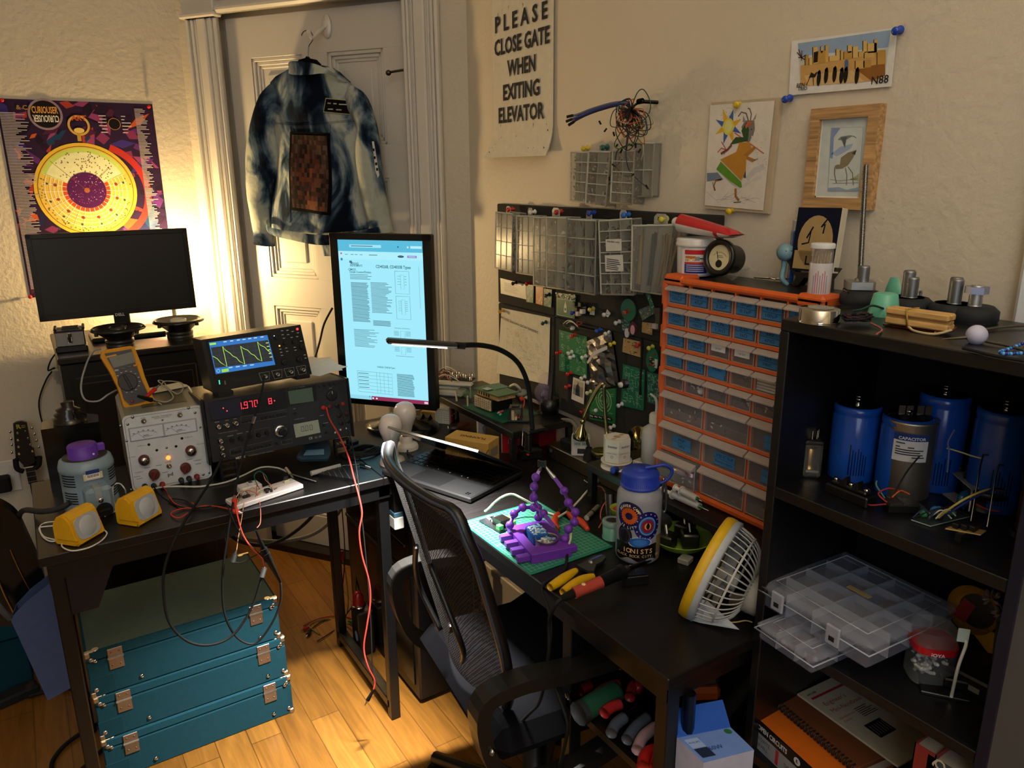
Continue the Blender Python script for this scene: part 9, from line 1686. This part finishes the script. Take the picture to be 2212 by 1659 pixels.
m=MB('gloss');m. lathe([(.03,0),(.03,.008)],'#1a1816',24);m. use('metal');m. lathe([(.024,.008)]+[(.0245-.0006*(i%2),.01+.0018*i)for i in range(36)]+[(.024,.078)],'#9a5c1c',30);m. use('satin'). lathe([(.027,.078),(.027,.088)],'#1a1816',24);S('copper_coil',m,'amber wound coil at the right end of the first shelf','coil',on((1.085,.395,ZS1)))
cable([S1(2028,1118,ZS1+.01),S1(2050,1100,ZS1+.03),S1(2090,1075,ZS1+.05),S1(2140,1057,ZS1+.05),S1(2180,1065,ZS1+.03)],.0016,'#b5a04a','yellow wire arching over the first shelf boards');cable([S1(2030,1118,ZS1+.008),S1(2055,1105,ZS1+.027),S1(2095,1080,ZS1+.045),S1(2145,1056,ZS1+.05),S1(2175,1060,ZS1+.035)],.0016,'#1d2a6a','dark blue wire arching over the first shelf boards')
cable([px(2046,1020,1.07),px(2050,975,1.07),px(2048,955,1.07),px(2062,928,1.07)],.0012,'#5a6490','thin violet wire standing behind the silver capacitor')
cable([px(2045,968,1.07),px(2070,975,1.075),px(2100,985,1.08),px(2120,990,1.08)],.0012,'#a8a45c','thin yellow wire behind the silver capacitor')
m=MB('gloss');q=px(2098,1000,1.10);m. sph((q. x,q. y,ZS1+.014),.014,'#0f4a68',8,(1.3,.6,1));S('blue_disc_capacitor',m,'flat dark teal component at the back of the first shelf','component')
for u,v in((2126,982),(2160,1004)):a,b,c_=px(u-8,v+22,1.06),px(u-2,v,1.06),px(u+9,v+1,1.06);m=MB('chrome');m. cyl((a. x,a. y,ZS1+.002),a,.0012,'#9aa0a0',n=6);m. cyl(a,b,.0012,'#b9c0c0',n=6);m. cyl(b,c_,.0012,'#b9c0c0',n=6);S('bent_pin',m,'bent bright wire pin standing %s the raised knob board'%('behind' if u<2140 else 'right of'),'pin')
# ================= second shelf
def tote(Mt,w,d,h,nx,ny,lab,clips):
 t=T('compartment_case',lab,'storage case',Mt,'clear cases on the second shelf');m=MB('clear');m. box(0,0,0,w,d,h*.62,'#8e93a8',.006);P('tray',m,t);m=MB('clear');m. box(-.003,-.003,h*.6,w+.003,d+.003,h,'#a3a8bc',.008);m. use('frost'). tube([(.016,.016,h+.0006),(w-.016,.016,h+.0006),(w-.016,d-.016,h+.0006),(.016,d-.016,h+.0006)],.0009,'#c0c4d2',4,k=0,closed=True)
 m. tube([(-.003,-.003,h*.6),(w+.003,-.003,h*.6),(w+.003,d+.003,h*.6),(-.003,d+.003,h*.6)],.0014,'#b4b9ca',5,k=0,closed=True);P('lid',m,t);m=MB('frost')
 for i in range(1,nx):m. box(w*i/nx-.0012,.004,.002,w*i/nx+.0012,d-.004,h*.9,'#a9aebc')
 for j in range(1,ny):m. box(.004,d*j/ny-.0012,.002,w-.004,d*j/ny+.0012,h*.9,'#a9aebc')
 P('divider',m,t)
 for x in clips:m=MB('frost');m. box(w*x-.012,-.008,h*.25,w*x+.012,-.003,h*.95,'#a4a9bb',.002);m. use('matte'). rect(-.005,-.004,.005,.004,'#17181c',0,basis((w*x,-.0083,h*.5),(1,0,0),(0,0,1),(0,-1,0)));P('latch',m,t)
 return t
S2=lambda u,v,z:pz(u,v,z);zL=ZS2+.034;zT=zL+.046
A_,B_,C_=S2(1645,1252,zT),S2(1880,1390,zT),S2(2037,1290,zT);ax=(B_-A_);ax. z=0;w=ax. length;ax. normalize();ay=V((-ax. y,ax. x,0));d=(C_-B_). dot(ay);tote(basis((A_. x,A_. y,zL),ax,ay,(0,0,1)),w,d,.046,4,4,'large clear compartment case lying across the smaller one',(.2,.72));m=MB('paper');Mt=basis((A_. x,A_. y,zT+.001),ax,ay,(0,0,1));m. box(w*.42,d*.48,0,w*.62,d*.53,.0006,'#b09a68');S('wooden_clip',m,'thin tan stick lying on the large clear case','stick',Mt)
m=MB('matte');m. box(w*.62,d*.5,.004,w*.72,d*.92,.03,'#8a7468',.003);S('comb_part',m,'pale ribbed part inside the large clear case','part',basis((A_. x,A_. y,zL),ax,ay,(0,0,1)))
A_,B_=S2(1637,1345,ZS2+.03),S2(1757,1425,ZS2+.03);ax=(B_-A_);ax. z=0;w=ax. length;ax. normalize();t=tote(basis((A_. x,A_. y,ZS2+.001),ax,(-ax. y,ax. x,0),(0,0,1)),w,.12,.032,3,2,'small clear compartment case under the larger one',());m=MB('plas')
for i in range(26):m. sph((random. uniform(.01,w-.01),random. uniform(.006,.05),.006+.01*random. random()),.004,random. choice(('#8a7a78','#5a6a9a','#3a3a44','#a89a96','#6a3a3a','#b9b4b0')),5)
o=P('contents',m,t);o['kind']='stuff'
p=S2(1985,1470,ZS2);t=T('jar','clear plastic jar of clear LEDs with red GOYA band','jar',on((p. x+.022,p. y,ZS2),-42));rs_=lambda s_:[(s_*(abs(math. cos(a))**.6)*(1 if math. cos(a)>0 else-1),s_*(abs(math. sin(a))**.6)*(1 if math. sin(a)>0 else-1))for a in[2*PI*i/28 for i in range(28)]]
m=MB('glass');m. prism(rs_(.030),.002,.052,'#a9aeb0',smooth=True);m. prism(rs_(.0285),.062,.084,'#c0c4c4',smooth=True);P('jar',m,t);m=MB('gloss');m. prism(rs_(.0305),.052,.062,'#b81c24',smooth=True);av=math. atan2(-p. y,-p. x-.022)+math. radians(42);vs,fs=glyphs('GOYA',.03);rr=.0322;m. raw([(rr*math. cos(av+.25+v. x*.24),rr*math. sin(av+.25+v. x*.24),.0545+v. y*.007)for v in vs],fs,'#e4d4d4');P('band',m,t)
m=MB('frost');random. seed(33)
for i in range(60):a,r=random. random()*6.3,.024*random. random()**.5;z=.006+.03*random. random();b=random. random()*6.3;x,y=r*math. cos(a),r*math. sin(a);m. cyl((x,y,z),(x+.006*math. cos(b),y+.006*math. sin(b),z+.003),.0027,'#c9c9c4',n=6);m. sph((x+.006*math. cos(b),y+.006*math. sin(b),z+.003),.0028,'#d4d4cf',5)
o=P('leds',m,t);o['kind']='stuff'
a,b,c_,d_=S2(2055,1505,ZS2+.006),px(2070,1440,.99),px(2086,1395,.99),px(2085,1382,.99);m=MB('plas');m. tube([a,b,c_,d_],.0022,'#c9c9c0',6);m. use('satin'). box(-.010,-.001,-.004,.004,.001,.016,'#a9bab4',.0005,basis(d_,XM,NM,(0,0,1)));S('clip_wire',m,'white wire ending in a pale metal bracket on the second shelf','wire')
m=MB('satin');p=S2(2045,1515,ZS2);m. box(-.05,-.02,0,.012,.03,.005,'#0c0c0d',.001);m. box(-.02,.0,.005,.02,.03,.02,'#0d0d0e',.002);S('black_bracket',m,'black box holding the white wire on the second shelf','box',on((p. x+.03,p. y,ZS2),-55))
t=T('drive_unit','black drive unit with white sticker at the back of the second shelf','drive',on((1.08,.425,ZS2),-90));m=MB('satin');m. box(-.05,-.04,0,.05,.04,.03,'#101012',.003);P('body',m,t);m=MB('paper');m. box(-.03,-.0405,.010,.016,-.04,.018,'#6d7070');P('sticker',m,t)
q=px(2100,1318,1.13);Mt=basis(q,(0,-1,0),(.15,0,.99),(-.99,0,.15));t=T('figure_plaque','yellow and black round plaque with red stripe on the second shelf','plaque',Mt);m=MB('satin');m. lathe([(.0001,-.006),(.036,-.006),(.037,0),(.0001,0)],'#a8801c',32,cap=False);m. prism([(-.002,-.026),(.034,-.052),(.046,-.048),(.042,-.02),(.02,-.018)],-.005,.0,'#a8801c');P('body',m,t);m=MB('satin');m. disc(.007,.002,.026,'#0e0e0f',.0005,n=30);P('centre',m,t);m=MB('satin');m. poly([(-.014,.014),(.004,.008),(-.006,-.024),(-.026,-.018)],'#7d1c1c',.001);P('stripe',m,t)
q=px(2165,1285,1.10);t=T('dried_flowers','dried pale violet flowers at the right of the second shelf','flowers',on((q. x,q. y,0)));random. seed(44)
for x,y,z,c in((0,.012,.905,'#8a7d88'),(.0,-.006,.89,'#7d6a74'),(.004,-.018,.865,'#a39a78'),(.0,-.02,.845,'#a8a07c')):
 m=MB('paper')
 for i in range(46):th_,ph=random. random()*6.28,random. uniform(-.6,1.3);d3=V((math. cos(th_)*math. cos(ph),math. sin(th_)*math. cos(ph),math. sin(ph)));s_=d3. orthogonal(). normalized()*.0022;r=random. uniform(.011,.017);m. poly([d3*.003,d3*r*.7+s_,d3*r,d3*r*.7-s_],mixc(c,'#b9b0b4',random. random()*.5),None,tr(x,y,z))
 P('flower',m,t)
m=MB('rubber');m. tube([(.004,-.006,ZS2),(.004,-.002,.82),(0,0,.89)],.002,'#4a4434',5);P('stem',m,t)
# ================= books on the third shelf
def book(A_,B_,C_,z0,h,cover,spine,lab,fn=None,page='#b9b0a0'):
 ax=(B_-A_);ax. z=0;w=ax. length;ax. normalize();ay=V((-ax. y,ax. x,0));d=abs((C_-B_). dot(ay));t=T('book',lab,'book',basis((A_. x,A_. y,z0),ax,ay,(0,0,1)));m=MB('paper');m. box(.002,.003,.0015,w-.002,d-.002,h-.0015,page);P('pages',m,t);m=MB('satin');m. box(0,0,0,w,d,.0018,cover);m. box(0,0,h-.0018,w,d,h,cover);m. box(0,-.0006,0,w,.0016,h,spine)
 if fn:fn(m,w,d,h,basis((0,-.0008,0),(1,0,0),(0,0,1),(0,-1,0)))
 P('cover',m,t);return t
z=ZS3;Sb=lambda u,v,z_:pz(u,v,z_);A_,B_,C_=Sb(1625,1540,z+.058),Sb(1790,1690,z+.058),Sb(1900,1600,z+.058)
def hh(m,w,d,h,F):m. rect(0,0,w,h,'#8f949c',.0001,F);m. text('HOROWITZ',w*.17,h*.72,.011,'#22262c',.0003,F,width=w*.22);m. text('and HILL',w*.17,h*.35,.011,'#22262c',.0003,F,width=w*.18);m. rect(w*.36,h*.1,w*.40,h*.95,'#b82438',.0002,F);m. text('THE ART OF ELECTRONICS',w*.7,h*.5,.013,'#22262c',.0003,F,width=w*.45)
book(A_,B_,C_,z,.033,'#8f949c','#8f949c','thick grey book with HOROWITZ and HILL on its spine, lowest of the flat stack',hh)
def oc(m,w,d,h,F):m. rect(0,0,w,h,'#14161c',.0001,F);m. text('OPEN CIRCUITS',w*.3,h*.5,.013,'#dcdce0',.0003,F,bold=.03,width=w*.4);m. disc(w*.63,h*.5,.007,'#dcdce0',.0003,M=F);m. text('E',w*.63,h*.5,.009,'#14161c',.0005,F,bold=.03);[m. rect(0,h*(.1+.28*i),w*.03,h*(.3+.28*i),c,.0004,F)for i,c in enumerate(('#c9a83a','#c2502c','#3a6a9a'))]
book(A_,B_,C_,z+.0335,.0225,'#c9651c','#14161c','orange book with OPEN CIRCUITS on its black spine',oc)
A2,B2,C2=Sb(1662,1502,z+.066),Sb(1850,1660,z+.066),Sb(1985,1545,z+.066);ax=(B2-A2);ax. z=0;w=ax. length;ax. normalize();ay=V((-ax. y,ax. x,0));d=abs((C2-B2). dot(ay));t=T('notebook','brown spiral bound notebook on the orange book','notebook',basis((A2. x,A2. y,z+.0565),ax,ay,(0,0,1)));m=MB('matte');m. box(0,0,0,w,d,.009,'#6a3a1c',.001);m. ring(w*.55,d*.35,.010,.0108,'#2a1a10',.0094);m. ring(w*.55,d*.35,.016,.0165,'#2a1a10',.0094);m. stroke([(w*.22,d*.42),(w*.55,d*.35)],.001,'#2a1a10',.0094);m. text('NOTES',w*.25,d*.7,.009,'#2a1a10',.0094)if 0 else None;P('cover',m,t)
for i in range(int(w/.0075)):m=MB('plas');x=.004+i*.0075;m. tube([(x,.006,.0095),(x+.001,-.002,.011),(x+.002,-.006,.005),(x+.001,-.002,-.0)],.0016,'#141212',5,k=2);P('coil_ring',m,t)
A3,B3,C3=Sb(1722,1498,z+.070),Sb(1940,1655,z+.070),Sb(1990,1590,z+.070);ax=(B3-A3);ax. z=0;w=ax. length;ax. normalize();ay=V((-ax. y,ax. x,0));d=.105;t=T('booklet','cream booklet titled Engineers Mini-Notebook on the brown notebook','booklet',basis((A3. x,A3. y,z+.0660),ax,ay,(0,0,1)));m=MB('paper');m. box(0,0,0,w,d,.004,'#b9b09a',.0005)
R2=tr(w*.5,d*.5,0)@rot('Z',PI/2)if 0 else Matrix. Identity(4);zt=.0043;Mr=basis((0,0,0),ay,-ax,(0,0,1));Mr=basis((0,0,0),(0,1,0),(-1,0,0),(0,0,1))
m. rect(.01,-.026,d-.004,-.021,'#a02434',zt,Mr);m. text("Engineer's",d*.42,-.045,.013,'#a02434',zt,Mr,width=d*.5);m. text('Mini-Notebook',d*.5,-.062,.013,'#a02434',zt,Mr,width=d*.72);m. text('Optoelectronics',d*.28,-.082,.006,'#a02434',zt,Mr);m. text('Circuits',d*.2,-.090,.006,'#a02434',zt,Mr);m. rect(d*.30,-.145,d*.68,-.112,'#131214',zt,Mr)
for i in range(6):m. rect(d*.5,-.078-.004*i,d*.5+.025+.012*random. random(),-.0765-.004*i,'#4a1a24',zt,Mr);m. stroke([(d*.34+.006*i,-.14),(d*.36+.006*i,-.118)],.0006,'#c9c4b4',zt+.0002,Mr)
m. text('ARCHER',.022,-.013,.006,'#2a2a2a',zt,Mr,bold=.02);P('cover',m,t)
def up_book(u,v,wy,dx,h,c,lab,txt):
 p=px(u,v,.948);t=T('book',lab,'book',basis((.948,p. y,ZS3),(0,-1,0),(0,0,1),(-1,0,0)));m=MB('paper');m. box(.002,.002,-.14,wy-.002,h-.003,-.002,'#b5ab98');P('pages',m,t);m=MB('satin');m. box(0,0,-.14,.0016,h,0,c);m. box(wy-.0016,0,-.14,wy,h,0,c);m. box(0,0,-.0016,wy,h,0,c)
 for s_,x,y,sz,k in txt:m. text(s_,0,0,sz,k,.0004,tr(wy*x,y,0)@rot('Z',-PI/2),bold=.02)
 P('cover',m,t)
up_book(1984,1558,.030,0,.20,'#8a2f2c','red upright book right of the flat book stack',());up_book(2013,1580,.050,0,.195,'#3a4650','slate grey upright book with QUANTUM on its spine',(('QUANTUM',.32,.145,.021,'#c9bfa0'),('INTRODUCTION',.72,.145,.011,'#8d9aa0')));up_book(2062,1605,.045,0,.19,'#15171a','black upright book with a pale blue top stripe',(('MICRO',.4,.12,.022,'#c9bfa0'),))
# ================= office chair
t=T('office_chair','black mesh back office chair pushed up to the main desk','chair',on((.823,1.195,0),-7))
bx=lambda z:-.175-.105*max(0,(z-.5)/.45)**1.15;bw=lambda z:.15+.067*min(1,max(0,(z-.5)/.16))**.7-.03*max(0,(z-.88)/.08)**2
bp_=lambda u,z:(bx(z)+.045*(2*u-1)**2-.01,bw(z)*(1-2*u),z-.012*(2*u-1)**2*(z>.9))
m=MB('mesh');m. surf(lambda u,v:bp_(u,.5+.46*v),14,20,'#0c0c0d');P('backrest',m,t)
pts=[bp_(0,.5+.46*i/10)for i in range(11)]+[bp_(i/8,.96)for i in range(1,8)]+[bp_(1,.96-.46*i/10)for i in range(11)]
m=MB('satin');m. tube(pts,.011,'#101013',8,k=3);P('back_frame',m,t)
m=MB('rubber');m. tube([(p[0]-.009,p[1]*1.03,p[2]+.004)for p in pts],.003,'#3a4152',5,k=3);P('piping',m,t)
for s_ in(-1,1):m=MB('satin');m. tube([(bx(.78)-.012,s_*.04,.78),(bx(.7)-.016,s_*.10,.70),(bx(.62)-.018,s_*.12,.63),(bx(.56)-.01,s_*.06,.56)],.006,'#111112',6);P('lumbar_bar',m,t)
m=MB('cloth');m. box(-.2,-.225,.42,.245,.225,.49,'#0e0e12',.03);P('seat',m,t)
for s_ in(-1,1):
 a=spline([(x,s_*.245,z)for x,z in((-.235,.60),(-.17,.625),(-.05,.615),(.12,.61),(.20,.585),(.22,.54),(.16,.47),(.02,.41),(-.10,.39),(-.18,.42),(-.225,.50))],5,True);n=len(a);vs=[];fs=[]
 for i,p in enumerate(a):
  d=(a[(i+1)%n]-a[i-1]). normalized();q=V((-d. z,0,d. x))*.013
  vs+=[p+q+V((0,.022,0)),p+q-V((0,.022,0)),p-q-V((0,.022,0)),p-q+V((0,.022,0))]
 for i in range(n):
  for k in range(4):fs. append((i*4+k,i*4+(k+1)%4,(i+1)%n*4+(k+1)%4,(i+1)%n*4+k))
 m=MB('satin');m. raw(vs,fs,'#1a1918',False);m. use('chrome');m. sph((-.225,s_*.27,.52),.007,'#9a9a98',6);P('armrest',m,t)
m=MB('satin');m. cyl((0,0,.09),(0,0,.42),.028,'#0e0e0f',n=16);P('gas_column',m,t)
for i in range(5):
 a=math. radians(124+72*i);x,y=.29*math. cos(a),.29*math. sin(a);m=MB('satin');m. cyl((0,0,.10),(x,y,.075),.026,'#101011',.016,8);P('base_leg',m,t)
 m=MB('rubber');m. cyl((x-.022*math. sin(a),y+.022*math. cos(a),.028),(x+.022*math. sin(a),y-.022*math. cos(a),.028),.028,'#0c0c0d',n=16);m. cyl((x,y,.03),(x,y,.08),.008,'#141414',n=8);P('caster',m,t)
 # ================= tools on the low shelf
ZL=.53;q9=lambda a,b,z=.55:pz(1180+a/4.608,1320+b/4.608,z)
def tool(lab,cat,*pcs):
 t=T(cat. replace(' ','_'),lab,cat)
 for nm,pts,r,c,k in pcs:m=MB(k);m. tube([q9(*p)for p in pts],r,c,10);P(nm,m,t)
tool('red handled nut driver with chrome end on the low tool shelf','nut driver',('shaft',((210,850),(340,780)),.007,'#a8a49a','chrome'),('handle',((335,785),(430,740)),.012,'#8a1a18','gloss'))
tool('thick green and grey tool handle at the left of the tool shelf','hand tool',('handle',((345,1010),(520,900),(700,800)),.021,'#22503c','satin'),('end_ring',((320,1025),(370,995)),.0225,'#4a525c','satin'))
for c,h1,h2,lab in(('#a8282a',((450,880),(580,780),(720,730)),((575,1020),(640,960),(740,925)),'red handled pliers lying over the green tool handle'),('#8a2024',((730,540),(850,510),(970,570)),((830,860),(870,740),(940,780)),'dark red handled cutters at the back of the tool shelf'),('#4a5262',((645,1220),(690,1130),(780,1060)),((800,1285),(880,1170),(1010,1060)),'grey handled pliers at the front of the tool shelf'),('#a88a94',((905,1390),(960,1260),(1095,1150)),((1240,1110),(1290,1180),(1275,1280)),'pale pink handled pliers beside the desk leg'),('#a01c14',((960,1545),(990,1430),(1080,1380)),((1080,1560),(1110,1460),(1160,1400)),'bright red handled tool at the front corner of the tool shelf')):
 e=h1[-1];tool(lab,'pliers',('handle',h1,.0105,c,'satin'),('handle',h2,.0105,c,'satin'),('jaw',(e,(e[0]+60,e[1]-40),(e[0]+120,e[1]-80)),.007,'#55575a','metal'))
m=MB('satin');p=q9(1530,850,ZL);m. box(-.035,-.02,0,.035,.02,.03,'#b8551c',.008,on((p. x,p. y,ZL),-30));m. box(-.03,-.016,.03,.032,.016,.05,'#3c3a38',.008,on((p. x,p. y,ZL),-30));S('tape_case',m,'orange and grey tool case under the right end of the desk','tool case')
# ================= blue light bulb carton in front
zb=.62;c4=[pz(u,v,zb)for u,v in((1462,1593),(1577,1570),(1629,1620),(1520,1648))];t=T('bulb_carton','open pale blue light bulb carton at the bottom of the scene','carton',tr(c4[0]. x,c4[0]. y,0));l4=[(c. x-c4[0]. x,c. y-c4[0]. y)for c in c4]
m=MB('paper');m. prism(l4,0,zb,'#6d8fd8',side='#b9bcd8');a=V(l4[0]+(0,));b=V(l4[3]+(0,));ax=(b-a). normalized();Mt=basis((l4[0][0],l4[0][1],zb+.0004),(V(l4[1]+(0,))-a). normalized(),(a-b). normalized(),(0,0,1));w=(V(l4[1]+(0,))-a). length;d=(b-a). length
m. rect(w*.06,-d*.5,w*.3,-d*.15,'#9ab4ea',.0003,Mt);m. text('PHILIPS',w*.18,-d*.3,.006,'#20408a',.0006,Mt);m. rect(w*.06,-d*.85,w*.3,-d*.52,'#1d2c4a',.0003,Mt);m. text('60W',w*.42,-d*.6,.012,'#20408a',.0006,Mt);m. disc(w*.88,-d*.15,.006,'#2a6a3c',.0004,M=Mt);P('box',m,t)
m=MB('paper');f0,f1=V(l4[0]+(zb,)),V(l4[1]+(zb,));u_=V((.012,.03,.028));m. raw([f0,f1,f1+u_,f0+u_,f0-V((0,.001,0)),f1-V((0,.001,0)),f1+u_-V((0,.001,0)),f0+u_-V((0,.001,0))],[(0,1,2,3),(7,6,5,4),(0,3,7,4),(1,5,6,2),(3,2,6,7)],'#2a58b8');P('flap',m,t)
